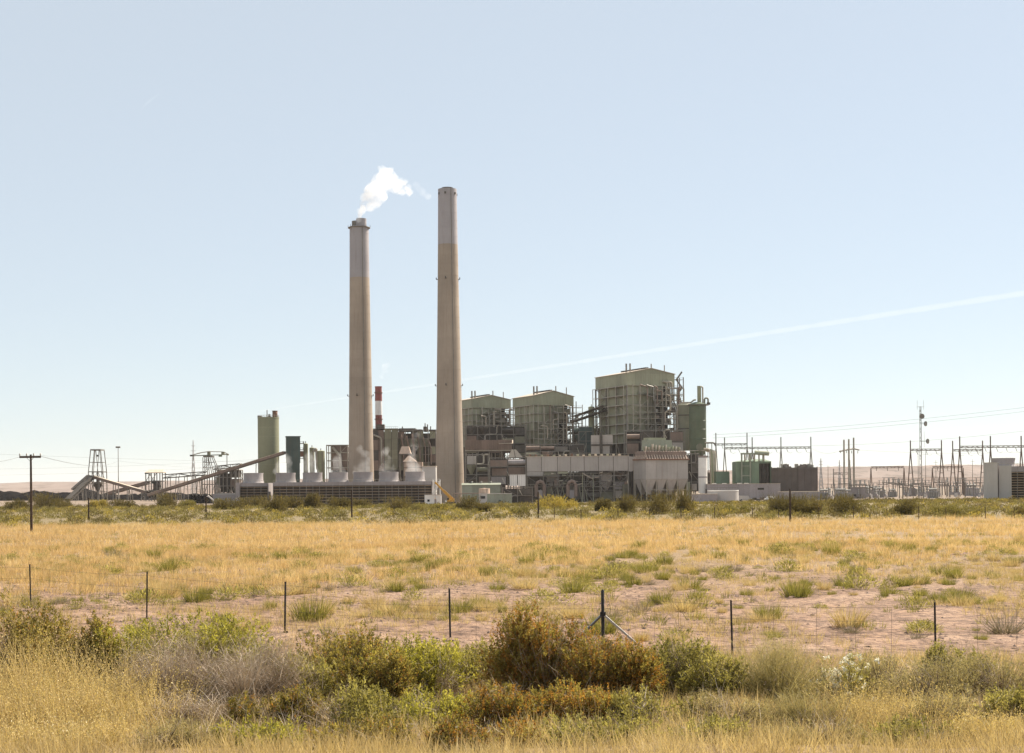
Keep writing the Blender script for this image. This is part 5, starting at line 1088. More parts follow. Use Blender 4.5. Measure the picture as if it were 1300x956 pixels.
protos = [('breaker', breaker_proto(), 'circuit breaker', 'grey three bushing breaker in the switchyard', 'switchyard breakers'),
          ('support', support_proto(), 'bus support', 'thin steel bus support stand in the switchyard', 'switchyard bus supports'),
          ('trafo', trafo_proto(), 'transformer', 'grey finned transformer in the switchyard', 'switchyard transformers')]
used = {}
for k in range(66):
    f = rr.random(); px = 1046 + 208 * ((k * .618) % 1); D = rr.uniform(700, 860); w_ = rr.random()
    if px < 1100 and D > 770: D -= 60
    i = 1 if w_ < .55 else (0 if w_ < .85 else 2); nm, pr, cat, lab, grp = protos[i]
    o = pr if i not in used else copy_tree(pr); used[i] = 1
    X = (px - 650) / FOC * D; o.location = (X, D, float(gz(X, D))); o.rotation_euler = (0, 0, rr.choice([0, 0, .1, 1.2])); s_ = rr.uniform(.8, 1.25); o.scale = (s_, s_, s_ * (1.4 if i == 1 else 1))
    zone = ['by the round poles', 'by the control house', 'under the left low portal', 'by the dish mast', 'under the right low portal', 'by the edge cooling tower'][int(np.searchsorted([1078, 1103, 1152, 1182, 1226], px))]
    tag(o, ('turned ' if o.rotation_euler.z > .5 else '') + ('large ' if s_ > 1.08 else 'small ' if s_ < .93 else '') + lab.replace('in the switchyard', '') + ('front of the yard ' if D < 760 else 'back of the yard ') + zone, cat, grp, 'thing')
t = Th('control_house', 'small grey control house left of the dish mast', 'building', 1090, 745); e = t.e; m = t.m
pbox('wall', 'lavender_wall', e, -9 * m, 9 * m, 0, 6, 0, t.z(619)); pbox('roof', 'galv', e, -9.5 * m, 9.5 * m, -.4, 6.4, t.z(619), t.z(618.2)); pbox('door', 'steel_dark', e, 1 * m, 3 * m, -.06, .1, 0, 2.4); pbox('window', 'glass_dark', e, -6 * m, -3 * m, -.06, .1, 1.2, 2.3)

# ---------------------------------------------------------------- wires
def wire(label, pts, sag, r_=.05, grp='overhead power lines', n=24):
    e = add('power_line', None, None, pts[0]); o = Vector(pts[0])
    for a, b_ in zip(pts[:-1], pts[1:]):
        a, b_ = Vector(a), Vector(b_); q = [a.lerp(b_, k / n) - o - Vector((0, 0, sag * 4 * (k / n) * (1 - k / n))) for k in range(n + 1)]
        b = MB(); b.tube(q, r_, 4); b.build('span', 'wire', e)
    tag(e, label, 'power line', grp)
wire('upper of the two power lines rising to the right edge', [at(905, 552, 900), at(1420, 502, 760)], 2.5, .05)
wire('lower of the two power lines rising to the right edge', [at(905, 556, 900), at(1420, 507.5, 755)], 2.5, .05)
wire('faint power line above the low gantries at the right', [at(1030, 566, 880), at(1420, 531, 760)], 3, .04)
wire('power line from the round poles to the far right', [at(1086, 571, 780), at(1420, 566, 800)], 3, .04)
wire('power line from the four post gantry to the round poles', [at(1030, 569, 880), at(1064, 573, 780)], 2, .04)
wire('thin power line crossing behind the stacker on the left', [at(-60, 574, 900), at(470, 588, 1100)], 1.5, .04)
wire('lower thin power line crossing on the left', [at(-60, 596, 1200), at(330, 583, 1300)], 2, .045)
wire('lowest thin power line on the left, near the mesa', [at(-60, 604, 1300), at(330, 590, 1350)], 2, .045)

# ---------------------------------------------------------------- vehicles by the pads
def pickup(label, px, D, rot, mat, bed=True, s=1.0):
    t = Th('parked_truck', label, 'truck', px, D, rot); e = t.e
    b = MB(); prof = [(-2.7, .55), (-2.7, 1.0), (-1.3, 1.15), (-.8, 1.75), (.7, 1.78), (.95, 1.15), (2.7, 1.15), (2.7, .5)] if bed else [(-2.7, .55), (-2.7, 1.1), (-1.6, 1.3), (-1.2, 2.2), (2.6, 2.3), (2.7, .5)]
    n = len(prof); b.poly([(x, y, z) for y in (-.95, .95) for x, z in prof], [tuple(range(n - 1, -1, -1)), tuple(range(n, 2 * n))] + [(i, (i + 1) % n, n + (i + 1) % n, n + i) for i in range(n)]); b.build('body', mat, e)
    pbox('window', 'glass_dark', e, -.75, .6, -.98, -.9, 1.2, 1.65)
    for x in (-1.8, 1.7):
        for y in (-.9, .9): b = MB(); b.tube([(x, y - .14, .4), (x, y + .14, .4)], .4, 12); w_ = b.build('wheel', 'tyre', e); b = MB(); b.tube([(x, y - .16, .4), (x, y + .16, .4)], .2, 8); b.build('rim', 'galv', w_)
    e.scale = (s, s, s)
pickup('small white car parked at the end of the grey wall', 977, 722, 15, 'white_paint', False)
pickup('dark pickup truck parked before the grey wall', 958, 725, 0, 'steel_dark')
pickup('grey box van parked right of the curved basin', 946, 728, 180, 'pale_wall', False, 1.25)
pickup('rust coloured pickup parked beside the dark one', 968, 735, 10, 'gantry_steel')
t = Th('loader', 'grey green wheel loader with a raised arm left of the cooling towers', 'loader', 273, 700, 0); e = t.e
pbox('body', 'green_siding_dark', e, -.6, 2.8, -1.1, 1.1, .9, 2.1); pbox('cab', 'green_bright', e, .1, 1.5, -.9, .9, 2.1, 3.4); pbox('cab_window', 'glass_dark', e, .2, 1.4, -.94, -.88, 2.3, 3.2)
pbar('lift_arm', 'pale_wall', e, (-.2, -.7, 1.8), (-3.2, -.7, 4.4), .45); pbar('lift_arm', 'pale_wall', e, (-.2, .7, 1.8), (-3.2, .7, 4.4), .45)
b = MB(); b.poly([(-3.1, -1.2, 4.9), (-3.1, 1.2, 4.9), (-3.2, 1.2, 3.9), (-3.2, -1.2, 3.9), (-4.2, 1.2, 4.2), (-4.2, -1.2, 4.2)], [(0, 1, 2, 3), (3, 2, 4, 5), (0, 3, 5), (1, 4, 2), (5, 4, 2, 3)]); b.build('bucket', 'pale_wall', e)
for x in (0, 2.2):
    for y in (-1.1, 1.1): b = MB(); b.tube([(x, y - .28, .75), (x, y + .28, .75)], .75, 14); w_ = b.build('wheel', 'tyre', e); b = MB(); b.tube([(x, y - .3, .75), (x, y + .3, .75)], .35, 10); b.build('rim', 'pale_wall', w_)

# ---------------------------------------------------------------- coal piles
def coal_pile(label, px0, px1, top, D, depth, seed):
    px = (px0 + px1) / 2; t = Th('coal_pile', label, 'coal pile', px, D, 0, 'coal piles'); m = t.m; W = (px1 - px0) * m; H = t.z(top); n, k = 120, 14
    V = []
    for j in range(k + 1):
        for i in range(n + 1):
            fx, fy = i / n, j / k; e_ = ss(fx, 0, .06) * (1 - ss(fx, .94, 1)) * math.sin(math.pi * fy) ** .6 if 0 < fy < 1 else 0
            h = H * float(e_) * (.82 + .35 * mnoise.fractal(Vector((fx * 14, fy * 2, seed)), 1, 2, 4)); V.append(((fx - .5) * W, fy * depth, h - .3))
    i = (np.arange(k)[:, None] * (n + 1) + np.arange(n)[None]).ravel(); F = np.stack([i, i + 1, i + n + 2, i + n + 1], 1)
    me = npmesh('coal_pile', np.array(V), F, MATS['coal'], smooth=False); o = add('heap', me, t.e)
coal_pile('long black coal pile along the far left', -60, 108, 622.5, 960, 60, 1.3)
coal_pile('lower black coal heap behind the lattice tower and shed', 96, 262, 625, 985, 50, 5.7)
coal_pile('small dark heap left of the lavender wall', 236, 268, 627.5, 760, 14, 9.1)

# ================================================================== POLES AND FENCES
def utility_pole(label, px, D, top, arm_hw=0, r_=.12, grp=None, mat='wood_pole', name='utility_pole', cat='utility pole'):
    t = Th(name, label, cat, px, D, 0, grp); H = t.z(top); e = t.e
    b = MB(); b.lathe([(r_ * 1.15, -.3), (r_, H * .5), (r_ * .8, H)], 12); b.build('pole', mat, e, smooth=True)
    if arm_hw:
        w_ = arm_hw * t.m; z = H - 3.2 * t.m
        pbox('crossarm', mat, e, -w_, w_, -.26, -.12, z - .1, z + .1)
        for f in (-.97, -.33, .33, .97):
            b = MB(); b.lathe([(.05, z + .1), (.05, z + .16), (.09, z + .2), (.05, z + .26), (.08, z + .3), (.03, z + .36)], 8, f * w_, -.19); b.build('insulator', 'galv', e)
        for s in (-1, 1): pbar('arm_brace', 'steel_dark', e, (s * w_ * .3, -.2, z - .1), (0, -.14, z - .45), .03)
    return t
up = utility_pole('dark wooden utility pole with one crossarm at the far left of the field', 39.6, 141, 577, 13.5)
for k, (px, D, top, lab) in enumerate(((112.5, 205, 632, 'short dark post in the scrub below the lattice tower'), (261.5, 215, 630, 'short dark post in the scrub left of the cooling towers'), (446.5, 205, 622, 'dark post standing before the middle of the long cooling tower'),
                                       (683.3, 190, 624, 'dark post standing before the long pale duct'), (1003, 158, 621, 'tall dark post in front of the big dark shrubs'))):
    utility_pole(lab, px, D, top, 0, .11, 'single posts in the scrub', name='field_post', cat='post')
wire('thin wire leaving the wooden utility pole to the left', [at(26.5, 579.5, 141), at(-80, 584, 120)], .5, .012)
wire('thin wire leaving the wooden utility pole to the right', [at(52.5, 579.5, 141), at(150, 585, 420), at(300, 592, 700)], 1.2, .02)

def t_post(label, px, D, top, thick=.045):
    t = Th('fence_post', label, 'fence post', px, D, 0, 'near fence posts'); H = t.z(top); e = t.e
    pbox('flange', 'post_steel', e, -thick / 2, thick / 2, -.006, .006, -.3, H); pbox('stem', 'post_steel', e, -.006, .006, .007, .05, -.3, H)
    for k in range(int(H / .09)): pbox('stud', 'post_steel', e, -.012, .012, -.02, -.0065, .12 + k * .09, .145 + k * .09)
    pbox('spade', 'post_steel', e, -.08, .08, .051, .056, -.25, .02); e.rotation_euler = (R(rnd.uniform(-2, 2)), R(rnd.uniform(-1.6, 1.6)), R(rnd.uniform(-25, 25)))
    return t, H
FP = [(-150, 52, 712), (38, 49.3, 716.5), (185, 44.7, 726.5), (360, 40.2, 738.5), (570, 37.4, 747.5), (764, 36.2, 750), (928, 33.6, 762.5), (1186, 33, 764.5), (1440, 32.6, 768)]
posts = []
labs = {38: 'leftmost near fence post, rising from the spiky shrub', 185: 'near fence post left of the bright green shrub', 360: 'near fence post right of the grey twiggy shrub', 570: 'near fence post in the middle, left of the braced one', 928: 'near fence post on bare dirt right of the braced one', 1186: 'near fence post at the right, above the pale shrubs'}
for px, D, top in FP:
    if px == 764:
        t = Th('braced_fence_post', 'thick black fence post with two slanting braces', 'fence post', px, D, 0, 'near fence posts'); e = t.e; H = t.z(top); m = t.m
        b = MB(); b.lathe([(.042, -.3), (.042, H), (.02, H + .03)], 14); b.build('post', 'post_steel', e, smooth=True)
        z0 = t.z(779.5)
        for s, dx, mt in ((-1, -.85, 'brace_paint'), (1, .9, 'galv')): pbar('brace', mt, e, (0, 0, z0), (dx, -.12, -.02), .085, .05)  # right brace takes paler galv, its sunlit look put into the colour
        pbox('collar', 'post_steel', e, -.07, .07, -.055, .055, z0 - .05, z0 + .05)
    else:
        lab = labs.get(px, 'near fence post beyond the ' + ('left' if px < 0 else 'right') + ' edge of the picture'); t, H = t_post(lab, px, D, top)
    posts.append((t.e.location.copy(), H))
fe = add('fence_wire', None, None, posts[0][0]); tag(fe, 'thin wire fence strung between the near posts', 'wire fence'); o0 = Vector(posts[0][0])
for (a, ha), (b_, hb) in zip(posts[:-1], posts[1:]):
    n = 10
    for k, f in enumerate((.16, .42, .68, .93)):
        pts = []
        for i in range(n + 1):
            s = i / n; p = Vector(a).lerp(Vector(b_), s); p.z += (ha + (hb - ha) * s) * f - .05 * 4 * s * (1 - s) - o0.z * 0; pts.append(p - o0 + Vector((0, -.03, 0)))
        mb = MB(); mb.tube(pts, .003, 4); mb.build('strand', 'wire', fe)
    for i in range(1, 5):
        s = i / 5 + rnd.uniform(-.03, .03); p = Vector(a).lerp(Vector(b_), s) - o0 + Vector((0, -.03, 0)); h = ha + (hb - ha) * s
        pbar('dropper', 'wire', fe, p + Vector((rnd.uniform(-.05, .05), 0, .05)), p + Vector((0, 0, h * .92 - .04)), .005)
for k in range(15):
    px = 700 + 42 * k + rnd.uniform(-6, 6); D = 176 - k * .9
    t = Th('far_fence_post', ('shorter ' if k % 3 else 'taller ') + 'thin far fence post below the ' + ['pale duct', 'precipitator', 'transformer building', 'switchyard', 'edge cooling tower'][k // 3] + f', {["left", "middle", "right"][k % 3]} of three', 'fence post', px, D, 0, 'far fence posts'); b = MB(); hh = rnd.uniform(1.25, 1.6); b.lathe([(.05, -.2), (.045, hh)], 8); b.build('post', 'wood_pole', t.e)
    b = MB(); b.lathe([(.05, hh - .001), (.03, hh + .02)], 8); b.build('cap', 'post_steel', t.e)

# ================================================================== VEGETATION
leafmat('grass_gold', (0.44, 0.285, 0.125), (0.63, 0.45, 0.225), (0.73, 0.58, 0.35), 0.5, 1.15, 0.08)
leafmat('grass_straw', (0.36, 0.26, 0.11), (0.56, 0.425, 0.205), (0.68, 0.55, 0.31), 0.42, 1.15, 0.3)
leafmat('grass_green', (0.12, 0.115, 0.022), (0.27, 0.235, 0.055), (0.47, 0.375, 0.125), 0.45, 1.2, 0.6)
leafmat('grass_grey', (0.16, 0.13, 0.085), (0.30, 0.24, 0.16), (0.44, 0.36, 0.25), 0.3, 1.1, 0.6)
leafmat('scrub_green', (0.13, 0.112, 0.03), (0.255, 0.21, 0.065), (0.40, 0.31, 0.11), 0.4, 1.2, 0.12)
leafmat('scrub_olive', (0.09, 0.072, 0.022), (0.17, 0.132, 0.045), (0.28, 0.20, 0.075), 0.35, 1.2, 0.2)
leafmat('scrub_yellow', (0.26, 0.20, 0.04), (0.42, 0.32, 0.075), (0.54, 0.40, 0.11), 0.4, 1.2, 0.2)
leafmat('leaf_olive_brown', (0.10, 0.082, 0.018), (0.32, 0.25, 0.06), (0.58, 0.45, 0.14), 0.5, 1.35, 1.2)
leafmat('leaf_bright', (0.14, 0.13, 0.02), (0.40, 0.355, 0.06), (0.62, 0.54, 0.14), 0.52, 1.3, 1.2)
leafmat('leaf_green', (0.13, 0.115, 0.028), (0.35, 0.30, 0.085), (0.56, 0.47, 0.19), 0.5, 1.3, 1.2)
leafmat('leaf_orange', (0.15, 0.08, 0.016), (0.40, 0.20, 0.036), (0.60, 0.36, 0.085), 0.5, 1.35, 1.5)
leafmat('leaf_tan', (0.22, 0.18, 0.07), (0.42, 0.345, 0.16), (0.64, 0.54, 0.31), 0.4, 1.2, 1.2)
leafmat('leaf_grey_twig', (0.27, 0.20, 0.14), (0.54, 0.44, 0.335), (0.72, 0.62, 0.50), 0.1, 1.0, 2.0)
leafmat('petal', (0.50, 0.36, 0.11), (0.63, 0.49, 0.20), (0.78, 0.71, 0.50), 0.35, 1.1, 2.0)
leafmat('petal_white', (0.72, 0.68, 0.58), (0.80, 0.77, 0.70), (0.82, 0.81, 0.78), 0.35, 1.1, 2.0)
leafmat('stem_brown', (0.12, 0.085, 0.055), (0.25, 0.19, 0.13), (0.40, 0.32, 0.23), 0.0, 1.0, 2.0)

G = np.random.default_rng(42)
def unitv(a): return a / np.maximum(np.linalg.norm(a, axis=-1, keepdims=True), 1e-9)
def blades(base, d, L, wd, bend, rg, seg=2):
    """curved tapering blades: base (n,3), start direction d, length L, width wd; returns V,F(tris),tint"""
    n = len(base); d = unitv(d); L = np.broadcast_to(L, n)[:, None]; wd = np.broadcast_to(wd, n)[:, None]
    ang = rg.uniform(0, 2 * np.pi, n); side = np.stack([np.cos(ang), np.sin(ang), np.zeros(n)], 1)
    side = unitv(side - (side * d).sum(1, keepdims=True) * d)
    out = np.stack([d[:, 0], d[:, 1], -.35 * np.ones(n)], 1) * np.broadcast_to(bend, n)[:, None]
    tn = rg.random(n)
    if seg == 1:
        V = np.stack([base - side * wd / 2, base + side * wd / 2, base + d * L + out * L * .5], 1).reshape(-1, 3)
        F = np.arange(3 * n).reshape(n, 3); return V, F, np.repeat(tn, 3)
    mid = base + d * L * .55 + out * L * .16; tip = base + d * L + out * L * .6
    V = np.stack([base - side * wd / 2, base + side * wd / 2, mid - side * wd * .38, mid + side * wd * .38, tip], 1).reshape(-1, 3)
    o = np.arange(n)[:, None] * 5; F = np.concatenate([o + [0, 1, 3], o + [0, 3, 2], o + [2, 3, 4]], 0)
    return V, F, np.repeat(tn, 5)
def leaves(c, d, L, wd, rg):
    """diamond leaves centred near c along d"""
    n = len(c); d = unitv(d); r_ = unitv(rg.normal(size=(n, 3))); side = unitv(np.cross(d, r_)); L = np.broadcast_to(L, n)[:, None]; wd = np.broadcast_to(wd, n)[:, None]
    V = np.stack([c, c + d * L * .5 + side * wd / 2, c + d * L, c + d * L * .5 - side * wd / 2], 1).reshape(-1, 3)
    o = np.arange(n)[:, None] * 4; F = np.concatenate([o + [0, 1, 2], o + [0, 2, 3]], 0)
    return V, F, np.repeat(rg.random(n), 4)
def merge(parts):
    V, F, T, o = [], [], [], 0
    for v, f, t in parts: V.append(v); F.append(f + o); T.append(t); o += len(v)
    return np.vstack(V), np.vstack(F), np.concatenate(T)
def stamp(tpls, pos, scale, rg, tint_j=.3, zs=None):
    """many small plants merged into one mesh"""
    idx = rg.integers(0, len(tpls), len(pos)); out = []; o = 0; ang = rg.uniform(0, 2 * np.pi, len(pos)); zs = np.ones(len(pos)) if zs is None else zs
    for k, (v, f, t) in enumerate(tpls):
        s = np.where(idx == k)[0]
        if not len(s): continue
        c, sn = np.cos(ang[s])[:, None], np.sin(ang[s])[:, None]; sc_ = scale[s][:, None]
        X = (v[None, :, 0] * c - v[None, :, 1] * sn) * sc_ + pos[s][:, 0:1]; Y = (v[None, :, 0] * sn + v[None, :, 1] * c) * sc_ + pos[s][:, 1:2]; Z = v[None, :, 2] * sc_ * zs[s][:, None] + pos[s][:, 2:3]
        n = len(v); T = np.clip(t[None] + rg.uniform(-tint_j, tint_j, len(s))[:, None], 0, 1)
        out.append((np.stack([X, Y, Z], -1).reshape(-1, 3), (f[None] + (np.arange(len(s)) * n)[:, None, None]).reshape(-1, 3), T.ravel()))
    return merge(out)
def tuft(rg, n, h, r0, lean, wd, seg=2, bend=.4):
    a = rg.uniform(0, 2 * np.pi, n); r_ = r0 * np.sqrt(rg.random(n)); base = np.stack([r_ * np.cos(a), r_ * np.sin(a), np.zeros(n) - .02], 1)
    a2 = a + rg.normal(0, .6, n); l = lean * rg.random(n); d = np.stack([np.cos(a2) * l, np.sin(a2) * l, np.ones(n)], 1)
    return blades(base, d, h * rg.uniform(.5, 1.1, n), wd * rg.uniform(.7, 1.3, n), bend * rg.random(n), rg, seg)
def scrub(rg, n, h, r0, L, wd):
    """small bushy shrub of short leafy shoots"""
    lob = rg.normal(0, .33, (5, 3)); lob[:, 2] = 0; k = rg.integers(0, 5, n)
    u_ = unitv(rg.normal(size=(n, 3))); u_[:, 2] = np.abs(u_[:, 2]); rad = rg.uniform(.45, 1, n)[:, None] ** .5
    hs = rg.uniform(.65, 1.15, 5)[k]
    c = np.stack([(lob[k, 0] + u_[:, 0] * .62) * r0, (lob[k, 1] + u_[:, 1] * .62) * r0, u_[:, 2] * h * hs], 1) * rad
    d = u_ + [0, 0, .7] + rg.normal(0, .35, (n, 3)); c[:, 2] = np.maximum(c[:, 2], .01)
    return leaves(c, d, L * rg.uniform(.6, 1.4, n), wd * rg.uniform(.7, 1.3, n), rg)
def ground_row(px, py, lo=30, hi=690):
    """distance at which the ground is seen on this photo row"""
    for D in np.geomspace(lo, hi, 400):
        X = (px - 650) / FOC * D
        if at(px, py, D).z <= float(gz(X, D)): return D
    return hi
def gpos(px, D):
    X = (px - 650) / FOC * D; return np.stack([X, D, bumps(X, D)], -1)
def patch(x, y, s, seed):
    return np.array([mnoise.fractal(Vector((a * s, b * s, seed)), 1, 2, 3) for a, b in zip(x, y)])
def scatter(n, D0, D1, rg, px0=-60, px1=1360):
    D = np.sqrt(rg.uniform(D0 ** 2, D1 ** 2, n)); px = rg.uniform(px0, px1, n); return px, D

# ---- golden grass meadow (nobody could count it)
def meadow(name, label, n, D0, D1, tpls, mat, keep, smin, smax, seed):
    rg = np.random.default_rng(seed); px, D = scatter(n, D0, D1, rg); p = gpos(px, D); k = rg.random(n) < keep(px, D, p); px, D, p = px[k], D[k], p[k]
    v, f, t = stamp(tpls, p, rg.uniform(smin, smax, len(p)), rg, .3, rg.uniform(.7, 1.2, len(p)))
    o = add(name, npmesh(name, v, f, MATS[mat], t)); tag(o, label, None, kind='stuff'); return o
def keep_gold(px, D, p):
    n_ = patch(p[:, 0], p[:, 1], .09, 2.0); lim = np.where(px < 420, 56, np.where(px < 760, 68, 74)) + n_ * 26
    f = ss(D, lim - 8, lim + 10) * (1 - ss(D, 158, 182)); return f * np.where(px > 860, .58 + .7 * n_, .88 + .6 * n_)
tp_near = [tuft(G, 24, .5, .2, .75, .012, 2) for _ in range(6)]
tp_far = [tuft(G, 16, .55, .3, .8, .022, 1) for _ in range(6)]
meadow('grass', 'golden dry grass meadow across the middle of the plain', 9000, 54, 102, tp_near, 'grass_gold', keep_gold, .7, 1.35, 1)
meadow('grass', 'far golden dry grass up to the green scrub', 15000, 98, 185, tp_far, 'grass_gold', keep_gold, .8, 1.4, 2)
def keep_thin(px, D, p): n_ = patch(p[:, 0], p[:, 1], .12, 5.0); return np.clip(.35 + 1.6 * n_, 0, 1) * np.where(px < 500, 1.4, 1.0)
tp_short = [tuft(G, 20, .32, .16, .9, .008, 2) for _ in range(5)]
meadow('dry_grass', 'thin short straw between the clumps on the bare dirt', 13000, 31, 84, tp_short, 'grass_straw', keep_thin, .6, 1.3, 3)

tp_green = [tuft(G, 26, .26, .13, .9, .010, 2) for _ in range(6)]
def keep_green(px, D, p): n_ = patch(p[:, 0], p[:, 1], .16, 15.0); return np.clip(.25 + 1.8 * n_, 0, 1)
meadow('green_grass', 'small low green tufts mottling the dirt and the golden grass', 7500, 38, 150, tp_green, 'grass_green', keep_green, .6, 1.7, 4)
# ---- stones on the bare dirt
rg = np.random.default_rng(9); n = 26000; px, D = scatter(n, 30, 90, rg); p = gpos(px, D); keep = rg.random(n) < np.clip(.4 + patch(p[:, 0], p[:, 1], .15, 9.0), .05, 1); p = p[keep]
oct_v = np.array([(1, 0, 0), (0, 1, 0), (-1, 0, 0), (0, -1, 0), (0, 0, .7), (.3, .2, -.3)], float); oct_f = np.array([(0, 1, 4), (1, 2, 4), (2, 3, 4), (3, 0, 4)])
st = [(oct_v * rg.uniform(.6, 1.3, (6, 3)), oct_f, np.full(6, .5)) for _ in range(6)]
surf('clod', (0.22, 0.14, 0.10), 0.3, 0.95, scale=1.5, fine=5, streak=0)
surf('stone', (0.085, 0.055, 0.045), 0.35, 0.95, scale=1.5, fine=5, streak=0)
v, f, t_ = stamp(st, p, .016 + .06 * rg.random(len(p)) ** 2.5, rg); o = add('gravel', npmesh('gravel', v, f, MATS['stone'], t_)); tag(o, 'small dark stones strewn on the pink dirt', None, kind='stuff')

rg = np.random.default_rng(19); n = 22000; px, D = scatter(n, 30, 85, rg); p = gpos(px, D); keep = rg.random(n) < np.clip(.45 + 1.2 * patch(p[:, 0], p[:, 1], .2, 29.0), .05, 1); p = p[keep]
v, f, t_ = stamp(st, p, .03 + .15 * rg.random(len(p)) ** 4, rg, zs=rg.uniform(.4, .9, len(p))); o = add('gravel', npmesh('gravel', v, f, MATS['clod'], t_)); tag(o, 'crusted pink clods of dry soil', None, kind='stuff')

# ---- clumps on the bare dirt beyond the fence: each one a thing
def clump_mesh(rg, kind):
    if kind == 'green': return merge([tuft(rg, 260, .52, .2, .75, .009, 2, .25), tuft(rg, 120, .3, .26, 1.1, .009, 2)]), 'grass_green'
    if kind == 'straw': return merge([tuft(rg, 240, .54, .2, .75, .008, 2, .25), tuft(rg, 110, .28, .28, 1.1, .008, 2)]), 'grass_straw'
    if kind == 'grey': return merge([tuft(rg, 130, .5, .12, 1.6, .008, 2, .1), tuft(rg, 60, .4, .2, 2.2, .008, 2, .1)]), 'grass_grey'
    return merge([scrub(rg, 420, .42, .42, .09, .018), tuft(rg, 50, .35, .25, 1.2, .008, 2)]), 'leaf_green'
CL = {}
for kind in ('green', 'straw', 'grey', 'leafy'):
    CL[kind] = []
    for i in range(5):
        rg = np.random.default_rng(100 + i + hash(kind) % 7 * 0 + len(kind) * 10); (v, f, t_), mt = clump_mesh(rg, kind); CL[kind].append(npmesh(kind + '_clump', v, f, MATS[mt], t_))
rg = np.random.default_rng(77); cand_px, cand_D = scatter(6500, 36.5, 98, rg, -40, 1340); cp = gpos(cand_px, cand_D); cn = patch(cp[:, 0], cp[:, 1], .13, 12.0); got = []
CLAB = {'green': ('grass_clump', 'low green bunchgrass clump on the dirt beyond the fence', 'grass clump', 'green clumps on the bare dirt'), 'straw': ('straw_clump', 'pale straw coloured bunchgrass clump on the dirt beyond the fence', 'grass clump', 'straw clumps on the bare dirt'),
        'grey': ('dry_shrub', 'small grey dry twiggy shrub on the dirt beyond the fence', 'dry shrub', 'grey dry shrubs on the bare dirt'), 'leafy': ('leafy_shrub', 'small round leafy green shrub on the dirt beyond the fence', 'shrub', 'small leafy shrubs on the bare dirt')}
def clump_label(kind, s, px, D):
    size = 'tiny' if s < .72 else 'small' if s < .95 else 'medium' if s < 1.25 else 'large'
    what = {'green': 'green bunchgrass clump', 'straw': 'straw bunchgrass clump', 'grey': 'grey twiggy dry shrub', 'leafy': 'round leafy shrub'}[kind]
    far = 'just beyond' if D < 46 else 'well beyond' if D < 64 else 'far beyond' if D < 88 else 'farthest beyond'
    zone = ['left of the leftmost post', 'between first and second posts from left', 'between second and third posts from left', 'between third and fourth posts from left', 'between middle and braced posts', 'just right of the braced post', 'between the two rightmost posts', 'right of the last post'][int(np.searchsorted([38, 185, 360, 570, 764, 928, 1186], px))]
    return f'{size} {what} {far} the fence, {zone}'
for i in range(len(cp)):
    if len(got) >= 780: break
    if rg.random() > np.clip(.32 + 1.6 * cn[i], .05, 1): continue
    if any((cp[i, 0] - q[0]) ** 2 + (cp[i, 1] - q[1]) ** 2 < .16 for q in got): continue
    r_ = rg.random(); kind = 'green' if r_ < .42 else 'straw' if r_ < .7 else 'leafy' if r_ < .93 else 'grey'
    nm, lab, cat, grp = CLAB[kind]; o = add(nm, CL[kind][rg.integers(0, 5)], None, cp[i] - [0, 0, .02], rg.uniform(0, 6.28)); s = (.45 + 1.1 * rg.random() ** 1.9) * (1.1 if kind == 'leafy' else 1); lab = clump_label(kind, s, cand_px[i], cand_D[i]); o.scale = (s * rg.uniform(1.0, 1.5), s * 1.15, s * rg.uniform(.6, 1.05)); tag(o, lab, cat, grp); got.append(cp[i])
for px, py, s, kind, lab in ((1275, 803, 2.0, 'grey', 'largest grey twiggy shrub, at the right edge beyond the fence'), (1078, 806, 1.0, 'grey', 'grey twiggy shrub left of the right hand fence post'), (885, 772, 1.5, 'leafy', 'round leafy shrub on bare dirt left of the right fence posts'), (393, 787, 2.0, 'green', 'widest bunchgrass clump, right of the second post from the left'),
                            (1010, 757, 1.9, 'green', 'broad green clump right of centre on the bare dirt'), (1085, 736, 1.5, 'leafy', 'dark round shrub beyond the right fence posts'), (1129, 745, 1.3, 'leafy', 'upright green shrub right of the dark round one'), (145, 709, 2.0, 'grey', 'grey shrub standing alone in the golden grass at left')):
    D = ground_row(px, py); p = gpos(px, D); nm = CLAB[kind][0]; o = add(nm, CL[kind][2], None, p - [0, 0, .02], px); o.scale = (s, s, s * .9); tag(o, lab, CLAB[kind][2])

# ---- scrub band between the grass and the plant
SCm = {k: [] for k in ('scrub_green', 'scrub_olive', 'scrub_yellow')}; SCt = []
for i in range(4):
    rg = np.random.default_rng(300 + i)
    for mt in SCm: v, f, t_ = scrub(rg, 210, .75, .75, .17, .05); SCm[mt].append(npmesh('scrub_shrub', v, f, MATS[mt], t_))
    SCt.append(scrub(rg, 60, .7, .8, .26, .10))
rg = np.random.default_rng(55); px, D = scatter(1500, 160, 330, rg, -30, 1330); p = gpos(px, D); order = np.argsort(D); cnt = 0
for i in order:
    if cnt >= 280: break
    if rg.random() > .42: continue
    mt = rg.choice(list(SCm), p=[.6, .27, .13]); o = add('low_shrub', SCm[mt][rg.integers(0, 4)], None, p[i] - [0, 0, .04], rg.uniform(0, 6.28)); s = rg.uniform(.6, 1.5); o.scale = (s * 1.3, s * 1.3, s * .85)
    zone = ['at the left edge', 'below the coal pile', 'below the conveyors', 'below the cooling towers', 'below the chimneys', 'below the pale duct', 'below the precipitator', 'below the transformer building', 'below the switchyard', 'below the right edge tower'][int(np.searchsorted([30, 100, 300, 440, 600, 800, 900, 1050, 1250], px[i]))]
    tag(o, ('small ' if s < .85 else 'broad ' if s > 1.2 else 'low ') + {'scrub_green': 'green', 'scrub_olive': 'dark olive', 'scrub_yellow': 'yellowish'}[mt] + (' shrub where the golden grass ends, ' if D[i] < 178 else ' shrub in the scrub band, ') + zone, 'shrub', mt.replace('_', ' ') + ' shrubs behind the grass'); cnt += 1
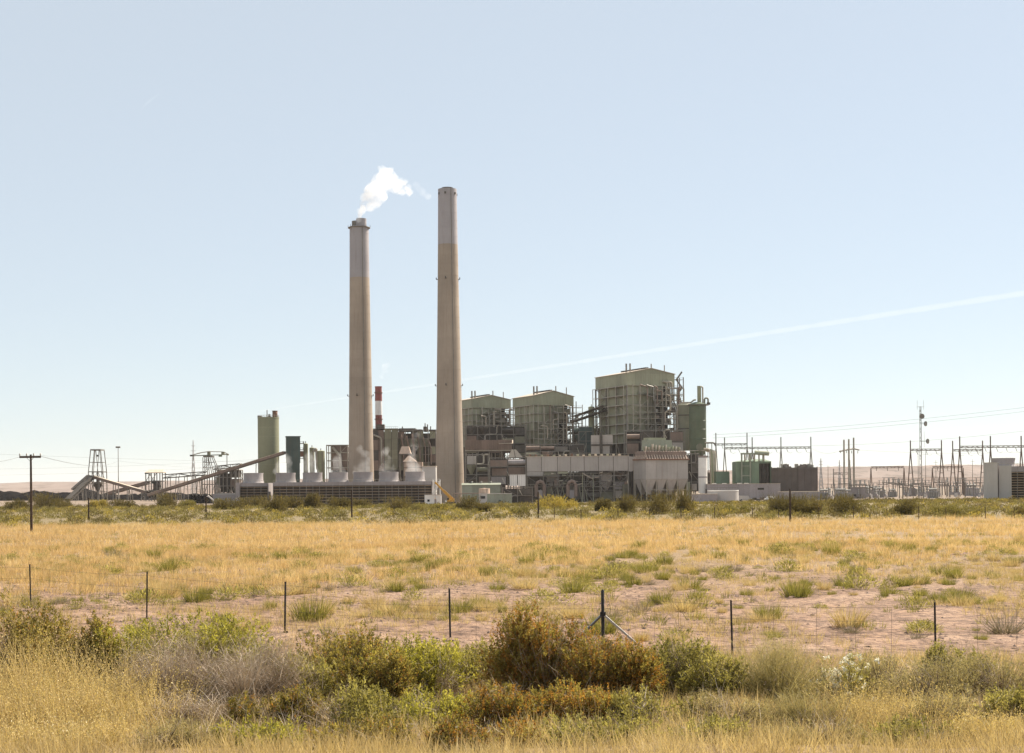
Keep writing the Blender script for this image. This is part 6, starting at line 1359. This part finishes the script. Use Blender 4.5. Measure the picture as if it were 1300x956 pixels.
for nm_, mt, seed, n in (('scrub', 'scrub_green', 61, 3600), ('scrub', 'scrub_olive', 62, 1900), ('scrub', 'scrub_yellow', 63, 900)):
    rg = np.random.default_rng(seed); px, D = scatter(n, 165, 640, rg, -40, 1340); D = 165 + (D - 165) * rg.random(n) ** .45; p = gpos(px, D); k = rg.random(n) < np.clip(.75 + patch(p[:, 0], p[:, 1], .03, seed), .15, 1); p = p[k]
    v, f, t_ = stamp(SCt, p, rg.uniform(.5, 1.35, len(p)), rg); o = add(nm_, npmesh(nm_, v, f, MATS[mt], t_)); tag(o, {'scrub_green': 'green', 'scrub_olive': 'dark olive', 'scrub_yellow': 'yellow green'}[mt] + ' scrub covering the plain up to the plant', None, kind='stuff')

rg = np.random.default_rng(66); px, D = scatter(2000, 330, 655, rg, -40, 1340); p = gpos(px, D); k = rg.random(len(p)) < np.clip(.55 + patch(p[:, 0], p[:, 1], .02, 66), .1, 1); p = p[k]
v, f, t_ = stamp(SCt, p, rg.uniform(1.0, 2.1, len(p)), rg, zs=rg.uniform(.6, 1.1, len(p))); o = add('scrub', npmesh('scrub', v, f, MATS['scrub_olive'], t_)); tag(o, 'brownish olive brush along the near side of the plant', None, kind='stuff')

# ---- the larger dark shrubs standing before the plant
def big_shrub(rg, a, h, mt, n=900, L=.32, wd=.11):
    parts = []
    for _ in range(6):
        ox, oy, hh = rg.normal(0, .5) * a, rg.normal(0, .3) * a, h * rg.uniform(.4, .95); v, f, t_ = scrub(rg, n // 6, hh, a * .62, L, wd); v = v + [ox, oy, 0]; parts.append((v, f, t_))
    k = 260; tx = np.stack([rg.normal(0, .45, k) * a, rg.normal(0, .35, k) * a, rg.uniform(.25, .75, k) * h], 1)       # upright shoots break up the outline
    parts.append(blades(tx, np.stack([tx[:, 0] / a * .5, tx[:, 1] / a * .4, np.ones(k)], 1) + rg.normal(0, .12, (k, 3)), h * rg.uniform(.12, .34, k), wd * .6, .1, rg, 2))
    return merge(parts)
BIG = [(57, 646, 34, 20, 'brown green shrub on the left, right of the utility pole', 'scrub_olive'), (75, 643, 26, 13, 'low shrub beside the brown one at left', 'scrub_olive'), (122, 640, 18, 10, 'yellowish shrub at the foot of the lattice tower', 'scrub_yellow'), (150, 643, 30, 11, 'wide low shrub right of the lattice tower', 'scrub_olive'), (212, 645, 28, 19, 'dark round shrub below the open shed', 'scrub_olive'), (238, 645, 20, 10, 'small shrub left of the loader', 'scrub_green'),
       (285, 647, 34, 14, 'olive shrub below the lavender wall', 'scrub_olive'), (322, 645, 34, 14, 'dark shrub before the short cooling tower', 'scrub_olive'), (347, 650, 24, 22, 'tall shrub before the gap between the cooling towers', 'scrub_olive'), (375, 645, 24, 16, 'third dark shrub before the long cooling tower from its left end', 'scrub_olive'), (400, 645, 20, 18, 'upright shrub before the long cooling tower', 'scrub_olive'), (430, 646, 26, 14, 'shrub left of the dark post at the cooling tower', 'scrub_olive'), (462, 645, 20, 12, 'small shrub right of the dark post at the cooling tower', 'scrub_olive'),
       (504, 648, 36, 18, 'widest shrub before the long cooling tower, near its right end', 'scrub_olive'), (560, 648, 22, 9, 'low shrub below the white trailer', 'scrub_green'), (592, 648, 26, 18, 'dark shrub right of the yellow crane', 'scrub_olive'), (612, 650, 18, 10, 'small shrub before the low white building', 'scrub_olive'), (702, 646, 34, 17, 'broad shrub right of the post before the pale duct', 'scrub_yellow'), (765, 649, 20, 16, 'narrow shrub left of the precipitator', 'scrub_olive'), (798, 651, 26, 22, 'spiky shrub below the left end of the precipitator', 'scrub_olive'),
       (842, 653, 34, 27, 'tall shrub before the precipitator hoppers', 'scrub_olive'), (866, 651, 30, 30, 'tallest shrub before the precipitator hoppers', 'scrub_olive'), (987, 653, 26, 25, 'left end of the big dark shrub row below the screen wall', 'scrub_olive'), (1010, 653, 30, 24, 'dark shrub behind the tall dark post', 'scrub_olive'), (1038, 653, 32, 25, 'dark shrub in the middle of the big shrub row', 'scrub_olive'), (1072, 653, 34, 25, 'right end of the big dark shrub row', 'scrub_olive'), (1152, 654, 30, 20, 'lone dark shrub below the two post gantry', 'scrub_olive'), (1215, 656, 42, 16, 'wide low shrub left of the edge cooling tower', 'scrub_green'), (1192, 654, 22, 11, 'small low shrub beside the wide one at right', 'scrub_green'), (660, 652, 20, 8, 'little shrub left of the post before the duct', 'scrub_green'), (922, 652, 24, 9, 'low shrub below the curved basin', 'scrub_green'), (1290, 654, 20, 10, 'small dark shrub at the right edge by the cooling tower', 'scrub_olive'), (20, 648, 26, 12, 'dark shrub at the left edge behind the pole', 'scrub_olive')]
for k, (px, py, wpx, hpx, lab, mt) in enumerate(BIG):
    D = min(ground_row(px, py, 150, 600), 470); m = D / FOC; rg = np.random.default_rng(400 + k); a, h = wpx * .62 * m, hpx * m * 1.15; p = gpos(px, D)
    e = add('desert_shrub', None, None, p); tag(e, lab, 'shrub', 'larger shrubs before the plant'); sc_ = D / 330; v, f, t_ = big_shrub(rg, a, h, mt, 3600, .40 * sc_, .13 * sc_); add('foliage', npmesh('foliage', v, f, MATS[mt], t_), e)
    n = 26; tip = np.stack([rg.normal(0, .4, n) * a, rg.normal(0, .3, n) * a, h * rg.uniform(.5, .9, n)], 1); b0 = tip * [.15, .15, 0]; v, f, t_ = blades(b0, tip - b0, np.linalg.norm(tip - b0, axis=1), .07 * sc_, 0.05, rg, 2); add('stems', npmesh('stems', v, f, MATS['stem_brown'], t_), e)

# ---- roadside shrubs in the foreground
def shoots(rg, a, b, h, n, lobes=7, spike=.28):
    """end points of shoots filling a lumpy dome"""
    ang = rg.uniform(0, 6.28, lobes); rr_ = np.sqrt(rg.random(lobes)) * .62; lx, ly = rr_ * np.cos(ang) * a, rr_ * np.sin(ang) * b; lh = h * (1 - .45 * rr_ ** 1.5) * rg.uniform(.78, 1.05, lobes); lr = rg.uniform(.36, .55, lobes)
    k = rg.integers(0, lobes, n); u_ = unitv(rg.normal(size=(n, 3))); u_[:, 2] = np.abs(u_[:, 2]) ** .8; q = rg.uniform(.25, 1, n) ** .5
    tip = np.stack([lx[k] + u_[:, 0] * lr[k] * a * q, ly[k] + u_[:, 1] * lr[k] * b * q, .1 * h + u_[:, 2] * (lh[k] - .1 * h) * q], 1)
    d = unitv(np.stack([u_[:, 0] * .7, u_[:, 1] * .7, .55 + .6 * u_[:, 2]], 1) + rg.normal(0, .16, (n, 3)))
    return tip, d, spike * (.4 + 1.3 * rg.random(n) ** 2)
def leafy_bush(rg, a, b, h, n_sh, per, L, wd, spike=.28, splay=.55, clusters=1.0):
    tip, d, s = shoots(rg, a, b, h, n_sh, spike=spike); t = rg.random((n_sh, per)) ** .8; base = tip[:, None] - d[:, None] * s[:, None, None] * (1 - t[..., None]) + rg.normal(0, .008, (n_sh, per, 3))
    ld = d[:, None] * .8 + rg.normal(0, splay, (n_sh, per, 3)); sz = (1.15 - .55 * t)
    F_ = leaves(base.reshape(-1, 3), ld.reshape(-1, 3), (L * sz * rg.uniform(.6, 1.3, (n_sh, per))).ravel(), (wd * sz * rg.uniform(.7, 1.3, (n_sh, per))).ravel(), rg)
    tn = np.repeat(rg.random(n_sh) * .5, per); F_ = (F_[0], F_[1], np.clip(F_[2] * .6 + np.repeat(tn, 4), 0, 1))
    root = tip * [.22, .22, 0]; k = rg.permutation(n_sh)[:max(90, n_sh // 3)]
    S_ = blades(root[k], tip[k] - root[k] + rg.normal(0, .04, (len(k), 3)), np.linalg.norm(tip[k] - root[k], axis=1) * rg.uniform(.8, 1.2, len(k)), .016, .12, rg, 2)
    return F_, S_
def twig_bush(rg, a, b, h, n, L=.55, wd=.008):
    tip, d, s = shoots(rg, a, b, h, n, spike=L); root = tip * [.2, .2, .05]; V = [blades(root, tip - root, np.linalg.norm(tip - root, axis=1), wd * 1.3, .12, rg, 2)]
    for q in range(3): dd = d + rg.normal(0, .75, d.shape); V.append(blades(tip - d * s[:, None] * rg.random((n, 1)), dd, s * rg.uniform(.3, .8, n), wd * .7, .3 * rg.random(n), rg, 2))
    return merge(V)
def weed(rg, a, b, h, n, heads=6):
    """tall dry weeds: leaning stalks carrying small pale heads"""
    x = rg.uniform(-1, 1, (n, 2)); x = x[(x ** 2).sum(1) < 1]; n = len(x); base = np.stack([x[:, 0] * a, x[:, 1] * b, np.zeros(n)], 1); d = np.stack([rg.normal(0, .4, n), rg.normal(0, .4, n), np.ones(n)], 1); L = h * rg.uniform(.3, 1.08, n)
    S_ = blades(base, d, L, .010, .25 * rg.random(n), rg, 2); t = rg.uniform(.45, 1.02, (n, heads)); c = base[:, None] + unitv(d)[:, None] * (L[:, None] * t)[..., None] + rg.normal(0, .035, (n, heads, 3)); dd = rg.normal(0, 1, (n, heads, 3)) + [0, 0, .6]
    m_ = n * heads; F_ = leaves(c.reshape(-1, 3), dd.reshape(-1, 3), rg.uniform(.015, .045, m_), rg.uniform(.008, .02, m_), rg); return F_, S_
FG = [  # column, distance, width px, top row, kind, label
    (30, 29, 150, 748, 'olive', 'spiky olive brown shrub at the left edge beside the leftmost post'), (115, 29.5, 90, 775, 'olive', 'smaller olive shrub right of the spiky one at the left edge'),
    (165, 29.5, 110, 776, 'bright', 'low bright green shrub left of the grey twiggy one'), (245, 29, 200, 758, 'bright', 'bright yellow green shrub rising behind the grey twiggy one'),
    (225, 25.8, 190, 784, 'twig', 'big tangled grey dead shrub at lower left'), (310, 25.5, 150, 782, 'twig', 'grey dead shrub merging right into the olive one'),
    (432, 28, 150, 780, 'olive', 'dark olive brown mound shrub left of centre'), (385, 26, 110, 815, 'green', 'green shrub at the foot of the olive mound'), (480, 26, 110, 812, 'olive', 'low olive shrub between the mound and the green one'),
    (545, 27, 170, 796, 'bright', 'fresh green shrub in the middle foreground'), (608, 28, 110, 804, 'green', 'pale green shrub behind the fresh green one'),
    (695, 26.5, 165, 758, 'orange', 'tall orange brown shrub before the braced fence post'), (765, 26, 130, 792, 'orange', 'orange olive shrub right of the tallest one'),
    (858, 27, 125, 792, 'green', 'green olive shrub below the braced post and its right neighbour'), (915, 26, 110, 818, 'green', 'low green shrub right of the olive green one'),
    (985, 26, 160, 798, 'tantwig', 'tan twiggy shrub right of centre in the foreground'), (1065, 25.8, 90, 812, 'flower', 'shrub dotted with white flowers'), (1120, 27, 110, 812, 'tan', 'pale straw shrub right of the white flowers'), (1185, 25.8, 150, 816, 'tan', 'broad pale shrub below the right fence post'), (1210, 27.5, 90, 802, 'green', 'green shrub right of the right fence post'), (1270, 25.8, 140, 812, 'tan', 'pale shrub in the lower right corner'),
    (15, 25.5, 150, 792, 'weed', 'dry yellow weeds at the left edge below the spiky shrub'), (105, 25, 160, 800, 'weed', 'dry yellow weeds left of the grey dead shrub'), (45, 22.5, 170, 848, 'weed', 'dry yellow weeds in the lower left corner'), (150, 22.3, 150, 856, 'weed', 'dry weeds below the grey dead shrub'),
    (245, 22.3, 150, 868, 'twig', 'low grey dead twigs at the bottom left'), (345, 22.2, 140, 860, 'olive', 'dark olive shrub at the bottom, left of centre'), (445, 22.0, 150, 858, 'green', 'green shrub at the bottom below the olive mound'), (545, 22.2, 150, 862, 'bright', 'fresh green shrub at the bottom centre'), (640, 22, 130, 860, 'orange', 'small orange brown shrub at the bottom below the tallest one'), (735, 22.2, 150, 858, 'orange', 'orange brown shrub at the bottom centre'), (830, 22, 140, 862, 'green', 'olive green shrub at the bottom right of centre'), (925, 22.2, 140, 864, 'tan', 'pale shrub at the bottom below the tan twiggy one'), (1025, 22, 140, 866, 'tantwig', 'tan twigs at the bottom below the white flowers'), (1120, 22.2, 150, 862, 'weed', 'dry pale weeds at the bottom right'), (1215, 22, 140, 866, 'tan', 'pale straw shrub at the bottom right'), (1290, 22.2, 120, 864, 'green', 'green shrub in the bottom right corner'),
    (70, 19.8, 170, 905, 'weed', 'lowest dry weeds in the bottom left corner'), (205, 19.9, 150, 900, 'tan', 'lowest pale shrub at the bottom left'), (330, 19.8, 150, 903, 'bright', 'lowest fresh green shrub left of the bottom centre'), (470, 19.9, 160, 900, 'olive', 'lowest olive shrub at the bottom centre'), (610, 19.8, 150, 905, 'orange', 'lowest orange brown shrub at the bottom centre'), (760, 19.9, 160, 902, 'green', 'lowest green shrub right of the bottom centre'), (900, 19.8, 150, 905, 'green', 'lowest green shrub far right of the bottom centre'), (1030, 19.9, 150, 902, 'tan', 'lowest pale shrub at the bottom right'), (1160, 19.8, 150, 904, 'green', 'lowest green shrub at the bottom right'), (1275, 19.9, 130, 905, 'weed', 'lowest dry weeds in the bottom right corner')]
for k, (px, D, wpx, top, kind, lab) in enumerate(FG):
    m = D / FOC; rg = np.random.default_rng(900 + k); p = gpos(px, D); h = (at(px, top, D).z - p[2]) * 1.09; a = wpx * .6 * m; b = a * .75
    e = add('roadside_shrub' if kind != 'weed' else 'dry_weeds', None, None, p, 0); tag(e, lab, 'shrub' if kind != 'weed' else 'weeds', 'roadside shrubs' if kind != 'weed' else 'roadside dry weeds'); sz = a * h
    if kind in ('olive', 'bright', 'green', 'orange', 'tan'):
        ns = int(np.clip(700 * sz, 340, 1500)); mt = {'olive': 'leaf_olive_brown', 'bright': 'leaf_bright', 'green': 'leaf_green', 'orange': 'leaf_olive_brown', 'tan': 'leaf_tan'}[kind]
        F_, S_ = leafy_bush(rg, a, b, h, ns, 14, .075 if kind != 'tan' else .07, .027 if kind != 'tan' else .013, .3 if kind != 'tan' else .4)
        add('foliage', npmesh('foliage', *F_[:2], MATS[mt], F_[2]), e); add('stems', npmesh('stems', *S_[:2], MATS['stem_brown'], S_[2]), e)
        T_ = twig_bush(rg, a * .95, b * .95, h * .97, int(90 + 60 * sz), .5, .009); add('twigs', npmesh('twigs', *T_[:2], MATS['leaf_grey_twig'], T_[2]), e)
        if kind in ('orange', 'olive'):
            F2, _ = leafy_bush(np.random.default_rng(900 + k), a, b, h * 1.02, int(ns * 1.35) if kind == 'orange' else ns // 3, 14 if kind == 'orange' else 8, .036, .026, .3, .8); add('seed_heads', npmesh('seed_heads', *F2[:2], MATS['leaf_orange'], F2[2]), e)
    elif kind in ('twig', 'tantwig'):
        T_ = twig_bush(rg, a, b, h, int(np.clip(900 * sz, 500, 1700))); add('twigs', npmesh('twigs', *T_[:2], MATS['leaf_grey_twig' if kind == 'twig' else 'leaf_tan'], T_[2]), e)
        F_, S_ = leafy_bush(rg, a, b, h * .8, 120, 8, .05, .012); add('foliage', npmesh('foliage', *F_[:2], MATS['leaf_olive_brown' if kind == 'twig' else 'leaf_grey_twig'], F_[2]), e)
    elif kind == 'weed':
        F_, S_ = weed(rg, a, b, h, 900, 6); add('seed_heads', npmesh('seed_heads', *F_[:2], MATS['petal'], F_[2]), e); add('stalks', npmesh('stalks', *S_[:2], MATS['grass_straw'], S_[2]), e)
        F_, S_ = leafy_bush(rg, a, b, h * .75, 200, 10, .05, .014); add('foliage', npmesh('foliage', *F_[:2], MATS['leaf_tan'], F_[2]), e)
    else:
        F_, S_ = leafy_bush(rg, a, b, h, 380, 12, .055, .014); add('foliage', npmesh('foliage', *F_[:2], MATS['leaf_green'], F_[2]), e); add('stems', npmesh('stems', *S_[:2], MATS['stem_brown'], S_[2]), e)
        for q in range(70):
            tip, d, s = shoots(rg, a, b, h * 1.02, 1); c = np.repeat(tip, 12, 0) + rg.normal(0, .012, (12, 3)); F2 = leaves(c, rg.normal(0, 1, (12, 3)) + [0, -.6, .4], .065, .04, rg); add('flower', npmesh('flower', *F2[:2], MATS['petal_white'], F2[2]), e)
tp_road = [tuft(G, 30, .42, .22, 1.0, .007, 2) for _ in range(5)]
meadow('roadside_grass', 'pale dry grass filling the ground between the roadside shrubs', 4200, 13, 33, tp_road, 'grass_straw', lambda px, D, p: np.full(len(px), .9), .6, 1.25, 8)

# ================================================================== STEAM, CONTRAIL, HAZE
def blob_mesh(name, balls, voxel, rough_amp, rough_scale, seed):
    """lumpy closed hull around a set of balls (centre, radius)"""
    bm = bmesh.new()
    for c, r_ in balls: bmesh.ops.create_icosphere(bm, subdivisions=2, radius=r_, matrix=Matrix.Translation(c))
    me = bpy.data.meshes.new(name + '_src'); bm.to_mesh(me); bm.free(); o = bpy.data.objects.new(name + '_src', me); COL.objects.link(o)
    md = o.modifiers.new('r', 'REMESH'); md.mode = 'VOXEL'; md.voxel_size = voxel
    dg = bpy.context.evaluated_depsgraph_get(); me2 = bpy.data.meshes.new_from_object(o.evaluated_get(dg)); bpy.data.objects.remove(o); bpy.data.meshes.remove(me)
    for v in me2.vertices:
        q = v.co * rough_scale + Vector((seed, seed * 2, 0)); v.co += v.normal * rough_amp * (mnoise.fractal(q, .9, 2.1, 4))
    me2.name = name; return me2
def vol_obj(name, label, cat, balls, voxel, amp, scale, seed, mat, group=None):
    me = blob_mesh(name, balls, voxel, amp, scale, seed); me.materials.clear(); me.materials.append(MATS[mat]); o = add(name, me); tag(o, label, cat, group); return o
def Bp(px, py, D, rpx): return (at(px, py, D), rpx * D / FOC)
volmat('steam_dense', 0.13, 0.25, noise_scale=.17, lo=.34, hi=.60)
volmat('steam_thin', 0.06, 0.3, noise_scale=.12, lo=.40, hi=.66)
volmat('steam_wisp', 0.05, 0.3, noise_scale=.16, lo=.36, hi=.66)
volmat('contrail_ice', 0.0021, 0.2)
rr = random.Random(3); DA = 835
path = [(518, 238, 5), (521, 244, 4.5), (496, 224, 8), (484, 218, 5), (462, 250, 6), (455.6, 279, 3.6), (456.6, 274.5, 4.2), (459, 268, 5.5), (463, 260, 6.5), (468, 251, 9), (474, 243, 11), (482, 235, 12.5), (489, 227, 11.5), (492, 219, 7), (499, 236, 9.5), (506, 240, 7.5), (511, 231, 6), (515, 242, 5), (478, 258, 7), (470, 263, 6), (486, 250, 8), (466, 243, 6)]
balls = [Bp(x, y, DA + rr.uniform(-6, 6), r_ * 1.0) for x, y, r_ in path]
for k in range(26):
    x, y, r_ = rr.choice(path[2:]); balls.append(Bp(x + rr.uniform(-1, 1) * r_, y + rr.uniform(-1, 1) * r_, DA + rr.uniform(-1, 1) * r_ * .45, max(3.4, r_ * rr.uniform(.35, .55))))
plume = vol_obj('steam_plume', 'thick white steam drifting right from the shorter chimney', 'steam plume', balls, .8, 1.0, .22, 1.0, 'steam_dense')
volmat('steam_jet', 0.22, 0.25)
jet = vol_obj('steam_jet', None, None, [Bp(455.8, 279.5, DA, 2.6), Bp(456, 277, DA, 2.8), Bp(456.6, 274, DA, 3.1), Bp(457.6, 271, DA, 3.4), Bp(459, 267.5, DA, 3.8), Bp(460.6, 264, DA, 4.2)], .5, .4, .4, 2.0, 'steam_jet'); jet.parent = plume
vol_obj('steam_wisp', 'detached pale wisp of steam left of the taller chimney top', 'steam plume', [Bp(531, 238, DA, 5), Bp(537, 244, DA, 5.5), Bp(543, 249, DA, 4.5), Bp(535, 240, DA, 5), Bp(528, 234, DA, 4)], .8, .9, .25, 4.0, 'steam_wisp')
vol_obj('steam_puff', 'small puff of steam above the striped chimney', 'steam plume', [Bp(489, 466, 900, 5), Bp(493, 464, 900, 4.5), Bp(486, 472, 900, 4), Bp(484, 478, 900, 3.2), Bp(491, 470, 900, 4)], .8, .8, .25, 8.0, 'steam_wisp')
for k, cx in enumerate((359.5, 394, 427, 459, 492, 525.5)):
    D = 705 + 8.5; bl = [Bp(cx + rr.uniform(-2, 2), 598, D, 10.5), Bp(cx - 7, 599, D, 6), Bp(cx + 7, 599, D, 6)]
    hgt = (16, 20, 18, 28, 24, 44)[k]
    for j in range(7): f = j / 6; bl.append(Bp(cx + rr.uniform(-5, 5) + f * (2 if k < 5 else 4), 596 - hgt * f, D + rr.uniform(-3, 3), 8.5 * (1 - .45 * f)))
    vol_obj('cell_steam', ('first', 'second', 'third', 'fourth', 'fifth', 'sixth and tallest')[k] + ' thin steam cloud from the left over the long cooling tower', 'steam', bl, .8, 1.0, .22, 10.0 + k, 'steam_thin', 'steam over the cooling cells')
# contrail: one long thin body of ice cloud far beyond, about 12 km away
a, b_ = at(330, 522, 14000), at(1450, 349, 9000); mb = MB(); n = 90
pts = [a.lerp(b_, k / n) for k in range(n + 1)]; rad = [(8 + 15 * (k / n) ** .8) * (1 + .18 * math.sin(k * 2.3) * math.sin(k * .7)) for k in range(n + 1)]
mb.tube(pts, rad, 14); o = mb.build('contrail', 'contrail_ice', None); tag(o, 'faint white contrail slanting up to the right edge', 'contrail')
mb = MB(); mb.tube([at(181, 136, 9000), at(190, 128, 9000), at(201, 120, 9000)], [4, 9, 5], 12); o = mb.build('contrail', 'contrail_ice', None); tag(o, 'tiny short contrail at the upper left of the sky', 'contrail')
# the air of the place
def haze_mat():
    m, nt, out = newmat('air'); v = nd(nt, 'ShaderNodeVolumePrincipled'); v.inputs['Color'].default_value = (.95, .95, .97, 1); v.inputs['Density'].default_value = 0.000026; v.inputs['Anisotropy'].default_value = 0.2
    nt.links.new(v.outputs[0], out.inputs['Volume'])
haze_mat()
mb = MB(); mb.box(-30000, 30000, -300, 17100, -6.5, 212); o = mb.build('haze', 'air'); tag(o, 'thin pale desert haze', None, kind='stuff')
